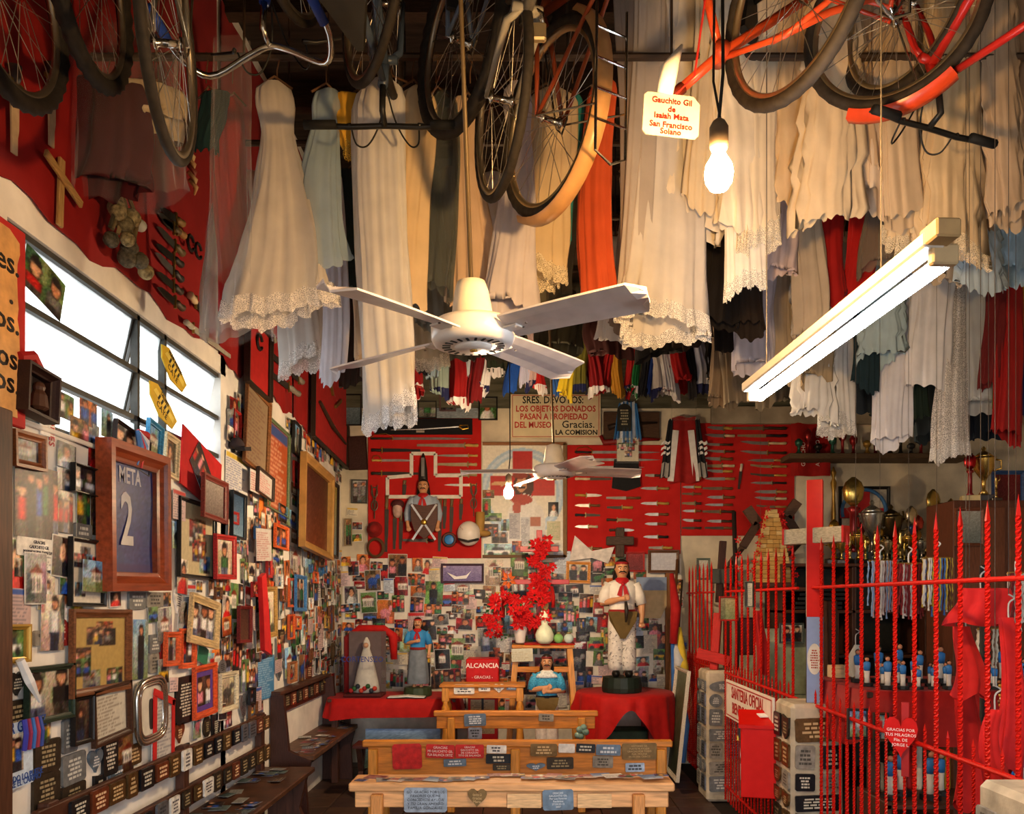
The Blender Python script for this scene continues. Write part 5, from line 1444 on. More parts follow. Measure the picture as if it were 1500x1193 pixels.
# upper left of the back wall
BF(511, 538, 640, 689, .01, '3a1c14', 'flat:38201a', 'plain dark maroon board left of the sword board', R(-2), mark='maroon board')
BF(515, 538, 703, 738, .012, '4a4a44', 'people:2:grey:grey', 'grey metal frame with dim photo left of the sword board', R(1))
BF(701, 729, 582, 616, .014, '141214', 'portrait:white:green', 'framed portrait in white uniform on teal, left of museum sign', 0, .03)
BF(504, 530, 578, 624, .012, '181614', 'duo:7a8a90:4a5a60', 'dark framed grey picture high in the left corner', 0, .03)
BF(612, 640, 588, 613, .012, '30302c', 'people:1:green:grey', 'dark frame with small standing figure above the sabre case', 0, .03)
BF(644, 668, 570, 603, .012, '6a4a4a', 'car:red:grey', 'small frame with boat picture above the sabre case', 0, .03)
BS(612, 700, 575, 613, 'duo:6e7e88:8a9298', 'wide grey-blue poster behind the frames above the sabre case', 0, .008, cat='poster')
BF(505, 516, 760, 800, .012, '8a7a5a', 'people:2:green:brown', 'narrow photo strip frame low beside the left corner', 0, .02)
p, w, h = Brect(884, 966, 604, 646, .03)
t = thing('rifle_board', 'brown board holding an old rifle above the red knife board', 'board', p)
MB().box((0, 0, 0), (w, .03, h), bev=.004).build('board', mat('4a3220', .7, kind='wood'), t)
MB().tube([(-w * .42, -.03, -.02), (-w * .2, -.03, .02), (w * .45, -.03, .03)], [.03, .02, .01], 8).build('rifle', mat('241a14', .4), t, True)
p, w, h = Brect(880, 966, 633, 660, .04)
tag(MB().tube([(-w / 2, -.02, .05), (-w * .45, -.025, -.02), (w * .1, -.03, .01), (w / 2, -.02, .015)], [.02, .03, .024, .01], 8).build('red_scabbard', mat('7a1210', .5), None, True, loc=p), 'dark red curved scabbard above the top sabres', 'scabbard')
# horse tackle and flags lower down
p, w, h = Brect(932, 976, 846, 906, .06)
t = thing('striped_cloth', 'pale blue and sand cloth hung behind the standing saint', 'flag', p)
MB().prism([(-w / 2, h * .18), (w / 2, h * .18), (w / 2, h / 2), (-w / 2, h / 2)], -.02, 0).build('blue_stripe', mat('8a9cb8', .8, kind='cloth'), t)
MB().prism([(-w * .4, -h / 2), (w * .3, -h * .5), (w / 2, -h * .2), (w / 2, h * .18), (-w / 2, h * .18)], -.018, 0).build('sand_field', mat('c4b088', .8, kind='cloth'), t)
bkeep(932, 976, 846, 906)
struct('trim_5', MB().box((BP(978, 0).x, YB - .03, BP(0, 940).z), (.06, .06, 1.4), bev=.004), mat('8a5a30', .6, kind='woodz'))

# loose photographs of the back wall
LM['flower cross'] = ('B', *[BP(780, 860)[i] for i in (0, 2)]); LM['blue-shirted saint'] = ('B', *[BP(612, 930)[i] for i in (0, 2)]); LM['tall saint in white'] = ('B', *[BP(912, 900)[i] for i in (0, 2)])
LM['glass case'] = ('B', *[BP(535, 950)[i] for i in (0, 2)]); LM['red alms box'] = ('B', *[BP(708, 990)[i] for i in (0, 2)]); LM['white flower vase'] = ('B', *[BP(762, 920)[i] for i in (0, 2)]); LM['left back corner'] = ('B', *[BP(508, 850)[i] for i in (0, 2)])
boxes = list(BBOX)
pp, w, h = Brect(502, 998, 818, 1090, .006)
tag(MB().box((0, .003, 0), (w, .005, h)).build('white_paper_backing', mat('ddd4c4', .85, kind='plaster', var=.05), None, loc=pp), 'whitewashed panel behind the photographs of the back wall', 'panel')
rg = random.Random(5); cnt = 0
for k in range(9000):
    if cnt >= 250: break
    px, py = rg.uniform(505, 995), rg.uniform(822, 1040)
    if py > 1005 and not (650 < px < 860): continue
    q_ = BP(px, py)
    w = rg.uniform(.10, .19); h = w * rg.choice([.7, .72, 1.3, 1.35])
    if not free(q_.x, q_.z, w, h, .18): continue
    if wall_print('B', q_.x, q_.z, w, h, rg, rg.uniform(.012, .03), R(rg.uniform(-4, 4)), rg.uniform(0, .008), group='loose photos on the back wall') is None: continue
    boxes.append((q_.x, q_.z, w, h)); cnt += 1
for k in range(26):                                   # the strip left of the sword board
    px, py = 505 + rg.random() * 30, 745 + rg.random() * 75
    q_ = BP(px, py); w = rg.uniform(.08, .13); h = w * rg.choice([.75, 1.3])
    if free(q_.x, q_.z, w, h, .1) and wall_print('B', q_.x, q_.z, w, h, rg, .015, R(rg.uniform(-5, 5)), .004, group='loose photos on the back wall'):
        boxes.append((q_.x, q_.z, w, h))

# the photographs too small to pick apart singly: one joined mesh
allp = [o for o in COL.objects if o.name.split('.')[0] == 'wall_photo' and o.type == 'MESH' and o.parent is None]
def seen(o):
    ar = o.dimensions.x * o.dimensions.z if o.dimensions.x else 0
    b = o.data.vertices
    w = b[-1].co
    me = o.data; xs = [v.co.x for v in me.vertices]; zs = [v.co.z for v in me.vertices]
    a = (max(xs) - min(xs)) * (max(zs) - min(zs)); d = o.location.y
    return a * (F / d) ** 2 * (1.0 if o.location.x > XL + .1 else -XL / d) * (100 if o.get('group') is None else 1)
allp.sort(key=seen, reverse=True)
vv, ff, cc = [], [], []
for o in allp[296:]:
    me = o.data; M_ = Matrix.Translation(o.location) @ o.rotation_euler.to_matrix().to_4x4(); n0 = len(vv)
    vv += [tuple(M_ @ v.co) for v in me.vertices]
    ff += [tuple(i + n0 for i in p.vertices) for p in me.polygons]
    a_ = np.empty(len(me.vertices) * 4, np.float32); me.color_attributes['Col'].data.foreach_get('color', a_); cc.append(a_)
    bpy.data.objects.remove(o); bpy.data.meshes.remove(me)
me = bpy.data.meshes.new('small_photos'); me.from_pydata(vv, [], ff)
me.color_attributes.new('Col', 'FLOAT_COLOR', 'POINT').data.foreach_set('color', np.concatenate(cc))
me.materials.append(print_mat()); me.update()
tag(link('small_photos', me), 'smallest snapshots scattered between the larger ones on both walls', 'photos', None, 'stuff')
# ================================================================== ALTAR AND BENCHES
OAK, OAK2 = mat('c47a28', .42, kind='wood', var=.14, scale=7), mat('cc8832', .42, kind='woodz', var=.14, scale=7)
PALE = mat('cf9a66', .45, kind='wood', var=.14, scale=7)
DARKW, DARKWZ = mat('4a2a1a', .5, kind='wood', var=.2, scale=6), mat('44261a', .5, kind='woodz', var=.2, scale=6)
def BEN(label, d, x0, x1, ztop, face, ledge, posts, m, mz, seat=True):
    """pew seen from behind: back plank, top ledge, legs, seat"""
    xa, xb = (x0 - VX) / F * d, (x1 - VX) / F * d
    t = thing('wooden_pew', label, 'bench', ((xa + xb) / 2, d, 0))
    W = xb - xa
    MB().box((0, ledge / 2 - .01, ztop - .02), (W, ledge, .04), bev=.006).build('top_ledge', m, t)
    MB().box((0, .02, ztop - .04 - face / 2), (W * .965, .03, face), bev=.004).build('back_plank', m, t)
    for px in posts:
        x = (px - VX) / F * d - (xa + xb) / 2
        MB().box((x, -.005, (ztop - .05) / 2), (.055, .05, ztop - .05), bev=.005).build('leg', mz, t)
        MB().box((x, .40, .2), (.05, .05, .4), bev=.005).build('leg', mz, t)
    MB().box((0, .24, .43), (W * .97, .36, .035), bev=.006).build('seat', m, t)
    MB().box((0, .2, .18), (W * .9, .03, .06), bev=.004).build('stretcher', m, t)
    return t, (xa + xb) / 2
def px_plaque(d, x0, x1, y0, y1, tone, shape, label, lines=None, roll=0, rows=None):
    a, b = P(x0, y0, d), P(x1, y1, d)
    return plaque(label, b.x - a.x, a.z - b.z, tone, shape, ((a.x + b.x) / 2, d, (a.z + b.z) / 2), (0, roll, 0), random.Random(x0), lines=lines, rows=rows, t=.006)
f1, _ = BEN('nearest pale wooden pew with papers lacquered on its top ledge', 3.76, 511, 988, .763, .075, .19, (553, 935), PALE, mat('c08246', .45, kind='woodz'))
f2, _ = BEN('second wooden pew with red and metal plaques on its honey-coloured back', 4.9, 531, 985, .763, .20, .05, (547, 755, 968), OAK, OAK2)
f3, _ = BEN('third narrow wooden pew before the altar', 6.2, 635, 876, .763, .095, .06, (661, 852), OAK, OAK2)
# lacquered papers on the front ledge
rg = random.Random(31)
for k in range(26):
    w, h = rg.uniform(.05, .10), rg.uniform(.05, .09)
    o = link('lacquered_print', sheet_mesh(w, h, ART(rg.choice(['people:2:red:pale wall', 'people:1:dark:grey', 'doc:d8d0c0', 'people:3:blue:brown', 'duo:8a2a2a:c8b8a0', 'doc:7a2020:d8c8b8', 'duo:3a5a8a:a8b0b8']), w, h, k), .001), f1, (-.70 + k * .056, .085 + rg.uniform(-.05, .05), .0005), (R(-90), 0, rg.uniform(-.4, .4)))
    o.location.z = .7645 + .0006 * k
D1, D2, D3 = 3.752, 4.893, 6.193
for a in [(D1, 592, 655, 1154, 1190, 'steel', 'rect', 'double steel plaque with small figure on the nearest pew', ['GD  GRACIAS POR LOS', 'FAVORES QUE ME', 'CONCEDISTE AYUDA', 'Y TU GRAN AMPARO', 'FAMILIA GONZALEZ']),
          (D1, 684, 714, 1155, 1184, 'bronze', 'heart', 'bronze heart plaque on the nearest pew', ['Gauchito Gil', 'Gracias', 'Maria']), (D1, 795, 840, 1157, 1187, 'blue-grey', 'rect', 'blue-grey plaque lettered GRACIAS on right half of nearest pew', ['GRACIAS', 'GAUCHITO GIL', 'Por Los Favores', 'Recibidos', '27.04.23-12', '2007']),
          (D2, 575, 618, 1090, 1127, 'bright red', 'rect', 'plain bright red plaque, leftmost on the second pew', [' ']), (D2, 624, 666, 1091, 1111, 'bright red', 'rect', 'red plaque with white lettering, second from left on second pew', ['GRACIAS', 'MI GAUCHITO GIL', 'FLIA BALANZA ORTIZ']),
          (D2, 667, 709, 1091, 1111, 'bright red', 'rect', 'red plaque with white lettering, beside the steel plate on second pew', ['GRACIAS', 'GAUCHITO GIL', 'DE CORAZON', 'TITO DE BALANZA']), (D2, 650, 683, 1112, 1123, 'blue-grey', 'rect', 'small blue-grey plaque under the red lettered ones', None),
          (D2, 713, 742, 1092, 1104, 'white', 'rect', 'white scalloped plaque on the second pew', None), (D2, 712, 750, 1105, 1119, 'black', 'rect', 'dark plaque below the white scalloped one', None), (D2, 722, 748, 1120, 1129, 'dark bronze', 'rect', 'thin dark plaque low in the middle of second pew', None),
          (D2, 777, 816, 1090, 1108, 'bronze', 'rect', 'dull bronze plaque right of the pew middle post', None), (D2, 818, 842, 1090, 1103, 'white', 'rect', 'plain white enamel plate on second pew', [' ']), (D2, 844, 872, 1090, 1103, 'black', 'rect', 'black plate with ornate white border on second pew', None),
          (D2, 801, 840, 1110, 1127, 'dark bronze', 'rect', 'greenish dark plaque low on second pew', None), (D2, 873, 909, 1091, 1107, 'blue-grey', 'rect', 'blue-grey plate left of the large brass plaque', None), (D2, 911, 962, 1089, 1113, 'bronze', 'rect', 'large brass lettered plaque at right end of second pew', ['ANTONIO GIL', 'FUISTE MI AYUDA', 'GRACIAS POR TODO', 'FLIA. MOLINA', '04-10-2006 CHACO']),
          (D2, 868, 898, 1108, 1125, 'stone', 'rect', 'slanted grey plate low on second pew', None), (D2, 916, 944, 1118, 1131, 'steel', 'rect', 'small steel plate under the large brass plaque', None), (D2, 770, 800, 1118, 1130, 'blue-grey', 'heart', 'dark blue heart low beside the pew middle post', None),
          (D3, 680, 712, 1046, 1064, 'blue-grey', 'rect', 'steel-blue plaque on the third pew back', None), (D3, 789, 811, 1046, 1057, 'stone', 'rect', 'small grey plaque on the third pew before the saint', None), (D3, 686, 706, 1066, 1083, 'steel', 'rect', 'crumpled pale tag hanging below the third pew', None)]:
    px_plaque(*a[:8], lines=a[8], roll=R((a[1] % 5) - 2))
for (x0, x1, lab) in [(743, 793, 'blank pale wooden label right of the bronze heart on nearest pew'), (846, 896, 'blank pale wooden label at right of nearest pew')]:
    a, b = P(x0, 1163, D1), P(x1, 1184, D1)
    tag(MB().box((0, 0, 0), (b.x - a.x, .006, a.z - b.z), bev=.001).build('blank_label', mat('d0a878', .5, kind='wood'), None, loc=(a + b) / 2), lab, 'label')
t = thing('crystal_cluster', 'greenish glass ornament hanging on the third pew end', 'ornament', P(852, 1072, 6.15))
for k in range(6):
    MB().sphere((.03 * math.cos(k * 1.1), -.03, .035 * math.sin(k * 1.3)), .026, 8, 6).build('bead', mat('7a9a90', .2, kind='gloss'), t, True)

# wall benches on the left
t = thing('wall_bench', 'long plaque-covered bench along the left wall, nearer one', 'bench', (-1.62, 4.3, 0))
MB().box((-.03, 0, .44), (.36, 2.66, .035), bev=.006).build('seat', DARKW if False else mat('4a2e1e', .4, kind='stone', var=.25, scale=8), t)
for z in (.77, .565): MB().box((-.19, 0, z), (.03, 2.6, .11), bev=.004).build('back_rail', mat('4a2818', .5, kind='stone', var=.2, scale=8), t)
for y in (-1.2, 0, 1.24):
    MB().box((-.20, y, .42), (.045, .07, .84), bev=.004).build('back_post', DARKWZ, t)
    MB().prism([(-.14, 0), (.14, 0), (.11, .1), (.07, .2), (.12, .42), (-.14, .42)], y - .025, y + .025).build('leg', DARKWZ, t)
rg = random.Random(17)
for z, nm in ((.77, 'upper'), (.565, 'lower')):
    for k in range(17):
        y = 3.25 + k * .145 + rg.uniform(-.01, .01)
        tone = rg.choice(['bronze', 'dark bronze', 'copper', 'dark bronze', 'black', 'steel', 'red', 'white', 'bronze'])
        plaque(f'{tone} plaque, {(ordn + ["sixteenth", "seventeenth"])[16 - k] if 16 - k > 0 else "first"} from far end of {nm} rail of near wall bench', rg.uniform(.09, .135), rg.uniform(.08, .11), tone, 'rect', (-1.62 - .17, y, z), (0, 0, R(90)), rg, group='plaques on the near wall bench')
for k in range(40):
    w, h = rg.uniform(.07, .13), rg.uniform(.06, .1)
    y, x = rg.uniform(-1.2, 1.2), rg.uniform(-.16, .1)
    link('lacquered_print', sheet_mesh(w, h, ART(rg.choice(['doc:3a4a4a:a8b0b0', 'people:2:blue:black', 'doc:8a8a84', 'duo:2a3a3c:5a6a68', 'doc:4a3a30:b8a890']), w, h, k), .001), t, (x, y, .4585 + .0004 * k), (R(-90), 0, R(90) + rg.uniform(-.3, .3)))
t = thing('wall_bench', 'high-backed dark bench at the far end of the left wall', 'bench', (-1.70, 6.62, 0))
MB().box((-.02, 0, .47), (.36, 1.5, .04), bev=.006).build('seat', mat('5a3a26', .45, kind='stone', var=.2), t)
MB().box((-.13, 0, .93), (.10, 1.5, .03), bev=.005).build('top_ledge', mat('4a2c1e', .45, kind='stone', var=.2), t)
MB().box((-.14, 0, .84), (.03, 1.5, .15), bev=.004).build('back_rail', mat('4a2418', .45, kind='stone', var=.2), t)
for y in (-.74, .74):
    MB().prism([(-.15, 0), (.12, 0), (.1, .3), (.14, .45), (-.02, .52), (-.06, .92), (-.15, .92)], y - .025, y + .025).build('end_panel', mat('3c2018', .5, kind='woodz'), t)
MB().box((-.02, 0, .38), (.05, 1.44, .1), bev=.004).build('apron', mat('2c1812', .6, kind='wood'), t)
for k in range(24):
    w, h = rg.uniform(.07, .12), rg.uniform(.06, .1)
    link('lacquered_print', sheet_mesh(w, h, ART(rg.choice(['doc:5a6a7a:b8c0c8', 'doc:7a6a54', 'people:2:blue:grey', 'duo:8a2a2a:4a2a28', 'doc:c8c4bc']), w, h, k), .001), t, (rg.uniform(-.12, .12), rg.uniform(-.7, .7), .4905 + .0004 * k), (R(-90), 0, R(90) + rg.uniform(-.3, .3)))
for k in range(8):
    plaque(f'{["maroon-toned copper", "dark bronze"][k % 2]} plaque, {ordn[k]} from near end of far wall bench back', .12, .1, ['copper', 'dark bronze'][k % 2], 'rect', (-1.70 - .123, 5.98 + k * .17, .845), (0, 0, R(90)), rg, group='plaques on the far wall bench')
t = thing('low_bench', 'low dark wooden bench before the left altar table', 'bench', P(565, 1075, 6.7) * 1.0)
t.location.z = 0
MB().box((0, 0, .42), (.50, .24, .03), bev=.005).build('seat', mat('4a1e16', .4, kind='wood'), t)
for sx in (-1, 1):
    MB().beam((sx * .2, -.1, .0), (sx * .2, .1, .41), .04, .03).build('leg', DARKWZ, t)
    MB().beam((sx * .2, .1, .0), (sx * .2, -.1, .41), .04, .03).build('leg', DARKWZ, t)

# altar tables
CLOTH_R = mat('b0130f', .7, kind='cloth', var=.12)
def draped(t, w, d, z, drop, m, seed, name='tablecloth', swag=0.0):
    rng = np.random.default_rng(seed); n = 120; vv = []
    per = []
    for k in range(n):
        a = 2 * PI * k / n
        x = w / 2 * np.sign(math.cos(a)) * abs(math.cos(a)) ** .28; y = d / 2 * np.sign(math.sin(a)) * abs(math.sin(a)) ** .28
        per.append((x, y, a))
    vv.append((0, 0, z))
    for (sc, dz, wv) in ((.6, 0, 0), (1.0, 0, 0), (1.012, -.015, 0), (1.03, -.5, .6), (1.05, -1, 1)):
        for (x, y, a) in per:
            f = 1 + wv * .035 * math.sin(a * 9 + seed)
            dd = drop * (1 + .12 * math.sin(a * 3 + seed) + swag * math.cos(4 * a)) if dz < -.1 else .03
            vv.append((x * sc * f, y * sc * f, z + dz * dd))
    ff = [(0, 1 + k, 1 + (k + 1) % n) for k in range(n)]
    for i in range(4):
        for k in range(n):
            ff.append((1 + i * n + k, 1 + (i + 1) * n + k, 1 + (i + 1) * n + (k + 1) % n, 1 + i * n + (k + 1) % n))
    return MB().add(vv, ff).build(name, m, t, True)
t = thing('altar_table', 'wooden altar table carrying the blue-shirted saint and glass case', 'table', (-1.20, 7.42, 0))
MB().box((0, 0, .725), (1.12, .56, .03), bev=.004).build('table_top', DARKW, t)
for sx in (-1, 1):
    for sy in (-1, 1): MB().box((sx * .5, sy * .23, .355), (.06, .06, .71), bev=.005).build('leg', DARKWZ, t)
c = draped(None, 1.15, .60, .743, .17, CLOTH_R, 2); c.location = (-1.20, 7.42, 0); tag(c, 'bright red cloth draped over the left altar table', 'tablecloth')
t = thing('altar_table', 'round wooden table under the tall saint', 'table', (.855, 7.35, 0))
MB().lathe([(.40, .74), (.41, .755), (.40, .77), (.05, .77)], 28).build('table_top', DARKW, t)
for k in range(4):
    a = PI / 4 + k * PI / 2
    MB().box((.3 * math.cos(a), .3 * math.sin(a), .37), (.06, .06, .74), bev=.005).build('leg', mat('8a1a14', .6, kind='woodz'), t)
n, vv = 110, [(0, 0, .785)]
for i, (rr, f) in enumerate(((.25, 0), (.425, 0), (.44, .06), (.45, .5), (.47, 1))):
    for k in range(n):
        a = 2 * PI * k / n
        drop = .30 + .16 * math.cos(4 * a + PI) + .03 * math.sin(9 * a)
        r2 = rr * (1 + (.05 * math.sin(14 * a) + .03 * math.sin(23 * a)) * f)
        vv.append((r2 * math.cos(a), r2 * math.sin(a), .785 - f * drop))
ff = [(0, 1 + k, 1 + (k + 1) % n) for k in range(n)]
for i in range(4):
    for k in range(n): ff.append((1 + i * n + k, 1 + (i + 1) * n + k, 1 + (i + 1) * n + (k + 1) % n, 1 + i * n + (k + 1) % n))
o = MB().add(vv, ff).build('tablecloth', CLOTH_R, None, True, loc=(.855, 7.35, 0)); tag(o, 'red cloth with pointed corners draped over the round table', 'tablecloth')
t = thing('stored_box', 'dark green patched box stored under the round table', 'box', (.86, 7.42, 0))
MB().box((0, 0, .22), (.42, .3, .44), bev=.01).build('body', mat('2c3a2a', .7, var=.4, scale=6), t)
MB().box((0, -.152, .2), (.3, .004, .2)).build('label_sheet', mat('b8a84a', .7, var=.3, scale=9), t)
# saints
statue('blue-shirted long-haired saint with grey skirt on left altar table', (P(612, 0, 7.35).x, 7.35, .748), .62, '2f7fb8', 'short', '6c747c', 'skirt', scarf='a81818', belt='7a1c18', band='a02018', base=(.075, .125, '2e3a22'), arms='right')
ts = statue('tall saint with red neckerchief, white shirt and written-on white trousers', (P(911, 0, 7.3).x, 7.3, .79), 1.04, 'dcd4c8', 'short', 'd8d0c4', 'chiripa', scarf='a8161a', belt='8a1a16', band='8a1a1a', base=(.13, .175, '17251c'), arms='right')
rg = random.Random(3)
mbw = MB()
for k in range(90):                                   # ink scribbles written over the trousers by visitors
    sx = rg.choice([-1, 1]); a = rg.uniform(-2.6, -.5); z = rg.uniform(.10, .46)
    x = (.055 * sx + .0725 * math.cos(a)) * 1.04; y = (.0735 * math.sin(a)) * 1.04
    mbw.box((x, y, .13 + z * 1.04), (rg.uniform(.008, .022), .003, .003), rot=(0, rg.uniform(-1.2, 1.2), a + PI / 2))
mbw.build('ink_writing', mat('2a2428', .7), ts)['kind'] = 'stuff'
MB().tube([(.02, -.13, .80), (.025, -.15, .72), (.02, -.14, .62)], [.012, .02, .008], 7).build('rosary_bundle', mat('2a221c', .5), ts, True)
statue('saint in speckled blue blouse and black-patterned sash, arms folded, behind third pew', (P(801, 0, 6.75).x, 6.75, .33), .78, '3a8fb4', 'short', 'd8d2c8', 'chiripa', belt='14141a', band='6a1c1c', base=(.04, .15, '3a2a20'), arms='fold', shawl='c8c8c4')
t = thing('plinth', 'low dark wooden plinth under the speckled saint', 'plinth', (P(801, 0, 6.75).x, 6.75, 0))
MB().box((0, 0, .15), (.34, .34, .30), bev=.008).build('block', DARKW, t)
MB().box((0, 0, .315), (.38, .38, .03), bev=.006).build('cap', DARKW, t)
# glass case with virgin
p = P(534, 1017, 7.3)
t = thing('glass_case', 'clear glass case with a white robed virgin figure and blue letters', 'display case', (p.x, 7.32, .75))
w, h = .335, .57
MB().box((0, 0, .012), (w, .24, .024), bev=.004).build('base', mat('5a1c18', .6), t)
for (c_, s_) in (((0, -.118, h / 2), (w, .004, h)), ((-w / 2, 0, h / 2), (.004, .24, h)), ((w / 2, 0, h / 2), (.004, .24, h)), ((0, 0, h), (w, .24, .004))):
    MB().box(c_, s_).build('pane', mat('141820', .03, kind='glass'), t)
MB().lathe([(.12, .03), (.115, .08), (.085, .22), (.05, .36), (.03, .42), (.035, .45), (.025, .49), (.008, .52)], 20, (.01, .02, 0), sy=.7).build('virgin_figure', mat('c8c4b8', .5, kind='cloth', var=.12), t, True)
MB().sphere((.01, -.01, .45), .024, 10, 8).build('face', mat('c89878', .5), t, True)
for k in range(8):
    MB().sphere((-.11 + k * .03, -.07, .05 + .02 * (k % 3)), .022, 8, 6).build('flower', mat(['a82020', '2c5a30', '28303a', 'c8402c'][k % 4], .6), t, True)
MB().box((0, .115, h / 2), (w, .01, h), bev=.002).build('back_panel', mat('6a5a58', .7), t)
text(t, 'CORTENSZO', .07, '243a8a', 0, .33, -.124, sx=.9)
t = thing('red_drape', 'red drape bunched over the glass case', 'drape', (p.x + .02, 7.50, .76))
MB().tube([(-.22, 0, 0), (-.21, 0, .5), (-.1, -.02, .585), (.12, -.02, .58), (.2, 0, .52), (.21, 0, .3)], [.03, .04, .035, .035, .045, .03], 10).build('cloth', CLOTH_R, t, True)
t = thing('open_book', 'open visitors book lying on the red altar cloth', 'book', P(596, 1020, 7.18))
t.location.z = .752
for sx in (-1, 1): MB().box((sx * .08, 0, .006), (.16, .12, .012), rot=(0, R(4 * sx), 0), bev=.002).build('page_block', mat('d8d4cc', .7), t)
MB().box((0, 0, -.001), (.34, .13, .004)).build('cover', mat('2a2420', .6), t)
t = thing('painted_box', 'blue landscape painting propped under the left altar table', 'painting', (P(590, 0, 7.2).x, 7.2, .30), (R(-8), 0, 0))
link('picture', sheet_mesh(.66, .34, ART('duo:7a9ac8:3a4a30', .66, .34, 4), .012), t)
# kneeler
t = thing('kneeler', 'wooden prayer table with turned legs in front of the red alms box', 'table', (P(708, 0, 6.95).x, 6.95, 0))
MB().box((0, 0, .885), (.72, .26, .025), bev=.006).build('table_top', OAK, t)
MB().box((0, -.09, .825), (.64, .025, .09), bev=.004).build('apron', OAK, t)
for sx in (-1, 1):
    for sy in (-1, 1):
        MB().box((sx * .31, sy * .09, .815), (.06, .06, .12), bev=.005).build('leg_block', OAK2, t)
        MB().lathe([(.022, 0), (.03, .06), (.02, .12), (.024, .3), (.036, .42), (.026, .5), (.036, .62), (.034, .70), (.022, .735), (.03, .76)], 12, (sx * .31, sy * .09, 0)).build('leg', OAK2, t, True)
for (x0, x1, y0, y1, tone, shp, lab) in [(665, 695, 1003, 1017, 'white', 'rect', 'white scalloped plaque on the prayer table, leftmost'), (701, 718, 1003, 1013, 'white', 'rect', 'small white plaque in the middle of the prayer table'), (722, 740, 1002, 1016, 'white', 'heart', 'white heart plaque on the prayer table'), (742, 758, 1003, 1011, 'blue-grey', 'rect', 'pale blue plaque at right of the prayer table')]:
    px_plaque(6.84, x0, x1, y0, y1, tone, shp, lab)
t = thing('alms_box', 'tall red alms box lettered ALCANCIA behind the prayer table', 'alms box', (P(708, 0, 7.3).x, 7.3, 0))
rm = mat('b41412', .4, kind='enamel')
MB().box((0, 0, .44), (.26, .22, .88), bev=.006).build('body', rm, t)
MB().box((0, -.03, .98), (.285, .26, .22), bev=.008).build('lid', rm, t)
text(t, 'ALCANCIA', .058, 'e8d8d0', 0, 1.03, -.165, bold=.001)
text(t, '- GRACIAS -', .035, 'e8d8d0', 0, .93, -.165)
link('paper', sheet_mesh(.20, .05, ART('doc:dcdcdc', .2, .05, 1), .002), t, (0, -.113, .80))
link('printed_prayer', sheet_mesh(.21, .30, ART('doc:b89c70:3a2a1c', .3, .3, 5), .002), t, (0, -.113, .58))
MB().box((0, -.115, .71), (.02, .01, .14)).build('hasp', mat('2a2422', .5, .6), t)
# wooden stand with vase and flowers
t = thing('flower_stand', 'tall splayed wooden stand with red cloth top behind the saint', 'stand', (P(795, 0, 7.5).x, 7.5, 0))
MB().box((0, 0, 1.185), (.56, .34, .03), bev=.005).build('table_top', OAK, t)
for sx in (-1, 1):
    for sy in (-1, 1): MB().beam((sx * .33, sy * .2, 0), (sx * .24, sy * .13, 1.17), .05, .05).build('leg', OAK2, t)
for z in (.55, .98): MB().box((0, -.14, z), (.52, .03, .05), bev=.004).build('stretcher', OAK, t)
MB().box((.06, 0, 1.207), (.46, .35, .012), bev=.005).build('red_cover', CLOTH_R, t)
o = link('hanging_note', sheet_mesh(.19, .115, ART('doc:e4e0c4:8a7a5a', .19, .11, 3), .002), None, (P(765, 960, 7.3).x, 7.3, P(765, 960, 7.3).z), (0, R(-2), 0)); tag(o, 'cream handwritten card on the front of the flower stand', 'note')
p = P(762, 945, 7.42)
t = thing('flower_vase', 'tall white ceramic vase of red silk poinsettias', 'vase', (p.x, 7.42, 1.214))
MB().lathe([(.04, 0), (.045, .01), (.05, .06), (.068, .16), (.066, .20), (.05, .235), (.035, .25), (.03, .25), (.03, .2)], 20).build('vase', mat('dcd4cc', .3, kind='gloss', var=.05), t, True)
def petals(mb, c, r, rng, n=9):
    c = Vector(c); ax = Vector((rng.uniform(-.5, .5), -1, rng.uniform(-.4, .5))).normalized()
    u = ax.orthogonal().normalized(); v = ax.cross(u)
    for k in range(n):
        a = 2 * PI * k / n + rng.uniform(-.2, .2); d = u * math.cos(a) + v * math.sin(a); s = ax.cross(d)
        R_ = r * rng.uniform(.8, 1.1)
        b = c + d * R_ * .15
        mb.add([b, c + d * R_ * .55 + s * R_ * .24 + ax * R_ * .22, c + d * R_ + ax * R_ * .05, c + d * R_ * .55 - s * R_ * .24 + ax * R_ * .22], [(0, 1, 2, 3)])
RED_P, LEAF = mat('c8161a', .55, kind='cloth', var=.15), mat('2c5a2a', .6)
rg = random.Random(6)
def bloom(t, c, r):
    mb = MB(); petals(mb, c, r, rg); petals(mb, Vector(c) + Vector((0, -.012, 0)), r * .65, rg, 6)
    mb.build('flower', RED_P, t)
    if rg.random() < .45: 
        m2 = MB(); petals(m2, Vector(c) + Vector((rg.uniform(-.05, .05), .02, rg.uniform(-.06, .04))), r * .8, rg, 3); m2.build('leaf', LEAF, t)
for k in range(34):
    px, py = rg.uniform(712, 804), rg.uniform(872, 922)
    if (px - 757) ** 2 / 2000 + (py - 897) ** 2 / 700 > 1.25: continue
    q_ = P(px, py, 7.32 + rg.uniform(-.05, .06)); bloom(t, q_ - t.location, rg.uniform(.05, .085))
for k in range(6):
    q_ = P(712 + k * 4 + rg.uniform(-3, 3), 905 + k % 3 * 12, 7.36); bloom(t, q_ - t.location, .05)
for sx in (-.02, .0, .03): MB().tube([(sx, 0, .2), (sx * 3, -.02, .32), (sx * 5, -.05, .4)], .005, 5).build('stem', LEAF, t)
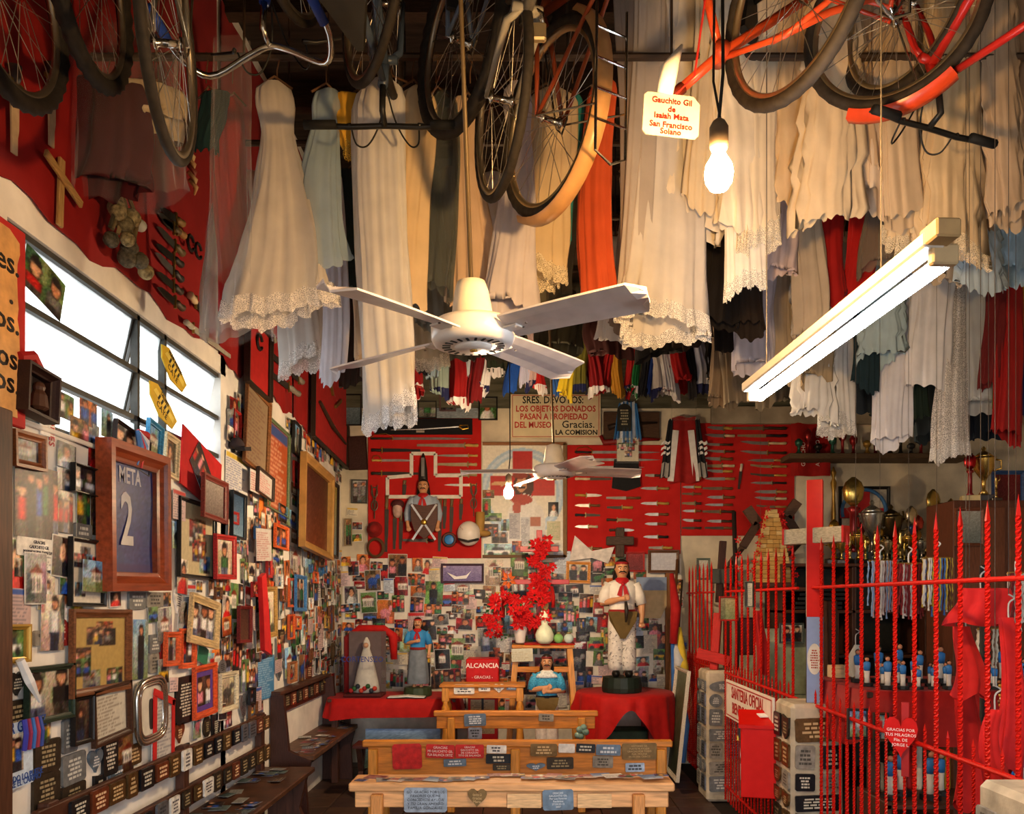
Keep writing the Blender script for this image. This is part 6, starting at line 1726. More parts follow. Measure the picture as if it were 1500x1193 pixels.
# red cross with flowers
t = thing('flower_cross', 'red wooden cross of two bars decked with red flowers and ribbons', 'cross', (P(790, 0, 7.7).x, 7.7, 1.2))
gz = mat('b8242a', .4, kind='gloss', var=.1)
def ZP(py, d): return EYE + (VY - py) / F * d - 1.2
MB().box((0, 0, (ZP(777, 7.7) + 0) / 2), (.055, .04, ZP(777, 7.7)), bev=.004).build('upright', gz, t)
MB().box((0, -.03, ZP(805, 7.7)), (.36, .03, .05), bev=.004).build('crossbar', gz, t)
MB().box((.02, -.03, ZP(853, 7.7)), (.52, .03, .045), bev=.004).build('crossbar', gz, t)
for k in range(22):
    q_ = P(790 + rg.uniform(-13, 13) + (8 if k % 5 == 0 else 0), 792 + k * 3.9, 7.6); bloom(t, q_ - t.location, rg.uniform(.05, .075))
for (x0, y0, y1) in ((808, 860, 890), (783, 905, 935), (735, 860, 905)):
    a, b = P(x0, y0, 7.58) - t.location, P(x0 + 2, y1, 7.55) - t.location
    MB().tube([a, (a + b) / 2 + Vector((.01, -.02, 0)), b], .018, 6).build('ribbon', CLOTH_R, t, True)
q_ = P(745, 850, 7.6) - t.location
mb = MB(); petals(mb, q_, .085, rg, 7); mb.build('orange_flower', mat('d86a30', .5), t)
# glass flask and balls
t = thing('glass_flask', 'pale glass flask with cork standing on the flower stand', 'flask', (P(798, 0, 7.25).x, 7.34, 1.213))
for z, r_ in ((.07, .075),): MB().lathe([(.05, 0), (.08, .03), (.085, .08), (.06, .14), (.03, .17), (.035, .22), (.05, .24), (.035, .27), (.03, .31), (.004, .31)], 18).build('bulb', mat('dfe6c8', .12, kind='gloss'), t, True)
MB().lathe([(.032, .29), (.036, .36), (.004, .362)], 12).build('cork', mat('a88a58', .7), t, True)
for k, (x, y, c_, lab) in enumerate([(818, 959, '8ac06a', 'small bright green glass ball on the flower stand'), (833, 958, 'c8d8cc', 'clear pale glass ball at the right end of the flower stand')]):
    q_ = P(x, y, 7.36)
    b_ = tag(MB().sphere((0, 0, .045), .045, 14, 10).build('glass_ball', mat(c_, .1, kind='gloss'), None, True, loc=(q_.x, 7.36, 1.213)), lab, 'ball')
    MB().lathe([(.02, .088), (.018, .10), (.003, .102)], 10).build('cap', mat('b8a868', .4, .6), b_, True)
# leaning things by the railing
def lean(name, label, cat, a, b, r, col, n=8):
    return tag(MB().tube([Vector(a) - Vector(a), Vector(b) - Vector(a)], r, n).build(name, mat(col, .6, kind='woodz'), None, True, loc=a), label, cat)
lean('flag_pole', 'long wooden pole leaning in the corner beside the tall saint', 'pole', (P(972, 0, 7.5).x, 7.4, 0), (P(995, 0, 7.9).x, 8.0, 2.0), .014, '6a4426')
lean('flag_pole', 'thin dark pole leaning beside the wooden pole', 'pole', (P(978, 0, 7.4).x, 7.3, 0), (P(1002, 0, 7.9).x, 8.0, 1.8), .010, '3a2a20')
t = thing('folded_flags', 'red, blue and yellow flags furled against the railing', 'flags', (P(991, 0, 7.6).x, 7.6, 0))
for k, (c_, x, z0_, z1_) in enumerate([('3a6ab0', -.02, .15, 1.25), ('d8b83a', .04, .6, 1.35), ('b01c1c', -.03, 1.2, 1.85), ('5a88c8', .05, .1, .8), ('c8c8c8', .0, .9, 1.2)]):
    MB().tube([(x, 0, z0_), (x + .02, -.02, (z0_ + z1_) / 2), (x - .01, .03, z1_)], [.035, .05, .02], 9).build('flag', mat(c_, .75, kind='cloth'), t, True)
t = thing('leaning_painting', 'tall dark landscape painting in a white frame leaning on railing', 'painting', (1.28, 7.0, .56), (R(-6), 0, R(-90)))
link('frame', frame_mesh(.50, .86, .03, .03, mat('c8bca8', .6, kind='wood')), t)
link('picture', sheet_mesh(.5, .86, ART('duo:5a6448:2c3424', .5, .86, 3), .008), t)
# ================================================================== RAILING, PILLARS, SHOP
XRAIL = 1.55
RP = mat('c41a10', .42, kind='enamel', var=.14, scale=30)
cem = mat('b8aa92', .9, kind='stone', var=.14, scale=9, bump=.5)
rg = random.Random(44)
def pillar(label, y0, y1, tones, shapes, seed):
    rr = random.Random(seed)
    x0, x1 = 1.41, 1.69
    t = thing('stone_pillar', label, 'pillar', ((x0 + x1) / 2, (y0 + y1) / 2, 0))
    w, d, h = x1 - x0, y1 - y0, 1.04
    MB().box((0, 0, h / 2), (w, d, h), bev=.02).build('masonry', cem, t)
    z = h - .09
    while z > .06:
        hh = rr.uniform(.10, .15)
        for face in (0, 1):
            W = w if face == 0 else d
            ncol = rr.choice([1, 2]) if face == 0 else 2
            for c in range(ncol):
                pw = W / ncol - .035; u = -W / 2 + W / ncol * (c + .5)
                rot = (0, R(rr.uniform(-3, 3)), 0 if face == 0 else R(-90))
                loc = (u, -d / 2 - .001, z - hh * .3) if face == 0 else (-w / 2 - .001, -u, z - hh * .3)
                plaque('', pw, hh - .02, rr.choice(tones), rr.choice(shapes), loc, rot, rr, parent=t, rows=4)
        z -= hh
    return t
pillar('far stone pillar set with silvery oval and round plaques', 6.5, 6.84, ['grey', 'steel', 'stone', 'grey'], ['oval', 'rect', 'rect', 'oval'], 1)
pillar('middle stone pillar set with bronze plaques under the red and blue cross', 4.4, 4.70, ['bronze', 'dark bronze', 'bronze', 'stone', 'black'], ['rect', 'rect', 'rect', 'shield'], 2)
pillar('nearest stone pillar with steel plaque at the right edge', 2.30, 2.58, ['steel', 'blue-grey', 'stone'], ['rect'], 3)

def twisted(L, s, turns, spike=.07):
    n = max(6, int(turns * 8)); vv, ff = [], []
    for i in range(n + 1):
        a = turns * 2 * PI * i / n
        for k in range(4):
            vv.append((s * math.cos(a + k * PI / 2), s * math.sin(a + k * PI / 2), L * i / n))
    for i in range(n):
        for k in range(4):
            ff.append((i * 4 + k, i * 4 + (k + 1) % 4, (i + 1) * 4 + (k + 1) % 4, (i + 1) * 4 + k))
    vv.append((0, 0, L + spike)); e = len(vv) - 1
    ff += [(n * 4 + k, n * 4 + (k + 1) % 4, e) for k in range(4)]
    ff.append((3, 2, 1, 0))
    mb = MB().add(vv, ff); return mb.mesh('bar', RP)
tall_me, short_me = twisted(1.84, .0095, 22), twisted(1.06, .0065, 16, .03)
def railing(label, y0, y1, sp, ph=0.0):
    t = thing('iron_railing', label, 'railing', (XRAIL, y0, 0))
    n = int((y1 - y0 - ph) / sp)
    for k in range(n + 1):
        y = ph + sp * k
        if y > y1 - y0: break
        link('bar', tall_me, t, (0, y, .03), (0, 0, k * .4))
        if y + sp / 2 < y1 - y0: link('bar', short_me, t, (0, y + sp / 2, .03), (0, 0, k * .7))
    for z, r in ((1.67, .0085), (1.03, .0095), (.14, .009)):
        seg = 40; L = y1 - y0
        MB().tube([(0, L * i / seg, z) for i in range(seg + 1)], [r * (1 + .12 * (i % 2)) for i in range(seg + 1)], 8).build('rail', RP, t)
    return t
R1 = railing('twisted red iron railing between the nearest and middle pillars', 2.36, 4.55, .175, .06)
R2 = railing('red iron railing between the middle and far pillars behind the sign', 4.72, 6.48, .165, .09)
R3 = railing('far red iron railing between the last pillar and back wall', 6.86, 8.04, .16, .1)

# cross on the middle pillar
t = thing('painted_cross', 'tall cross painted red, white and pale blue standing on the middle pillar', 'cross', (P(1194, 0, 4.5).x, 4.5, 1.04), (0, 0, R(-24)))
s = .042
H = 1.22
def face_box(parent, nm, c, d, cols):
    for (ax, sg, col) in cols:
        pass
def paneled(nm, x0, x1, y0, y1, z0, z1, col_front, col_side, parent):
    MB().box(((x0 + x1) / 2, (y0 + y1) / 2, (z0 + z1) / 2), (x1 - x0, y1 - y0, z1 - z0), bev=.002).build(nm, mat(col_front, .45, kind='enamel', var=.06), parent)
    MB().box((x0 - .001, (y0 + y1) / 2, (z0 + z1) / 2), (.003, (y1 - y0) * .98, (z1 - z0))).build('painted_side', mat(col_side, .6, kind='woodz', var=.12), parent)
paneled('upright', -s, s, -s * .8, s * .8, .0, .47, '8a9cc4', '4a2418', t)
paneled('upright', -s, s, -s * .8, s * .8, .47, H, 'd0160c', 'b8a888', t)
MB().box((0, -.0, .915), (.34, .07, .085), rot=(0, 0, R(-22)), bev=.003).build('crossbar', mat('b8a888', .6, kind='wood', var=.12), t)
c_, s_ = math.cos(R(-22)), math.sin(R(-22))
for sg in (-1, 1): MB().box((.172 * sg * c_, .172 * sg * s_, .915), (.012, .075, .09), rot=(0, 0, R(-22))).build('end_cap', mat('c41c14', .4), t)
o = MB().prism(shape_poly('oval', .075, .17), -.004, 0).build('paper_tag', mat('d8cfc0', .7), t, loc=(.0, -s * .82, .24))
lettering(MB(), .06, .14, 8, random.Random(1), -.005).build('lettering', mat('a03a20', .6), o)
t = thing('red_cross', 'plain red wooden cross leaning on the far pillar', 'cross', (P(1046, 0, 6.62).x, 6.62, 1.04), (R(-5), R(3), R(-25)))
MB().box((0, 0, .23), (.065, .05, .46), bev=.004).build('upright', mat('b01a12', .6, kind='woodz', var=.1), t)
MB().box((0, -.045, .10), (.27, .04, .085), rot=(0, R(10), 0), bev=.004).build('crossbar', mat('b01a12', .6, kind='wood', var=.1), t)
# sign
sx_ = 1.405
t = thing('santeria_sign', 'white sign with red letters SANTERIA OFICIAL BENDECIDA on railing', 'sign', (sx_, 5.26, .91), (0, 0, R(-90)))
MB().box((0, 0, 0), (1.12, .014, .26), bev=.002).build('board', mat('dcd2c4', .5, var=.06), t)
link('border', frame_mesh(1.06, .215, .008, .0085, mat('a82018', .5), False), t)
text(t, 'SANTERIA OFICIAL', .11, 'a82018', .0, .055, -.009, bold=.0015, sx=.84)
text(t, 'BENDECIDA', .105, 'a82018', -.10, -.05, -.009, bold=.002, sx=.95)
# red box on the gate
t = thing('offering_box', 'bright red wall box with padlock hung on the railing gate', 'box', (P(1113, 0, 4.78).x, 4.80, .465), (0, 0, R(-14)))
rb_ = mat('d01208', .45, kind='enamel', var=.05)
MB().box((0, 0, .20), (.205, .21, .40), bev=.004).build('body', rb_, t)
MB().add([(-.115, -.12, .40), (.115, -.12, .40), (.115, .11, .46), (-.115, .11, .46), (-.115, -.12, .42), (.115, -.12, .42), (.115, .11, .48), (-.115, .11, .48)],
         [(0, 3, 2, 1), (4, 5, 6, 7), (0, 1, 5, 4), (2, 3, 7, 6), (1, 2, 6, 5), (0, 4, 7, 3)]).build('lid', rb_, t)
MB().box((-.112, -.07, .37), (.008, .03, .06)).build('hasp', mat('1c1a18', .5, .6), t)
pl = MB().box((-.12, -.07, .335), (.014, .024, .03), bev=.003).build('padlock', mat('c8a040', .3, .9), t)
o = MB().box((-.104, -.02, .13), (.003, .035, .09)).build('paper_slip', mat('d8d4d0', .6), t)
tx = text(t, 'ALCANCIA', .035, 'e8d8d0', -.106, .24, 0); tx.location = (-.1055, -.02, .24); tx.rotation_euler = (0, 0, R(-90))
MB().box((.02, .0, .462), (.05, .05, .006), rot=(R(14), 0, .4)).build('crumpled_paper', mat('e8e4e0', .6), t)
# pictures on the railing
def RF(x0, x1, y0, y1, d, fw, fc, art, label, rz=0, lean_=0):
    a, b = P(x0, y0, d), P(x1, y1, d); seed_[0] += 1
    w, h = b.x - a.x, a.z - b.z
    return framed(label, w, h, fw, fc, ART(art, w, h, seed_[0]), (a + b) / 2, (lean_, 0, rz), .018)
RF(1053, 1081, 874, 910, 6.15, .012, 'a81c14', 'duo:b8a878:7a8a58', 'red-framed greenish picture hung on the railing')
RF(1092, 1106, 852, 890, 5.6, .01, '4a4a44', 'doc:b8b4a4', 'grey-framed printed sheet tied to the railing', R(-50))
RF(1141, 1177, 913, 943, 6.95, .016, '4a5450', 'people:2:dark:pale wall', 'grey frame with two small photos inside the shop')
RF(1020, 1040, 818, 850, 7.6, .02, '5a6458', 'duo:b8b4a4:a8a494', 'weathered grey-green frame behind the far railing')
RF(1062, 1078, 830, 860, 7.5, .016, '4a3a2a', 'people:1:green:brown', 'dark small frame in the far shop corner')
RF(1120, 1146, 818, 856, 7.6, .012, 'a8843c', 'duo:c8a858:8a6a2c', 'gold-lit picture panel below the wooden church model')
t = thing('small_cross', 'dark wooden cross standing behind the far railing', 'cross', P(1056, 838, 7.3)); 
MB().box((0, 0, 0), (.06, .04, .55), rot=(0, R(4), 0), bev=.004).build('upright', mat('3a2018', .6, kind='woodz'), t)
MB().box((0, -.03, -.04), (.2, .04, .13), bev=.006).build('crossbar', mat('4a4a44', .6), t)
# heart sign on the low railing
t = thing('heart_sign', 'red wooden heart on a stick lettered GRACIAS POR TUS MILAGROS', 'sign', P(1320, 1080, 3.30), (0, 0, R(-30)))
MB().prism(shape_poly('heart', .135, .17), -.018, 0).build('heart', mat('c01210', .5, kind='enamel'), t)
MB().box((.015, .008, -.01), (.03, .014, .30), bev=.002).build('stick', mat('a01818', .5), t)
for i, s_ in enumerate(['GRACIAS POR', 'TUS MILAGROS', 'Flia. DE', 'JORGE L.']): text(t, s_, .0165, 'e8d8d0', 0, .03 - i * .02, -.019)

# ---- the shop behind the railing
struct('trim_6', MB().box((3.35, YB - .16, P(0, 672, 7.95).z), (1.75, .30, .05), bev=.005), mat('5a4632', .7, kind='wood'))      # high wall shelf
GOLD, SILV = mat('b08a3a', .28, .9, var=.2), mat('a8a8a4', .25, .9, var=.2)
TZ = 1.93
t = thing('trophy_shelf', 'dark wooden shelf unit holding the trophies', 'shelf', (3.2, 7.55, 0))
MB().box((0, 0, TZ - .015), (1.9, .55, .03), bev=.004).build('shelf_board', DARKW, t)
for z in (1.5, 1.1, .6): MB().box((0, 0, z), (1.9, .5, .03), bev=.004).build('shelf_board', DARKW, t)
for x in (-.93, -.3, .35, .93): MB().box((x, 0, TZ / 2 - .015), (.04, .5, TZ - .03), bev=.004).build('side_panel', DARKWZ, t)
MB().box((0, .26, TZ / 2), (1.9, .02, TZ - .04)).build('back_panel', mat('3a3a34', .8), t)
def trophy(label, loc, h, kind, bcol, ccol, rr):
    t = thing('trophy', label, 'trophy', loc, (0, 0, rr.uniform(-.4, .4)), 'trophies in the shop')
    b = h * .14
    MB().box((0, 0, b / 2), (h * .34, h * .28, b), bev=.004).build('base', mat(bcol, .3), t)
    g = mat(ccol, .25, .9, var=.15)
    if kind == 'cup':
        MB().lathe([(h * .1, b), (h * .03, b + h * .1), (h * .035, b + h * .25), (h * .06, b + h * .3), (h * .16, b + h * .45), (h * .19, b + h * .62), (h * .2, b + h * .66), (h * .17, b + h * .65)], 16).build('cup', g, t, True)
        for sx in (-1, 1): MB().tube([(sx * h * .15, 0, b + h * .42), (sx * h * .27, 0, b + h * .46), (sx * h * .27, 0, b + h * .6), (sx * h * .18, 0, b + h * .62)], h * .018, 6).build('handle', g, t, True)
        MB().lathe([(h * .17, b + h * .66), (h * .1, b + h * .73), (h * .025, b + h * .78), (h * .04, b + h * .82), (.003, b + h * .86)], 14).build('lid', g, t, True)
    elif kind == 'column':
        MB().lathe([(h * .09, b), (h * .045, b + h * .06), (h * .04, b + h * .45), (h * .08, b + h * .5), (h * .03, b + h * .53)], 12).build('column', mat(rr.choice(['2a5a4a', '8a1c1c', 'b08a3a', '24406a']), .3, .4), t, True)
        MB().lathe([(h * .02, b + h * .52), (h * .1, b + h * .6), (h * .12, b + h * .72), (h * .09, b + h * .8), (h * .02, b + h * .86)], 12, sy=.4).build('emblem', g, t, True)
    else:
        MB().lathe([(h * .08, b), (h * .03, b + h * .08), (h * .05, b + h * .2), (h * .02, b + h * .3)], 12).build('column', g, t, True)
        loft(m_ := MB(), [(0, 0, b + h * .3, h * .05, h * .04), (0, 0, b + h * .45, h * .045, h * .035), (0, 0, b + h * .58, h * .07, h * .04), (0, 0, b + h * .66, h * .03, h * .03), (0, 0, b + h * .7, h * .045, h * .045), (0, 0, b + h * .77, h * .02, h * .02)], 10)
        m_.tube([(h * .06, 0, b + h * .58), (h * .13, 0, b + h * .68), (h * .1, 0, b + h * .8)], h * .018, 6); m_.build('figurine', g, t, True)
    return t
rr = random.Random(9)
TR = [(1222, 768, 'column', '1a1816', 'b08a3a', 'bronze horse-and-column trophy at left end of shelf'), (1250, 712, 'column', '1a1816', 'c8a858', 'tall gold-wreathed trophy before the blue shield banner'), (1262, 765, 'figure', '2a2420', '8a2020', 'small red-scarfed figure trophy before the shield banner'),
      (1277, 742, 'cup', '141414', 'c8c4b8', 'silver flame-handled cup right of the shield banner'), (1290, 775, 'column', '3a2a1c', 'b08a3a', 'short ball trophy beside the silver flame cup'), (1305, 748, 'cup', '1a1816', '6a5a3a', 'dull bronze bowl trophy on the shelf'),
      (1316, 752, 'figure', '2a2420', 'c8a858', 'gold figure trophy right of the bronze bowl'), (1335, 750, 'column', '1a1816', 'd8c8a8', 'round pale medallion trophy in the middle of the shelf'), (1344, 762, 'column', '5a1414', 'c85040', 'red columned trophy beside the medallion one'),
      (1367, 728, 'column', '141414', 'c8a858', 'gold ring trophy with blue bowl'), (1379, 738, 'figure', '1a1816', 'b89a58', 'slim gold winged trophy right of the ring trophy'), (1393, 740, 'cup', '1a1816', 'c8b078', 'small lidded gold cup near the shelf end'),
      (1233, 790, 'cup', '2a1c14', 'c8a858', 'low wide gold cup at front of shelf, leftmost'), (1268, 790, 'figure', '1a1816', 'c8a858', 'little gold figure on black stand at front of shelf'), (1300, 790, 'cup', '2a1c14', 'c8b890', 'low pale cup at front of shelf'), (1325, 795, 'figure', '1a1816', 'a89048', 'short gold footballer figure at front of shelf'), (1350, 790, 'cup', '2a1c14', 'a8a8a4', 'low silver cup at front of shelf'), (1376, 795, 'figure', '1a1816', 'c8a858', 'last little gold figure at front of shelf')]
for i, (x, yt, kd, bc, cc, lab) in enumerate(TR):
    d = 7.62 if yt < 780 else 7.36
    q_ = P(x, yt, d); h = max(.16, (q_.z - TZ) / .9)
    trophy(lab, (q_.x, d, TZ), h, kd, bc, cc, rr)
for i in range(14):
    kd = ['cup', 'column', 'figure'][i % 3]
    trophy(f'{["gold", "bronze", "pale gold"][i % 3]} {["cup", "columned trophy", "figure trophy"][i % 3]} in the middle row of shelf, {ordn[i] if i else "first"} from left', (2.78 + i * .077, 7.49, TZ), rr.uniform(.2, .34), kd, '1a1612', ['c8a048', '9a7434', 'd8bc78'][i % 3], rr)
# banner painting on the wall, spear, high-shelf things
BF(1228, 1303, 713, 790, .03, '151310', 'flat:c8bca8', 'black-edged shield painting with red cross and blue ring on back wall', 0, .02)
bp = BP(1265, 752, .05)
t = thing('shield_emblem', 'red cross and blue arch painted board inside the black-edged painting', 'emblem', bp)
MB().box((0, 0, .0), (.46, .01, .10), bev=.002).build('cross_arm', mat('a81c1c', .6), t)
MB().box((0, -.002, .02), (.12, .012, .38), bev=.002).build('cross_upright', mat('a81c1c', .6), t)
MB().tube([(.215 * math.cos(a), -.01, .02 + .21 * math.sin(a)) for a in np.linspace(-.3, PI + .3, 20)], .018, 6).build('arch', mat('3a6a9a', .6), t, True)
MB().sphere((0, -.02, -.04), .06, 12, 8, (.9, .5, 1.2)).build('head', mat('4a2a20', .6), t, True)
b_ = BP(1221, 690, .06)
tag(MB().lathe([(.018, -.55), (.022, -.3), (.014, -.1), (.03, 0), (.012, .05), (.028, .1), (.004, .16)], 10).build('brass_finial', mat('a8843c', .35, .8), None, True, loc=(b_.x, YB - .06, b_.z - .12)), 'slim brass sceptre on back wall beside the red banner', 'sceptre')
rr = random.Random(3)
for k in range(14):
    x = 2.6 + k * .11
    h = rr.uniform(.12, .28); c_ = rr.choice(['2a2620', '5a4a2a', '3a3a3a', '8a1c1c', '2a5a4a', 'a8843c'])
    tag(MB().lathe([(.03, 0), (.035, .01), (.014, .04), (.016, h * .5), (.035, h * .6), (.04, h * .8), (.02, h * .95), (.004, h)], 10).build('small_trophy', mat(c_, .35, .6), None, True, loc=(x, YB - .16 + rr.uniform(-.06, .06), P(0, 672, 7.95).z + .026)), f'small dim trophy on the high wall shelf, {ordn[k] if k else "first"} from left', 'trophy', 'trophies on the high shelf')
# big gold cup and red columns at the right, on a cabinet
t = thing('display_cabinet', 'brown wooden cabinet carrying the big gold cup', 'cabinet', (3.38, 6.0, 0))
cz = P(0, 738, 6.0).z
MB().box((0, 0, cz / 2), (.75, .4, cz), bev=.006).build('body', mat('5a3220', .5, kind='woodz'), t)
for x in (-.18, .18): MB().box((x, -.205, cz - .35), (.33, .015, .6), bev=.004).build('door', mat('6a3c24', .5, kind='woodz'), t)
trophy('big gold lidded cup on tall pedestal near the right edge', (P(1441, 0, 6.0).x, 6.0, cz), .42, 'cup', '3a2a1c', 'c8a050', rr)
trophy('red and gold columned trophy left of the big gold cup', (P(1421, 0, 5.95).x, 5.95, cz), .36, 'column', 'c8b078', 'b01c1c', rr)
trophy('small gold angel trophy right of the big gold cup', (P(1459, 0, 5.9).x, 5.9, cz), .2, 'figure', '3a2a1c', 'c8a050', rr)
RF(1398, 1440, 745, 800, 5.75, .02, '6a3a24', 'duo:a8a494:6a7068', 'brown framed pale picture leaning on the cabinet')
RF(1452, 1500, 690, 780, 6.3, .03, '24406a', 'duo:6a1818:4a1414', 'blue-framed dark red picture at right edge')
# wooden church model and arches
q_ = P(1130, 854, 7.4)
t = thing('church_model', 'tapering wooden block church model with rose garland', 'model', (q_.x, 7.4, q_.z))
rr = random.Random(7); hh = .66
for i in range(17):
    z = hh * (i + .5) / 17; ww = .30 * (1 - .82 * (i / 16) ** 1.5) + .03
    nb = max(1, int(ww / .055))
    for k in range(nb):
        MB().box((-ww / 2 + ww / nb * (k + .5), rr.uniform(-.006, .006), z), (ww / nb - .002, .10, hh / 17 - .002), bev=.002).build('block', mat(rr.choice(['d0a860', 'c89a50', 'd8b878', 'be9048']), .5, kind='wood', var=.1), t)
for k in range(16):
    f = k / 15; sx = -1 if k % 2 else 1
    mb = MB(); petals(mb, (sx * (.20 - .14 * f), -.07, hh * (.1 + .9 * f)), .035, rr, 6); mb.build('rose', RED_P, t)
MB().box((0, 0, -.02), (.4, .2, .04), bev=.004).build('base', DARKW, t)
sh = thing('corner_shelf', 'dark shelf under the wooden church model', 'shelf', (q_.x, 7.45, 0))
MB().box((0, 0, q_.z - .06), (.8, .36, .04), bev=.004).build('shelf_board', DARKW, sh)
for x in (-.37, .37): MB().box((x, .1, (q_.z - .08) / 2), (.04, .1, q_.z - .08), bev=.004).build('post', DARKWZ, sh)
for (x0, y0, x1, y1, lab) in [(1094, 745, 1108, 770, 'angled dark wooden bracket left of the church model'), (1168, 735, 1180, 765, 'angled wooden bracket right of the church model')]:
    a, b = P(x0, y0, 7.6), P(x1, y1, 7.6); m_ = 1 if x0 < 1100 else -1
    tt = thing('wooden_bracket', lab, 'bracket', a)
    MB().beam((0, 0, 0), (.10 * m_, 0, -.14), .05, .09).build('arm', mat('5a4030', .6, kind='wood'), tt)
    MB().beam((.10 * m_, 0, -.14), (-.04 * m_, 0, -.36), .05, .07).build('arm', mat('4a3224', .6, kind='wood'), tt)
    MB().beam((-.04 * m_, 0, -.36), (-.04 * m_, .5, -.5), .04, .04).build('stay', mat('4a3224', .6, kind='wood'), tt)
for (px, lab) in ((1080, 'dark flowered staff left of the church model'), (1200, 'dark strung staff right of the church model')):
    a = P(px, 750, 7.3); tt = thing('staff', lab, 'staff', (a.x, 7.3, 0))
    MB().tube([(-.02, 0, 0), (0, 0, 1.3), (-.03, 0, a.z)], .02, 8).build('pole', mat('241a16', .6), tt, True)
    for k in range(4):
        mb = MB(); petals(mb, (.0, -.03, 1.75 + k * .13), .04, rr, 6); mb.build('rose', RED_P, tt)
# hanging rosaries (uncountable strands): one curtain per hanger
def strands(label, x0, x1, y0, y1, d, cols, seed, step=.0075):
    rr = random.Random(seed); a, b = P(x0, y0, d), P(x1, y1, d)
    t = thing('rosary_rack', label, 'rosaries', ((a.x + b.x) / 2, d, a.z))
    w, h = b.x - a.x, a.z - b.z
    MB().tube([(-w / 2, 0, 0), (w / 2, 0, 0)], .006, 6).build('rod', mat('a8843c', .4, .6), t)
    MB().tube(curve([(0, 0, 0), (0, 0, .05), (.02, 0, .075), (0, 0, .09)], 4), .004, 6).build('hook', mat('d8d4d0', .4), t)
    MB().tube([(0, 0, .09), (0, 0, ZC - a.z)], .0012, 4).build('hanging_wire', mat('4a4038', .6), t)
    for c in cols:
        mb = MB(); i = cols.index(c)
        n = int(w / step)
        for k in range(n):
            if (k * len(cols)) // n != i and rr.random() < .8: continue
            x = -w / 2 + w * (k + .5) / n; hh = h * rr.uniform(.75, 1.05); yo = rr.uniform(-.03, .03)
            m = 12
            pts = [(x + .003 * math.sin(j), yo, -hh * j / m) for j in range(m + 1)]
            mb.tube(pts, [.003 if j % 2 else .006 for j in range(m + 1)], 4)
        o = mb.build('bead_strands', mat(c, .3, kind='gloss'), t); o['kind'] = 'stuff'
    return t
strands('white and blue rosary strands behind the railing', 1273, 1305, 822, 905, 4.6, ['8aa8d0', 'd8d4d0', 'c8a0a0'], 1)
strands('red and white rosary strands in the middle rack', 1312, 1350, 826, 905, 4.4, ['8a2428', 'd8d4d0', '6a1c20'], 2)
strands('yellow, blue and white bead strands right of the middle rack', 1352, 1392, 818, 900, 4.3, ['e0dcd4', 'c8b040', '3a6ab0', '5a3a30'], 3)
strands('dark red bead strands at the right edge', 1476, 1500, 840, 930, 3.6, ['6a1c20', 'b8b0a4'], 4)
strands('pale cord strands hanging by the red shirts', 1432, 1464, 922, 985, 3.7, ['c8c0ac', 'b8b0a0'], 5, .02)
# shelves with statuettes
t = thing('shop_table', 'shop counter under red cloth behind the railing', 'table', (2.12, 4.35, 0))
MB().box((0, 0, 1.14), (.95, .75, .03), bev=.004).build('table_top', mat('3a2018', .5, kind='wood'), t)
for sx in (-1, 1):
    for sy in (-1, 1): MB().box((sx * .43, sy * .33, .56), (.05, .05, 1.12), bev=.004).build('leg', DARKWZ, t)
c = draped(None, 1.0, .80, 1.162, .26, mat('8f1310', .65, kind='cloth', var=.12), 5); c.location = (2.12, 4.35, 0); tag(c, 'dark red cloth over the shop counter with small figures', 'tablecloth')
def figurine(label, loc, h, col, rr, group):
    t = thing('figurine', label, 'figurine', loc, (0, 0, rr.uniform(-.5, .5)), group)
    MB().lathe([(h * .2, 0), (h * .2, h * .1), (h * .05, h * .11)], 10).build('base', mat('141414', .5), t)
    m_ = MB(); loft(m_, [(0, 0, h * .1, h * .09, h * .07), (0, 0, h * .3, h * .08, h * .06), (0, 0, h * .5, h * .1, h * .07), (0, 0, h * .52, h * .1, h * .07)], 8); m_.build('legs', mat('d8d0c4', .5), t, True)
    m_ = MB(); loft(m_, [(0, 0, h * .5, h * .1, h * .075), (0, 0, h * .65, h * .12, h * .08), (0, 0, h * .76, h * .12, h * .07), (0, 0, h * .8, h * .05, h * .05)], 8); m_.build('shirt', mat(col, .5), t, True)
    MB().sphere((0, -h * .01, h * .87), h * .068, 8, 7).build('head', mat('b87c5c', .5), t, True)
    MB().sphere((0, h * .02, h * .885), h * .074, 8, 6, (1, .9, 1)).build('hair', mat('1a120e', .5), t, True)
    return t
rr = random.Random(12); fi = 0
f0 = figurine('small blue-shirted saint figurine on the shop counter, front row', (1.76, 4.02, 1.165), .17, '2f6fb0', rr, 'little saints on the shop counter')
row1 = [(1.76 + .075 * k, 4.02) for k in range(11)]; row2 = [(1.72 + .08 * k, 4.17) for k in range(11)]; row3 = [(1.75 + .11 * k, 4.36) for k in range(8)]
for (row, nm) in ((row1, 'front'), (row2, 'second'), (row3, 'rear')):
    for k, (x, y) in enumerate(row):
        lab = f'blue-shirted saint figurine on shop counter, {nm} row, {ordn[k] if k else "first"} from left'
        if nm == 'front' and k == 0: tag(f0, lab); continue
        dup(f0, (x, y, 1.165), (0, 0, rr.uniform(-.6, .6)), lab, 'little saints on the shop counter', rr.uniform(.7, .95) * (1.35 if nm == 'rear' else 1))
t = thing('shop_shelf', 'low dark shelf crowded with figures behind the low railing', 'shelf', (2.10, 3.97, 0))
for z in (.30, .64): MB().box((0, 0, z), (.88, .34, .025), bev=.004).build('shelf_board', DARKW, t)
for sx in (-1, 1): MB().box((sx * .43, 0, .33), (.03, .34, .66), bev=.004).build('side_panel', DARKWZ, t)
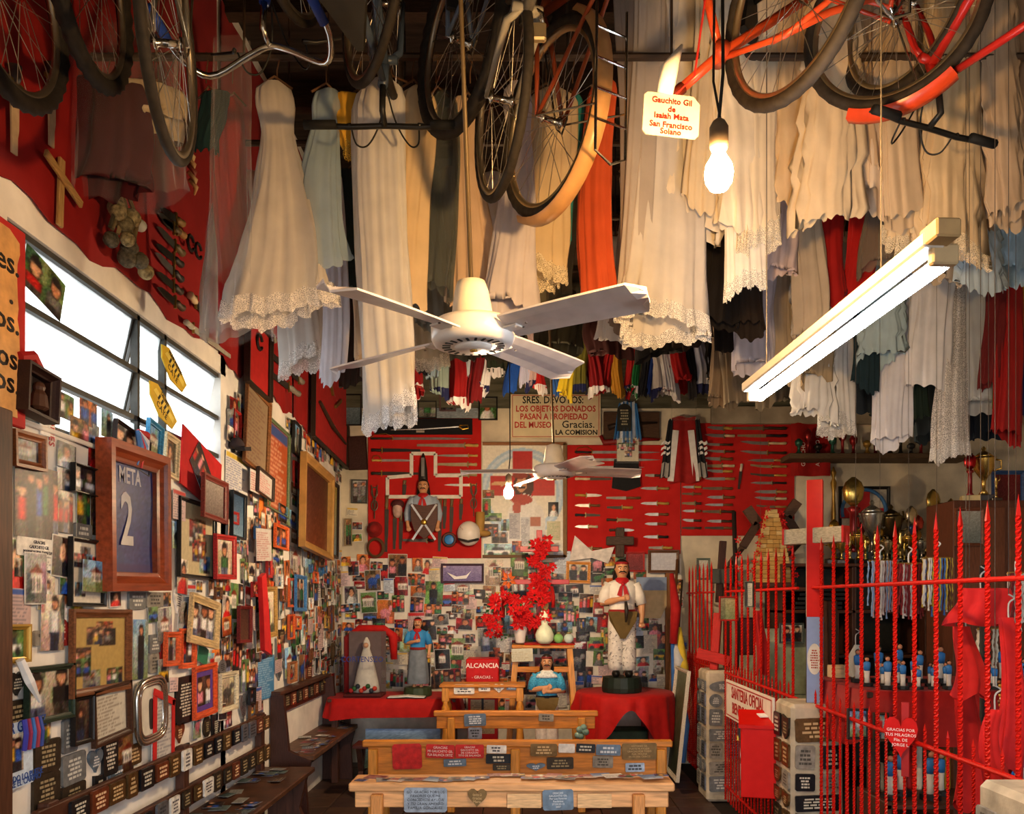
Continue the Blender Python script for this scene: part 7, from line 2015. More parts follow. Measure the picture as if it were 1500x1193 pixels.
for z, nm in ((.314, 'lower'), (.654, 'upper')):
    for k in range(9):
        dup(f0, (1.72 + k * .095, 3.90 + (k % 2) * .09, z), (0, 0, rr.uniform(-.6, .6)), f'saint figurine on the low shelf, {nm} board, {ordn[k] if k else "first"} from left', 'saints on the low shelf', rr.uniform(1.2, 1.7))
for k in range(12):
    c_ = ['c8b088', '3a6a3a', 'b01c1c', 'd8d0c0', '2a4a8a', 'c8a030'][k % 6]; h_ = .14 + .05 * (k % 4)
    cd = tag(MB().lathe([(.016, 0), (.018, .01), (.016, h_), (.004, h_ + .004)], 10).build('votive_candle', mat(c_, .5), None, True, loc=(1.74 + k * .07, 4.06 + (k % 2) * .04, .654)), f'{["cream", "green", "red", "white", "blue", "yellow"][k % 6]} votive candle on the low shelf, {"nearer the middle pillar" if k < 6 else "nearer the red cloths"}', 'candle', 'candles on the low shelf')
    MB().tube([(0, 0, h_), (.002, 0, h_ + .012)], .0012, 5).build('wick', mat('2a2420', .7), cd)
# blue posters, framed things at the counter
RF(1240, 1272, 1038, 1083, 3.95, .012, '2a2a2a', 'animal:white:blue sky', 'picture of white horse rider under blue sky behind low railing')
RF(1278, 1300, 1044, 1086, 3.9, .012, '3a2a1c', 'people:1:red:blue sky', 'narrow blue picture of a red-caped saint behind low railing')
# hanging red shirts and flags
def hung(label, x0, x1, y0, y1, d, col, seed, name='hanging_cloth', cat='cloth', taper=.7):
    rng = np.random.default_rng(seed); a, b = P(x0, y0, d), P(x1, y1, d)
    w, h = b.x - a.x, a.z - b.z; n, m = 40, 12; vv = []
    t = thing(name, label, cat, ((a.x + b.x) / 2, d, a.z))
    ph = rng.uniform(0, 6, 3)
    for j in range(m + 1):
        f = j / m; ww = w * (taper + (1 - taper) * f) / 2
        for k in range(n):
            an = 2 * PI * k / n
            r = 1 + (.10 + .12 * f) * math.sin(5 * an + ph[0] + f) + .06 * math.sin(9 * an + ph[1])
            vv.append((ww * r * math.cos(an) + .02 * math.sin(f * 4 + ph[2]), ww * .35 * r * math.sin(an), -h * f * (1 + .06 * math.sin(3 * an + ph[1]) * f)))
    ff = [(j * n + k, (j + 1) * n + k, (j + 1) * n + (k + 1) % n, j * n + (k + 1) % n) for j in range(m) for k in range(n)]
    ff.append(tuple(range(n)))
    MB().add(vv, ff).build('cloth', mat(col, .72, kind='cloth', var=.12), t, True)
    MB().tube(curve([(0, 0, -.01), (0, 0, .05), (.02, 0, .07), (.0, 0, .085)], 4), .003, 6).build('hook', mat('a8a4a0', .4), t)
    MB().tube([(0, 0, .085), (0, 0, ZC - a.z)], .0012, 4).build('hanging_wire', mat('4a4038', .6), t)
    return t
hung('red T-shirt bunched over the railing top', 1395, 1478, 862, 915, 3.2, 'c01c1c', 1, 'red_shirt', 'shirt', .8)
hung('red pennant with gold print hanging below the T-shirt', 1390, 1440, 918, 1020, 3.3, 'c8201c', 2, taper=.45)
hung('long red cloth hanging beside the dark post', 1395, 1445, 1005, 1180, 3.4, 'b01614', 3, taper=.5)
hung('broad red flag at the right edge above the nearest pillar', 1455, 1500, 905, 1140, 3.0, 'b81818', 4, taper=.5)
hung('red pointed banner before the right edge', 1440, 1475, 1040, 1150, 2.9, 'c01a18', 5, taper=.6)
hung('plastic-wrapped pale bundle hanging at the shop shelf', 1243, 1264, 945, 990, 4.4, 'a8a498', 6, 'wrapped_bundle', 'bundle', .6)
lean('dark_post', 'black upright post behind the red shirts', 'post', (P(1443, 0, 3.5).x, 3.5, 0), (P(1443, 0, 3.5).x, 3.5, 1.75), .022, '15120f')
tt = thing('tall_bead_string', 'long string of brown and gold beads hanging at right', 'beads', P(1464, 1000, 3.05))
for k in range(26): MB().sphere((.004 * (k % 3), 0, -.012 * k), .008, 6, 5).build('bead', mat(['6a4424', 'b08a3a', 'd8c8a0'][k % 3], .4), tt, True)
# left part of the shop: red strips, boards, dark shelf
hung('red ribbons and rosettes hanging inside the shop left', 1106, 1122, 895, 985, 5.9, 'b01c1c', 7, 'rosette_bundle', 'ribbons', .8)
RF(1082, 1104, 905, 960, 6.6, .01, '2a0f0c', 'duo:5a1414:3a0f0f', 'dark maroon board inside the shop behind the railing')
t = thing('green_door', 'peeling pale green door leaf inside the shop', 'door', (P(1155, 0, 7.0).x, 7.0, 0))
MB().box((0, 0, .68), (.72, .04, 1.36), bev=.004).build('leaf', mat('a8b094', .8, kind='stone', var=.25, scale=5), t)
MB().box((0, -.025, 1.0), (.56, .012, .4), bev=.003).build('panel', mat('9ca88a', .8, kind='stone', var=.25, scale=5), t)
MB().box((.39, 0, .75), (.06, .07, 1.5), bev=.004).build('jamb', mat('4a2c1e', .6, kind='woodz'), t)
for (px, w_, c_, lab) in [(1209, .12, '5a3420', 'tall brown plank leaning inside the shop by the cross'), (1225, .09, '3a2418', 'dark plank standing right of the brown plank')]:
    tag(MB().box((0, 0, .8), (w_, .04, 1.6), bev=.004).build('leaning_plank', mat(c_, .7, kind='woodz'), None, loc=(P(px, 0, 6.2).x, 6.2, 0), rot=(R(-4), 0, 0)), lab, 'plank')
t = thing('dark_stack', 'stack of dark flat trays on the shelf behind the rosaries', 'trays', (2.62, 7.5, 1.515))
for k in range(5): MB().box((rr.uniform(-.02, .02), 0, .02 + k * .04), (.42, .3, .03), bev=.004).build('tray', mat('1c1a18', .5), t)
for k, (px, py, c_, lab) in enumerate([(1.74, 4.62, 'c8b088', 'small block of pale wooden boxes by the counter'), (1.86, 4.64, 'b89a70', 'darker pale wooden box beside it at the counter rear')]):
    q_ = Vector((px, py, 1.20))
    tag(MB().box((0, 0, 0), (.09, .08, .07), bev=.004).build('wooden_box', mat(c_, .6, kind='wood'), None, loc=q_), lab, 'box')
# ================================================================== HANGING CLOTHES
def garment(label, rail, px, wt, wb, yb, kind, col, seed, name='hanging_dress', cat='dress', group=None, mk='cloth', hem=None, dz=0.0, dd=0.0, ratio=.34, cuff=None):
    """px: centre column, wt/wb: widths in px at top/bottom, yb: pixel row of the hem"""
    d = RAILS[rail][0] + dd
    rng = np.random.default_rng(seed)
    x = (px - VX) / F * d
    zt = RZ[rail] - .10 - dz; zb = EYE + (VY - yb) / F * d
    h = zt - zb; w0, w1 = wt / F * d / 2, wb / F * d / 2
    t = thing(name, label, cat, (x, d, zt), (0, 0, 0), group)
    n, m = 72, 26
    if ratio < 1: w0, w1 = w0 * 1.15, w1 * 1.15; t.rotation_euler = (0, 0, rng.uniform(-.45, .45))
    ph = rng.uniform(0, 6.28, 8)
    nf = [4 + int(rng.integers(0, 3)), 9 + int(rng.integers(0, 4)), 15 + int(rng.integers(0, 6))]
    vv = []
    for j in range(m + 1):
        f = j / m
        if kind == 'gown':
            prof = [(0, .3), (.04, .8), (.10, .9), (.22, .7), (.30, .8), (1, 1)]
            k = next(i for i in range(1, len(prof)) if f <= prof[i][0] + 1e-9)
            a, b = prof[k - 1], prof[k]; q = (f - a[0]) / (b[0] - a[0])
            base = a[1] + (b[1] - a[1]) * q
            ww = (w0 * base) if f < .30 else w0 * .8 + (w1 - w0 * .8) * ((f - .30) / .70) ** .95
        else:
            ww = (w0 + (w1 - w0) * f) * (1 if f > .05 else .35 + 13 * f)
        amp = (.04 + .15 * f) if kind != 'strip' else (.12 + .06 * f)
        tier = 0
        if kind == 'ruffle' and f > .25:
            tier = 1
        for k in range(n):
            an = 2 * PI * k / n
            r = 1 + amp * (.6 * math.sin(nf[0] * an + ph[0] + 1.1 * f) + .45 * math.sin(nf[1] * an + ph[1] - .8 * f)) + .35 * amp * math.sin(nf[2] * an + ph[2])
            if tier:
                tt_ = ((f - .25) / .75 * 4 + .35 * math.sin(3 * an + ph[3]) + .2 * math.sin(5 * an + ph[4])) % 1.0
                r += .27 * tt_ - .06 + .08 * tt_ * math.sin(nf[2] * an + ph[3] + 2.3 * int(f * 5))
            r += (.05 + .05 * f) * math.sin(3 * an + 6 * f + ph[6]) * math.sin(7 * f + ph[7]) + .03 * math.sin(11 * an - 9 * f + ph[2])
            if kind == 'gown' and f > .9: r += .05 * math.sin(26 * an + ph[4])
            z = -h * f
            if j == m: z += .010 * math.sin(nf[1] * an + ph[5]) + .04 * math.sin(an + ph[6]) + .02 * math.sin(2 * an + ph[4])
            r += .06 * (abs(math.sin(nf[1] * .5 * an + ph[5] + .6 * f)) - .5) * (.4 + f)
            if tier and j == m: z += .010 * math.sin(nf[2] * an + ph[3])
            vv.append((ww * r * math.cos(an) + .03 * math.sin(3 * f + ph[7]), ww * ratio * r * math.sin(an), z))
    ff = [(j * n + k, (j + 1) * n + k, (j + 1) * n + (k + 1) % n, j * n + (k + 1) % n) for j in range(m) for k in range(n)]
    MB().add(vv, ff).build('fabric', mat(col, .72 if mk == 'cloth' else .35, kind=mk, var=.08, scale=9), t, True)
    if hem:
        hv = []
        for s_, ro in ((0, 1.0), (1, 1.06)):
            for k in range(n * 2):
                p = Vector(vv[m * n + (k // 2) % n]); p2 = Vector(vv[m * n + ((k + 1) // 2) % n]); p = (p + p2) / 2
                an = 2 * PI * k / (2 * n)
                hv.append((p.x * ro * (1 + .02 * math.sin(29 * an)), p.y * ro, p.z + (.02 if s_ == 0 else -.05 - .012 * abs(math.sin(17 * an)))))
        N = n * 2
        MB().add(hv, [(k, N + k, N + (k + 1) % N, (k + 1) % N) for k in range(N)]).build('lace_hem', mat(hem, .8, kind='lace', scale=70), t, True)
    if cuff:
        hv = []
        for s_ in (0, 1):
            for k in range(n):
                p = vv[(m - 2 + 2 * s_) * n + k]; hv.append((p[0] * 1.03, p[1] * 1.03, p[2] - .003))
        MB().add(hv, [(k, n + k, n + (k + 1) % n, (k + 1) % n) for k in range(n)]).build('cuff', mat(cuff, .7, kind='cloth'), t, True)
    hk = MB().tube([(-w0 * .8, 0, -.03), (0, 0, .02), (w0 * .8, 0, -.03)], .005, 6)
    hk.tube([(0, -dd, .02), (0, -dd * .9, .07 + dz), (.012, -dd, .135 + dz), (0, -dd, .15 + dz)] if dd else [(0, 0, .02), (0, 0, .07 + dz), (.012, 0, .115 + dz), (0, 0, .14 + dz)], .003, 5)
    hk.build('hanger', mat('6a4a30', .5), t)
    return t
W_, CR, BE = 'e4dcd2', 'd6c09c', 'c4a888'
G = [  # rail, px, wt, wb, ybot, kind, colour, material, hem, label
 (0, 150, 90, 110, 275, 'strip', '4a1216', 'cloth', None, 'dark wine-red garment in the top left corner, under clear plastic'),
 (0, 232, 60, 80, 178, 'strip', 'cdb892', 'cloth', None, 'cream garment behind the left bicycle wheel'),
 (0, 306, 36, 42, 215, 'strip', '1d3836', 'cloth', None, 'dark teal garment left of the red gown'),
 (0, 343, 36, 46, 440, 'strip', '96120f', 'cloth', None, 'long red gown left of the white lace dress'),
 (0, 402, 56, 124, 442, 'gown', 'c8beb0', 'cloth', 'efe6da', 'white first-communion dress with wide lace hem at left'),
 (0, 478, 46, 70, 380, 'gown', 'a8bcc8', 'tulle', None, 'pale blue tulle dress with sheer skirt'),
 (0, 524, 40, 44, 225, 'strip', 'd09c30', 'cloth', 'd8b048', 'short golden yellow dress beside the blue tulle'),
 (0, 566, 70, 66, 600, 'strip', 'd2ccc4', 'cloth', 'f0ece8', 'very long white gown reaching lowest over the sword board'),
 (0, 606, 44, 50, 440, 'strip', 'd8bc92', 'cloth', None, 'champagne satin gown beside the long white one'),
 (0, 641, 36, 48, 425, 'strip', '5c605a', 'tulle', None, 'grey-green sheer gown left of the fan rod'),
 (0, 686, 40, 70, 440, 'gown', 'c8aa8c', 'cloth', None, 'beige gown with tiny dots behind the fan rod'),
 (0, 750, 40, 66, 455, 'gown', 'c8bec0', 'cloth', None, 'pale lilac-white gown right of the fan rod'),
 (0, 800, 56, 62, 390, 'strip', 'c8b08a', 'cloth', 'd8c8a8', 'beige lace-edged gown under the fendered wheel'),
 (0, 836, 16, 20, 350, 'strip', '2a7a7a', 'cloth', None, 'narrow teal dress under the fendered wheel'),
 (0, 882, 36, 44, 430, 'strip', 'c04e26', 'cloth', None, 'long burnt-orange gown right of the fendered wheel'),
 (5, 922, 36, 36, 400, 'strip', '8c7c70', 'cloth', None, 'taupe gown between orange and big white dresses'),
 (5, 972, 76, 124, 470, 'gown', 'd6cec4', 'cloth', 'f0ece6', 'big white full-skirted dress in the centre right'),
 (5, 998, 70, 96, 335, 'ruffle', 'e8dac4', 'cloth', None, 'ruffled ivory dress behind the bright bulb'),
 (5, 1086, 70, 84, 330, 'ruffle', 'ecdcc2', 'cloth', None, 'ruffled cream dress right of the bright bulb'),
 (5, 1082, 36, 46, 405, 'strip', 'efe6d8', 'cloth', 'f4eee2', 'white underskirt hanging lowest beside the bulb'),
 (5, 1158, 60, 80, 300, 'ruffle', 'd4b68c', 'cloth', None, 'crumpled tan ruffled dress under the orange bicycle'),
 (5, 1212, 56, 76, 325, 'ruffle', 'dfc7a2', 'cloth', None, 'many-tiered cream ruffled dress under the second orange wheel'),
 (5, 1262, 40, 46, 250, 'strip', 'c4a684', 'cloth', None, 'short tan dress right of the tiered cream one'),
 (5, 1300, 56, 66, 300, 'strip', 'd8c2a8', 'cloth', None, 'smooth satin cream dress under the black handlebar'),
 (5, 1348, 50, 62, 350, 'ruffle', 'd8c09a', 'cloth', 'e0d0b0', 'frilled cream dress above the far lamp end'),
 (5, 1402, 60, 70, 355, 'ruffle', 'd0b48a', 'cloth', 'dcc8a4', 'frilled tan dress above the near lamp end'),
 (5, 1454, 50, 60, 325, 'ruffle', 'c4ac8e', 'cloth', None, 'frilled fawn dress near the right edge'),
 (5, 1494, 40, 50, 300, 'strip', 'b89c80', 'cloth', None, 'fawn dress cut by the right edge'),
 (5, 1036, 40, 50, 300, 'strip', 'd8c4a4', 'cloth', None, 'plain cream dress directly behind the bulb cable'),
 (5, 1120, 44, 56, 345, 'strip', 'e4d2b4', 'cloth', 'e8dcc4', 'cream sheath dress between the ruffled cream and tan dresses'),
 (5, 1186, 40, 48, 280, 'ruffle', 'c8a880', 'cloth', None, 'tan crumpled dress behind the tiered cream one'),
 (5, 1240, 44, 50, 290, 'ruffle', 'd4b894', 'cloth', None, 'biscuit frilled dress under the orange fender'),
 (5, 1326, 44, 50, 320, 'strip', 'c8ae8c', 'cloth', None, 'beige sheath dress behind the black handlebar'),
 (5, 1376, 44, 52, 340, 'ruffle', 'dcc6a0', 'cloth', None, 'creamy frilled dress left of the near lamp end'),
 (5, 1430, 44, 52, 340, 'strip', 'ccb494', 'cloth', None, 'beige pleated dress right of the near lamp end'),
 (5, 1474, 40, 46, 310, 'ruffle', 'b89e80', 'cloth', None, 'dusky frilled dress close to the right edge'),
 (5, 946, 46, 56, 440, 'strip', 'b8aca0', 'cloth', None, 'grey-white dress left behind the big white dress'),
 (1, 352, 76, 88, 485, 'strip', 'b8a898', 'tulle', None, 'gold-embroidered dress in clear plastic below the lace dress'),
 (1, 437, 46, 52, 525, 'strip', 'c8c2bc', 'cloth', 'e8e4e0', 'white pleated petticoat behind the lace dress'),
 (1, 484, 34, 38, 552, 'strip', 'c4c0c8', 'cloth', None, 'white trousers hanging left of the long gown'),
 (1, 515, 26, 30, 430, 'strip', '2c3a3c', 'cloth', None, 'dark slate dress behind the white trousers'),
 (1, 560, 60, 66, 520, 'strip', 'c0aa90', 'cloth', None, 'beige robe behind the long white gown'),
 (1, 628, 40, 50, 480, 'strip', '6a685e', 'cloth', None, 'dull olive dress behind the fan blades'),
 (1, 668, 40, 44, 470, 'strip', 'a89480', 'cloth', None, 'dusty beige dress behind the dotted gown'),
 (1, 725, 44, 50, 470, 'strip', 'd4ccca', 'cloth', None, 'off-white dress behind the lilac gown'),
 (1, 820, 36, 40, 440, 'strip', '6a6450', 'cloth', None, 'khaki dress behind the narrow teal one'),
 (1, 925, 40, 44, 480, 'strip', '8a7868', 'cloth', None, 'brown-grey coat behind the big white dress'),
 (1, 1050, 50, 60, 470, 'strip', '1a1410', 'cloth', None, 'black coat right of the big white dress'),
 (1, 1098, 40, 46, 480, 'strip', '241a14', 'cloth', None, 'dark brown coat beside the black coat'),
 (1, 1142, 54, 58, 405, 'strip', 'd6beb8', 'cloth', None, 'pale pink blouse right of the bulb dresses'),
 (1, 1180, 40, 44, 500, 'strip', 'b6a48c', 'cloth', None, 'long beige sheer gown behind the pink blouse'),
 (1, 1222, 34, 36, 440, 'strip', 'a0140f', 'cloth', None, 'bright red satin dress, left of the red pair'),
 (1, 1256, 34, 38, 432, 'strip', 'b01812', 'cloth', None, 'bright red satin dress, right of the red pair'),
 (1, 1292, 44, 50, 390, 'strip', '8c7c6a', 'tulle', None, 'grey-brown sheer dress right of the red pair'),
 (1, 1335, 54, 60, 400, 'strip', 'c0aa8c', 'cloth', None, 'beige dress behind the lamp'),
 (1, 1385, 54, 60, 410, 'strip', 'c8b8a4', 'cloth', None, 'oatmeal dress behind the near lamp end'),
 (1, 1436, 54, 62, 420, 'ruffle', 'b4c4cc', 'cloth', None, 'pale blue frilled dress at right above the lace veil'),
 (1, 1482, 46, 52, 400, 'ruffle', '9ab2c0', 'cloth', None, 'light blue dress at right edge'),
 (2, 1110, 44, 50, 540, 'strip', 'd4d0dc', 'cloth', None, 'lilac-white shirt left of the lamp end'),
 (2, 1150, 32, 36, 560, 'strip', 'c4b49a', 'cloth', None, 'sand-coloured gown above the lamp end'),
 (2, 1196, 44, 48, 560, 'strip', 'c0aa88', 'cloth', None, 'tan lace gown behind the lamp'),
 (2, 1186, 40, 46, 610, 'ruffle', 'e8e6e0', 'cloth', None, 'tiered white skirt under the lamp, left one'),
 (2, 1230, 42, 50, 618, 'strip', 'eceae4', 'cloth', 'f0eee8', 'pleated white skirt under the lamp, right one'),
 (2, 1285, 44, 50, 525, 'ruffle', 'b4ccd2', 'cloth', None, 'pale aqua frilled dress under the lamp'),
 (2, 1262, 26, 30, 565, 'strip', '1a3038', 'cloth', None, 'dark petrol dress behind the pleated skirt'),
 (2, 1312, 42, 44, 648, 'strip', 'e2e0e4', 'cloth', None, 'white football shirt with red trim under the lamp'),
 (2, 1344, 26, 28, 605, 'strip', '16261c', 'cloth', None, 'bottle-green garment beside the white shirt'),
 (2, 1366, 48, 52, 565, 'strip', 'eeecec', 'cloth', None, 'bright white blouse under the near lamp half'),
 (2, 1398, 40, 56, 655, 'gown', 'e6e0d8', 'lace', 'f0ece6', 'long white lace veil hanging below the lamp'),
 (2, 1425, 50, 56, 600, 'strip', 'd4d8d8', 'tulle', None, 'sheer white slip beside the lace veil'),
 (2, 1452, 22, 26, 560, 'strip', '6a1c1c', 'cloth', None, 'dark red shirt, first of the colourful shirts at right'),
 (2, 1468, 22, 26, 590, 'strip', '3c7228', 'cloth', None, 'green shirt among the colourful shirts at right'),
 (2, 1484, 22, 26, 600, 'strip', '1c2a58', 'cloth', None, 'navy and yellow shirt among the colourful shirts at right'),
 (2, 1498, 24, 26, 570, 'strip', 'c4a232', 'cloth', None, 'yellow shirt at the right edge'),
 (2, 1475, 40, 50, 640, 'strip', 'a01a18', 'cloth', None, 'red checked shirt below the green shirt at right'),
 (2, 560, 40, 44, 540, 'strip', '5a5048', 'cloth', None, 'drab brown dress behind the long white gown'),
 (2, 620, 44, 50, 520, 'strip', 'b8b0a0', 'tulle', 'd8d0c0', 'cream veil with ragged edge behind the fan motor'),
 (2, 790, 44, 50, 480, 'strip', 'dcd6d4', 'cloth', None, 'white cloth behind the right fan blade'),
 (2, 905, 60, 60, 500, 'strip', 'e4e0da', 'cloth', None, 'white slip below the big white dress'),
 (2, 1020, 44, 46, 500, 'strip', '2c1c14', 'cloth', None, 'dark brown jacket behind the black coat'),
 (2, 1065, 40, 44, 510, 'strip', '1c1612', 'cloth', None, 'black trousers behind the brown coat'),
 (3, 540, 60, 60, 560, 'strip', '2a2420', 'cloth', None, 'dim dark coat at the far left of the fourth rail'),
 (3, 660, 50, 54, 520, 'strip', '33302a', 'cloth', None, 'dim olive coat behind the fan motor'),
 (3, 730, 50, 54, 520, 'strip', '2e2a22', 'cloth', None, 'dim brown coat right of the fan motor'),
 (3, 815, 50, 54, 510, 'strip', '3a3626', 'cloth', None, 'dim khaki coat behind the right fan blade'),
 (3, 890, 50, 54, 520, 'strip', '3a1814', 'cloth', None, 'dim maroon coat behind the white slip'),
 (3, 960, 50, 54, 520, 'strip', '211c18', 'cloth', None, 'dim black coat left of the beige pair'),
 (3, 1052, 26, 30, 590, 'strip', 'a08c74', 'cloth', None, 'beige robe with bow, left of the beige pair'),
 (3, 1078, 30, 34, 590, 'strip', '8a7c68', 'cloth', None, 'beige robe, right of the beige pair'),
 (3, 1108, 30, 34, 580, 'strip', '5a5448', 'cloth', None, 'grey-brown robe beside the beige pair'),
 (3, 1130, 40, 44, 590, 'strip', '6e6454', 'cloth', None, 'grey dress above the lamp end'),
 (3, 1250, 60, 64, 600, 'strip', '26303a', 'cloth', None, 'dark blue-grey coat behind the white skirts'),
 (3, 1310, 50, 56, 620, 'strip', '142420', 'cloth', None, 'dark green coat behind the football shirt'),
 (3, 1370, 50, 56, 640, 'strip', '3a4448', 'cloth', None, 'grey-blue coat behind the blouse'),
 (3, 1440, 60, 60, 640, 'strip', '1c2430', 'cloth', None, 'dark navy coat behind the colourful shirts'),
]
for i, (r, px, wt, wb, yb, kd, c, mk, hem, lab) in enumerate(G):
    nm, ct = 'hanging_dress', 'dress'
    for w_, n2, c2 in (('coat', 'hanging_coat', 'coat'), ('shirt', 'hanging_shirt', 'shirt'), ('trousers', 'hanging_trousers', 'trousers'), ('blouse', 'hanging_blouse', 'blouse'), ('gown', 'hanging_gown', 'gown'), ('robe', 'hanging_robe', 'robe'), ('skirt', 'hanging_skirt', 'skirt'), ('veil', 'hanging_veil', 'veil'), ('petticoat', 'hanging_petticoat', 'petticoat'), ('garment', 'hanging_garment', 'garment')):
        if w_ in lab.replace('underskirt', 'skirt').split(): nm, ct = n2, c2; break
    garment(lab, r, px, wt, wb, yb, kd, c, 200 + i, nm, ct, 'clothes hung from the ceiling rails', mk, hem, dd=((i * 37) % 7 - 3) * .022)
# football shirts on the rear rail
J = [(598, 30, 588, '8c1214', 'dark red'), (618, 22, 560, '1c1c24', 'black'), (634, 22, 570, '8aa0b0', 'grey-blue'), (650, 22, 590, '8a9a92', 'grey-green'), (669, 26, 606, '8c1012', 'wide dark red'), (688, 16, 565, 'b0b8c0', 'pale grey'), (698, 22, 600, '701014', 'maroon with white M'), (712, 14, 585, 'd8d4d4', 'white'), (730, 24, 560, '2c3222', 'dark olive'), (752, 18, 586, '1c4a9c', 'royal blue'), (764, 14, 572, 'b8b8d0', 'lilac striped'),
     (778, 16, 578, 'c8a8a0', 'dusty pink'), (792, 16, 584, 'b41814', 'red with navy cuffs'), (816, 12, 586, '28508c', 'mid blue'), (831, 20, 592, 'd0b424', 'bright yellow'), (853, 22, 585, '6a6220', 'olive yellow'), (872, 24, 588, '801014', 'deep red'), (889, 18, 580, '9c1414', 'scarlet'), (907, 16, 590, 'b07a20', 'amber'), (921, 14, 585, 'a01414', 'crimson'), (932, 14, 586, '1c6a34', 'green'), (942, 12, 590, '141418', 'jet black'), (950, 10, 586, '1c3478', 'navy'), (962, 20, 590, 'b8b0a8', 'stone grey'), (976, 22, 590, 'd0ccc8', 'white with black edge'),
     (993, 30, 578, 'a41612', 'red and black'), (1012, 16, 590, '201c1c', 'charcoal'), (1024, 20, 584, 'b8bccc', 'pale blue-white'), (1040, 16, 575, '2a2622', 'dark grey')]
for i, (px, w, yb, c, nm) in enumerate(J):
    garment(f'{nm} football shirt in the row above the museum sign', 4, px, w * .9, w * 1.1, yb - 12, 'strip', c, 500 + i, 'football_shirt', 'shirt', 'football shirts on the rear rail', ratio=1.3, cuff=['d8d0cc', None, None, '1c2048'][i % 4] if i % 4 in (0, 3) else None, dd=((i * 5) % 5 - 2) * .03)
# clear plastic covers over some garments
def bag(label, rail, px, wt, wb, yt, yb, seed, dd=-.12):
    d = RAILS[rail][0] + dd; rng = np.random.default_rng(seed)
    a, b = P(px, yt, d), P(px, yb, d); h = a.z - b.z; n, m = 48, 14; vv = []; ph = rng.uniform(0, 6, 4)
    for j in range(m + 1):
        f = j / m; w = (wt + (wb - wt) * f) / F * d / 2
        for k in range(n):
            an = 2 * PI * k / n; r = 1 + .09 * math.sin(5 * an + ph[0] + 3 * f) + .05 * math.sin(13 * an + ph[1] - 7 * f)
            vv.append((w * r * math.cos(an), w * .5 * r * math.sin(an), -h * f + (.03 * math.sin(3 * an + ph[2]) if j == m else 0)))
    o = MB().add(vv, [(j * n + k, (j + 1) * n + k, (j + 1) * n + (k + 1) % n, j * n + (k + 1) % n) for j in range(m) for k in range(n)]).build('plastic_cover', mat('e0dcd8', .08, kind='plastic'), None, True, loc=a)
    return tag(o, label, 'plastic cover')
bag('clear plastic cover hanging over the wine-red garment at top left', 0, 185, 150, 165, 60, 285, 1)
bag('clear plastic cover round the gold-embroidered dress at left', 1, 353, 90, 100, 300, 492, 2, -.05)
bag('clear plastic cover round the long red gown', 0, 338, 52, 60, 60, 400, 3, -.1)
# ================================================================== BICYCLES, FANS, LAMPS
RUB, RIMM, CHR = mat('171513', .75, var=.3, scale=40), mat('8f8a80', .32, .9, var=.1), mat('b8b4ac', .18, 1.0, var=.05)
def tyre_mesh(r, tr, knob):
    seg, n = 72, 10; vv, ff = [], []
    for i in range(seg):
        a = 2 * PI * i / seg
        for k in range(n):
            b = 2 * PI * k / n
            q = tr * (1 + (knob if (i + (k % 2)) % 2 and math.cos(b) > .2 else 0))
            rr = r - tr + q * math.cos(b)
            vv.append((rr * math.cos(a), q * math.sin(b), rr * math.sin(a)))
    for i in range(seg):
        for k in range(n):
            ff.append((i * n + k, i * n + (k + 1) % n, ((i + 1) % seg) * n + (k + 1) % n, ((i + 1) % seg) * n + k))
    return MB().add(vv, ff)
def wheel_kit(r, tr, knob, rimcol, tread=None):
    k = {}
    k['tyre'] = tyre_mesh(r, tr, knob).mesh('tyre', mat(tread or '171513', .75, var=.35, scale=40), True)
    seg = 64
    mb = MB(); ri = r - 2 * tr
    pr = [(ri + .012, -.013), (ri - .008, -.011), (ri - .014, 0), (ri - .008, .011), (ri + .012, .013)]
    vv = [(q * math.cos(2 * PI * i / seg), y, q * math.sin(2 * PI * i / seg)) for i in range(seg) for (q, y) in pr]
    n = len(pr)
    mb.add(vv, [(i * n + j, ((i + 1) % seg) * n + j, ((i + 1) % seg) * n + (j + 1) % n, i * n + (j + 1) % n) for i in range(seg) for j in range(n)])
    k['rim'] = mb.mesh('rim', mat(rimcol, .3, .9, var=.12), True)
    k['hub'] = MB().lathe([(.006, -.06), (.006, -.045), (.02, -.042), (.022, -.034), (.012, -.03), (.012, .03), (.022, .034), (.02, .042), (.006, .045), (.006, .06)], 12, axis='y').mesh('hub', CHR, True)
    k['spoke'] = MB().tube([(.018, 0, 0), (ri - .01, 0, 0)], .0013, 4).mesh('spoke', mat('a8a298', .3, .9))
    k['ri'] = ri
    return k
KITS = {'road': wheel_kit(.335, .0165, .05, 'a89c88', '26201a'), 'mtb': wheel_kit(.335, .026, .25, '9a9080', '211c17'), 'hyb': wheel_kit(.335, .021, .12, 'c8b48c', '2e261d')}
def wheel(parent, loc, kit):
    k = KITS[kit]
    w = link('wheel', k['tyre'], parent, loc); w.name = 'wheel'
    link('rim', k['rim'], w); link('hub', k['hub'], w)
    ns = 28
    for i in range(ns):
        a = 2 * PI * i / ns; sgn = 1 if i % 2 else -1; tw = R(14) * (1 if (i // 2) % 2 else -1)
        s_ = link('spoke', k['spoke'], w, (.012 * math.cos(a), sgn * .034, .012 * math.sin(a)))
        # from flange to rim
        tgt = Vector((k['ri'] * math.cos(a + tw * .25), 0, k['ri'] * math.sin(a + tw * .25))); src = Vector(s_.location)
        s_.rotation_euler = (tgt - src).to_track_quat('X', 'Z').to_euler()
    return w
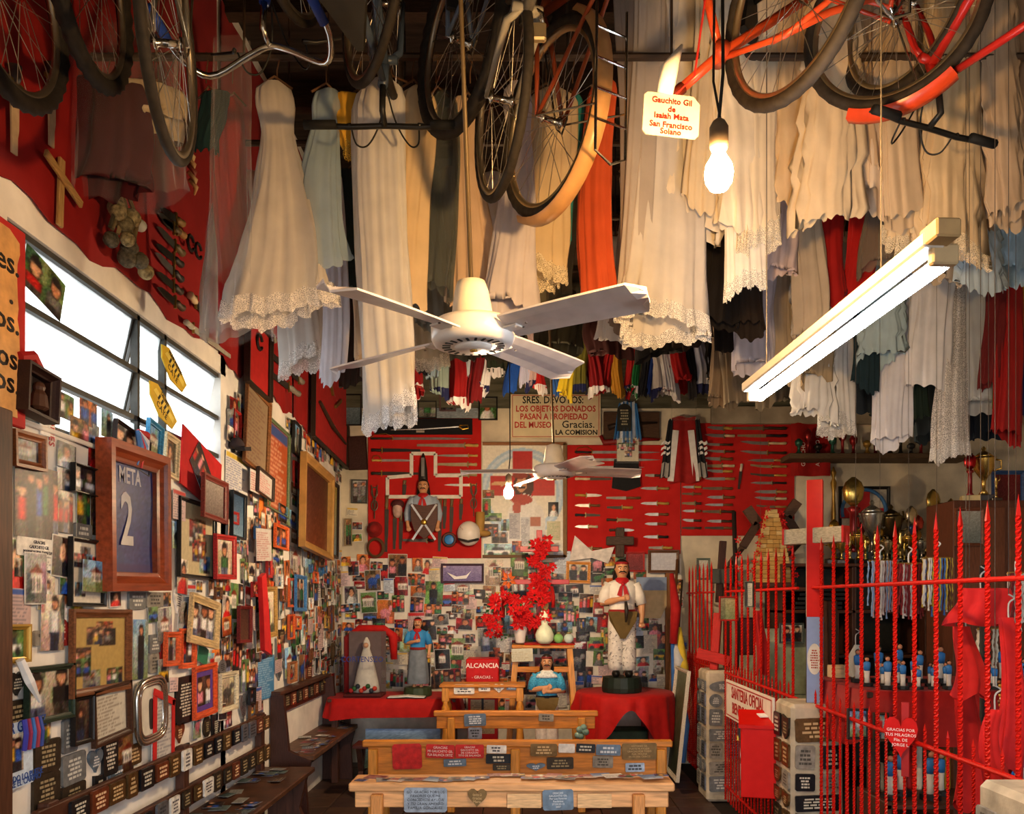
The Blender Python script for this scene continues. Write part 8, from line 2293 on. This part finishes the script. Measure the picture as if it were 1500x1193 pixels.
def bicycle(label, hub, v, which, col, kit, upside=False, fender=None, rack=False, bar='flat', fork=None, roll=0.0, hang=None):
    """hub: world position of the wheel seen in the photo, v: forward direction (deg in XY)"""
    c, s_ = math.cos(R(v)), math.sin(R(v))
    WB = .98
    up = -1 if upside else 1
    M = Matrix(((c, -s_ * up, 0, 0), (s_, c * up, 0, 0), (0, 0, up, 0), (0, 0, 0, 1)))
    if roll: M = M @ Matrix.Rotation(roll, 4, 'X')
    if hang:                                         # hung upright on end: 'nose' up or 'tail' up, saddle side towards v
        xd = Vector((0, 0, 1 if hang == 'nose' else -1)); zd = Vector((c, s_, 0)); yd = zd.cross(xd)
        M = Matrix(((xd.x, yd.x, zd.x, 0), (xd.y, yd.y, zd.y, 0), (xd.z, yd.z, zd.z, 0), (0, 0, 0, 1)))
    off = Vector((0, 0, 0)) if which == 'rear' else (Vector((WB, 0, 0)) if which == 'front' else Vector((.82, 0, .56)))
    o = Vector(hub) - (M.to_3x3() @ off)
    t = thing('bicycle', label, 'bicycle', o, M.to_euler(), 'bicycles hung from the ceiling')
    fm = mat(col, .3, kind='gloss', var=.1)
    wheel(t, (0, 0, 0), kit); wheel(t, (WB, 0, 0), kit)
    BB, ST, H1, H0 = (.42, 0, -.05), (.31, 0, .42), (.83, 0, .42), (.87, 0, .30)
    f = MB().tube([BB, ST], .015, 10).tube([ST, (.83, 0, .40)], .014, 10).tube([BB, (.86, 0, .32)], .018, 10).tube([H0, H1], .019, 10)
    for y in (-1, 1):
        f.tube([(0, y * .055, 0), (.33, y * .03, -.045), BB], .009, 8); f.tube([(0, y * .055, 0), (.28, y * .02, .36), ST], .008, 8)
    f.build('frame', fm, t, True)
    fk = MB()
    for y in (-1, 1): fk.tube([(.87, y * .02, .30), (.885, y * .055, .26), (.92, y * .055, .15), (WB, y * .055, 0)], [.012, .014, .012, .008], 8)
    fk.tube([(.865, -.05, .30), (.865, .05, .30)], .016, 8)
    fk.build('fork', mat(fork or col, .3, kind='gloss', var=.1), t, True)
    MB().tube([(.31, 0, .42), (.29, 0, .54)], .012, 8).build('seat_post', CHR, t, True)
    MB().add([(.16, -.075, .55), (.16, .075, .55), (.30, .045, .545), (.42, .016, .54), (.42, -.016, .54), (.30, -.045, .545), (.16, -.07, .585), (.16, .07, .585), (.30, .035, .578), (.42, .01, .565), (.42, -.01, .565), (.30, -.035, .578)],
             [(0, 5, 4, 3, 2, 1), (6, 7, 8, 9, 10, 11)] + [(i, (i + 1) % 6, (i + 1) % 6 + 6, i + 6) for i in range(6)]).build('saddle', mat('15130f', .5), t)
    MB().tube([(.83, 0, .42), (.82, 0, .52), (.87, 0, .545)], .012, 8).build('stem', CHR if bar != 'flat' else mat('1a1816', .4), t, True)
    if bar == 'flat':
        hb = MB().tube([(.84, -.29, .56), (.87, -.14, .552), (.875, 0, .545), (.87, .14, .552), (.84, .29, .56)], .011, 8).build('handlebar', mat('1a1816', .35, .3), t, True)
    else:
        hb = MB().tube(curve([(.60, -.27, .58), (.74, -.28, .62), (.85, -.22, .64), (.87, -.08, .57), (.87, 0, .545), (.87, .08, .57), (.85, .22, .64), (.74, .28, .62), (.60, .27, .58)], 5), .0115, 8).build('handlebar', CHR, t, True)
    for y in (-1, 1):
        if bar == 'flat': MB().tube([(.842, y * .18, .559), (.838, y * .30, .562)], .017, 8).build('grip', mat('12110f', .8), hb, True)
        else: MB().tube([(.70, y * .28, .615), (.58, y * .27, .577)], .017, 8).build('grip', mat('1c3c90', .5), hb, True)
        MB().tube([(.86, y * .13, .55), (.90, y * .16, .53), (.91, y * .25, .52)], [.008, .006, .004], 6).build('brake_lever', mat('2a2826', .4, .5), hb, True)
        MB().tube(curve([(.88, y * .13, .545), (.93, y * .12, .585), (.96, y * .08, .57), (.94, y * .03, .49), (.88, 0, .38)]), .0035, 5).build('brake_cable', mat('0f0e0d', .5), hb, True)
    MB().lathe([(.085, -.004), (.09, 0), (.085, .004), (.03, .004), (.03, -.004)], 28, (.42, -.05, -.05), axis='y').build('chainring', mat('6a665e', .35, .8), t)
    for y, sg in ((-.075, 1), (.075, -1)):
        MB().tube([(.42, y, -.05), (.42 + .12 * sg, y, -.05 - .11 * sg)], .009, 6).build('crank', CHR, t, True)
        MB().box((.42 + .12 * sg, y * 1.7, -.05 - .11 * sg), (.09, .07, .02), bev=.004).build('pedal', mat('1a1816', .6), t)
    MB().tube([(0, -.05, .035), (.42, -.05, .04), (.50, -.05, -.02), (.42, -.05, -.14), (0, -.05, -.035), (-.035, -.05, 0)], .004, 5, closed=True).build('chain', mat('4a4238', .5, .7), t)
    if fender:
        for cx, a0, a1 in ((0, 35, 215), (WB, 60, 190)) if fender != 'orange_low' else ((0, 35, 215),):
            vv, n = [], 26
            for i in range(n + 1):
                a = R(a0 + (a1 - a0) * i / n)
                for (yy, rr) in ((-.032, .338), (-.02, .358), (.02, .358), (.032, .338)):
                    vv.append((cx + rr * math.cos(a), yy, rr * math.sin(a)))
            k = len(vv); vv += [(p[0] + (cx - p[0]) * .012, p[1], p[2] * .988) for p in vv]
            ff = [(i * 4 + j, (i + 1) * 4 + j, (i + 1) * 4 + j + 1, i * 4 + j + 1) for i in range(n) for j in range(3)]
            ff += [tuple(q + k for q in f_[::-1]) for f_ in ff]
            MB().add(vv, ff).build('fender', mat(fender, .35, kind='gloss', var=.12), t, True)
    if rack:
        rk = MB().tube([(.18, -.06, .38), (-.30, -.06, .37), (-.33, 0, .37), (-.30, .06, .37), (.18, .06, .38)], .005, 6)
        for x in (-.2, -.1, 0, .1): rk.tube([(x, -.06, .375), (x, .06, .375)], .004, 5)
        for y in (-.06, .06): rk.tube([(-.15, y, .37), (0, y, 0)], .004, 5)
        rk.build('rack', CHR, t)
    zt = ZC - o.z
    cm = bpy.data.objects.new('x', None)
    bpy.data.objects.remove(cm)
    Mi = t.matrix_basis.inverted()
    for x in ((.05, .9) if not hang else ((1.31,) if hang == 'nose' else (-.33,))):
        w0 = t.matrix_basis @ Vector((x, 0, 0 if hang else (.40 if not upside else -.30))); w1 = Vector((w0.x, w0.y, ZC))
        MB().tube([Mi @ w0, Mi @ w1], .004, 5).build('hanging_wire', mat('3a3026', .6, .4), t)
    return t
bicycle('orange bicycle whose gold-rimmed wheel hangs beside the bright bulb', (.82, 2.522, 3.483), 294, 'rear', 'c8421c', 'hyb', rack=True, hang='nose')
bicycle('orange-framed bicycle with the large wheel at upper right', (1.359, 3.05, 3.776), 143, 'rear', 'c83c1a', 'hyb', fork='8a8478', hang='nose')
bicycle('rusty orange bicycle with wide fender and rear rack, lowest in centre', (.077, 2.985, 3.35), 300.5, 'rear', '8a3c1c', 'hyb', fender='b88a58', rack=True, hang='nose')
bicycle('bicycle with narrow muddy wheel left of the fendered one', (-.099, 2.906, 3.378), 288, 'front', '5a5650', 'road', fork='8a8478', hang='tail')
bicycle('mountain bicycle with broad knobbly tyre above the fan', (-.259, 3.097, 3.716), 303, 'rear', '5a6a80', 'mtb', hang='nose')
bicycle('dark bicycle with wheel above the yellow dress', (-.564, 2.942, 3.818), 299, 'front', '2a2826', 'road', hang='tail')
bicycle('bicycle with black narrow-tyred wheel at upper left', (-1.10, 2.50, 3.30), 280, 'rear', '4a4640', 'road', hang='nose')
bicycle('bicycle with knobbly black tyre at the top left', (-1.50, 2.80, 3.72), 276, 'rear', '24303a', 'mtb', hang='nose')
bicycle('bicycle mostly cut off at the far top left corner', (-1.62, 2.55, 3.50), 273, 'front', '1c1a1a', 'mtb', fork='7a3a3a', hang='tail')
bicycle('upside-down bicycle with black flat handlebar above the yellow dress', P(560, 178, 3.08), 90, 'bar', '3a4658', 'road', upside=True)
bicycle('upside-down bicycle with black handlebar hanging at upper right', P(1378, 182, 3.0), 112, 'bar', 'a82018', 'hyb', upside=True)
bicycle('upside-down blue cruiser bicycle with chrome swept handlebar at left', P(385, 60, 2.85), 80, 'bar', '1c3c90', 'road', upside=True, bar='swept')
t = thing('stripped_bicycle', 'bare orange bicycle frame hung slanting above the tied card', 'bicycle frame', P(1055, 80, 2.75))
o0 = t.location.copy()
def fp(x, y, d=2.75): return P(x, y, d) - o0
om = mat('cc4a20', .3, kind='gloss', var=.12)
MB().tube([fp(1000, 128), fp(1055, 80), fp(1190, -8, 2.8)], .017, 10).build('down_tube', om, t, True)
MB().tube([fp(1055, 80), fp(1030, -30, 2.7)], .015, 10).build('seat_tube', om, t, True)
MB().tube([fp(1062, 84), fp(1150, 52, 2.6), fp(1240, -20, 2.5)], .010, 8).build('chain_stay', om, t, True)
MB().tube([fp(1130, 60, 2.7), fp(1215, 18, 2.75), fp(1300, -10, 2.8)], .013, 8).build('top_tube', om, t, True)
MB().lathe([(.026, -.04), (.026, .04)], 14, axis='y').build('bottom_bracket', mat('a83c1c', .35, kind='gloss'), t, True)
MB().tube([fp(1000, 128), fp(985, 142)], .02, 8).build('head_lug', mat('8a3018', .4), t, True)
MB().tube([fp(1030, -30, 2.7), Vector((fp(1030, -30, 2.7).x, fp(1030, -30, 2.7).y, ZC - o0.z))], .004, 5).build('hanging_wire', mat('3a3026', .6, .4), t)
# orange fender lying under the second orange wheel
t = thing('loose_fender', 'glossy orange fender hanging under the upper right wheel', 'fender', (0, 0, 0))
c0 = Vector((1.359, 3.05, 3.776)); yv = R(143.6)
vv, n = [], 16
for i in range(n + 1):
    a = R(235 + 62 * i / n)
    for (o_, rr) in ((-.035, .345), (-.02, .372), (.02, .372), (.035, .345)):
        vv.append(Vector((math.cos(yv) * rr * math.cos(a) - math.sin(yv) * o_, math.sin(yv) * rr * math.cos(a) + math.cos(yv) * o_, rr * math.sin(a))))
k = len(vv); vv += [p * .985 for p in vv]
ff = [(i * 4 + j, (i + 1) * 4 + j, (i + 1) * 4 + j + 1, i * 4 + j + 1) for i in range(n) for j in range(3)]
ff += [tuple(q_ + k for q_ in f_[::-1]) for f_ in ff]
t.location = c0
MB().add(vv, ff).build('blade', mat('c8401a', .3, kind='gloss'), t, True)
MB().tube([vv[20], vv[20] * .1], .004, 5).build('stay', CHR, t)
t = thing('padlock', 'big steel padlock hanging between the central bicycles', 'padlock', P(785, 48, 2.62))
MB().box((0, 0, 0), (.066, .028, .055), bev=.006).build('body', mat('b8a888', .35, .8), t)
MB().tube([(-.022, 0, .025), (-.022, 0, .06), (0, 0, .078), (.022, 0, .06), (.022, 0, .025)], .006, 8).build('shackle', CHR, t, True)
MB().tube([(0, 0, .075), (0, 0, ZC - P(785, 48, 2.62).z)], .004, 5).build('chain', mat('4a4238', .5, .7), t)

# ceiling fans
def fan(label, hub, Rr, ang0, droop, bw=.155):
    t = thing('ceiling_fan', label, 'fan', hub, (R(2), R(-2), 0))
    wm = mat('dcd4cc', .3, kind='gloss', var=.06)
    s_ = Rr / .62
    MB().lathe([(.10 * s_, -.035 * s_), (.125 * s_, -.03 * s_), (.135 * s_, -.01 * s_), (.135 * s_, .03 * s_), (.12 * s_, .045 * s_), (.05 * s_, .05 * s_)], 32).build('motor', wm, t, True)
    MB().lathe([(.02 * s_, -.046 * s_), (.055 * s_, -.045 * s_), (.06 * s_, -.038 * s_), (.062 * s_, -.034 * s_)], 24).build('cap', wm, t, True)
    MB().lathe([(.004 * s_, -.052 * s_), (.012 * s_, -.051 * s_), (.012 * s_, -.045 * s_)], 10).build('nut', mat('b08a3a', .3, .9), t, True)
    for k in range(22):
        a = 2 * PI * k / 22
        MB().box((.088 * s_ * math.cos(a), .088 * s_ * math.sin(a), -.0355 * s_), (.026 * s_, .008 * s_, .003), rot=(0, 0, a)).build('vent_slot', mat('17130f', .8), t)
    MB().lathe([(.07 * s_, .045 * s_), (.068 * s_, .06 * s_), (.055 * s_, .14 * s_), (.045 * s_, .17 * s_), (.012 * s_, .18 * s_)], 22).build('canopy', mat('e4d8c0', .4, kind='gloss', var=.08), t, True)
    MB().tube([(0, 0, .17 * s_), (0, 0, ZC - hub[2])], .0075, 8).build('down_rod', mat('5c4a2c', .5, .3), t, True)
    for k in range(4):
        a = R(ang0 + 90 * k)
        m_ = MB(); n = 14; vv = []
        for i in range(n + 1):
            f = i / n; r_ = Rr * (.22 + .78 * f)
            w_ = bw * s_ * (.72 + .28 * f) * (1 if f < .93 else math.sqrt(max(0.02, 1 - ((f - .93) / .07) ** 2)))
            for (u, z) in ((-.5, .02 * s_), (-.25, .008 * s_), (0, 0), (.25, -.006 * s_), (.5, -.016 * s_)):
                vv.append((r_, u * w_, z - droop * f * f))
        k2 = len(vv); vv += [(p[0], p[1], p[2] + .006) for p in vv]
        fc = [(i * 5 + j, i * 5 + j + 1, (i + 1) * 5 + j + 1, (i + 1) * 5 + j) for i in range(n) for j in range(4)]
        ff = [f_[::-1] for f_ in fc] + [tuple(q + k2 for q in f_) for f_ in fc]
        rim = [i * 5 for i in range(n + 1)] + [n * 5 + j for j in range(1, 5)] + [i * 5 + 4 for i in range(n - 1, -1, -1)] + [3, 2, 1]
        ff += [(rim[q], rim[(q + 1) % len(rim)], rim[(q + 1) % len(rim)] + k2, rim[q] + k2) for q in range(len(rim))]
        m_.add(vv, ff)
        b = m_.build('blade', mat('cdc4c2', .35, kind='gloss', var=.08), t, False, (0, 0, .0), (0, 0, a))
        MB().box((Rr * .24, 0, -.004), (Rr * .12, .05 * s_, .006), bev=.002).build('bracket', wm, b)
        for q in range(2): MB().lathe([(.005, -.004), (.004, -.007), (.001, -.007)], 8, (Rr * (.30 + .05 * q), (.015 - .03 * q) * s_, .0)).build('screw', mat('4a3a30', .4, .7), b)
    return t
fan('large white four-bladed ceiling fan in the middle of the room', P(693, 492, 2.64), .62, 56, .01)
fan('smaller white ceiling fan farther back by the mural', P(812, 692, 5.24), .62, 20, .01)

# lamps
def bulb(label, c, r, strength, col='ffc880', double=True):
    t = thing('hanging_bulb', label, 'lamp', c)
    MB().lathe([(.004, -r * 1.25), (r * .6, -r * 1.1), (r * .92, -r * .6), (r, 0), (r * .9, r * .55), (r * .6, r * 1.05), (r * .45, r * 1.4), (r * .42, r * 1.6)], 20).build('bulb', emit_mat(col, strength, 'glowing_bulb'), t, True)
    MB().lathe([(r * .45, r * 1.5), (r * .5, r * 1.55), (r * .62, r * 1.75), (r * .66, r * 2.0), (r * .66, r * 3.2), (r * .45, r * 3.6), (r * .2, r * 3.8)], 18).build('socket', mat('6a5a48', .5), t, True)
    top = ZC - c[2]
    MB().tube([(0, 0, r * 3.7), (.01, 0, r * 7), (-.004, .0, top)], .004, 6).build('cable', mat('14110f', .6), t, True)
    if double: MB().tube([(.004, 0, r * 3.7), (-.012, .004, r * 6.5), (.012, .0, top)], .003, 6).build('cable', mat('14110f', .6), t, True)
    return t
bulb('bright bare bulb on a twisted cable in front of the white dresses', P(1053, 254, 1.95), .034, BULB_E)
bulb('bare lit bulb hanging before the mural', P(745, 722, 5.6), .034, FAR_BULB_E, 'ffdcae', False)
A_, B_ = Vector((.912, 1.794, 2.345)), Vector((.842, 2.99, 2.345))
mid = (A_ + B_) / 2; L_ = (B_ - A_).length; yw = math.atan2(B_.y - A_.y, B_.x - A_.x)
t = thing('fluorescent_lamp', 'long white fluorescent batten with lit tube at right', 'lamp', mid, (0, 0, yw))
MB().lathe([(.017, -L_ / 2), (.018, -L_ / 2 + .01), (.018, L_ / 2 - .01), (.017, L_ / 2)], 14, axis='x').build('tube', emit_mat('eaf4ff', TUBE_E, 'glowing_tube'), t, True)
MB().box((-.01, .040, .034), (L_ + .04, .05, .034), bev=.005).build('batten', mat('d8d0c4', .5, var=.05), t)
for sx in (-1, 1): MB().box((sx * (L_ / 2 + .012), .012, .006), (.024, .06, .045), bev=.004).build('lamp_holder', mat('c8b088', .5), t)
MB().box((-L_ / 2 - .04, .035, .04), (.07, .055, .04), bev=.004).build('ballast_cover', mat('c0a070', .6), t)
for x in (-.4, .4): MB().tube([(x, .045, .055), (x, .045, ZC - mid.z)], .002, 5).build('suspension_wire', mat('6a6258', .5, .5), t)
# card tied beside the bulb
t = thing('tied_card', 'white card with red handwriting tied beside the bright bulb', 'card', P(983, 170, 2.25), (0, R(3), R(6)))
w, h = 84 / F * 2.25, 62 / F * 2.25
MB().prism([(-w / 2 + .01, -h / 2), (w / 2 - .01, -h / 2), (w / 2, -h / 2 + .01), (w / 2, h / 2 - .02), (w / 2 - .02, h / 2), (-w / 2 + .01, h / 2), (-w / 2, h / 2 - .01), (-w / 2, -h / 2 + .01)], -.003, 0).build('card', mat('b8b0a0', .7), t)
for s_, z in (('Gauchito Gil', .038), ('de', .016), ('Isaiah Mata', -.004), ('San Francisco', -.028), ('Solano', -.046)): text(t, s_, .022, '6a1408', 0, z, -.0035, bold=.0006)
MB().tube([(-.02, 0, h / 2), (-.015, -.01, h / 2 + .06), (.02, 0, h / 2 + .14)], [.022, .026, .004], 8).build('twisted_bag', mat('e4dcd0', .4), t, True)
MB().tube([(0, 0, h / 2 - .01), (.06, 0, h / 2 + .06), (.09, 0, h / 2 + .4), (.09, 0, ZC - P(983, 170, 2.25).z)], .003, 5).build('red_string', mat('a82018', .6), t)
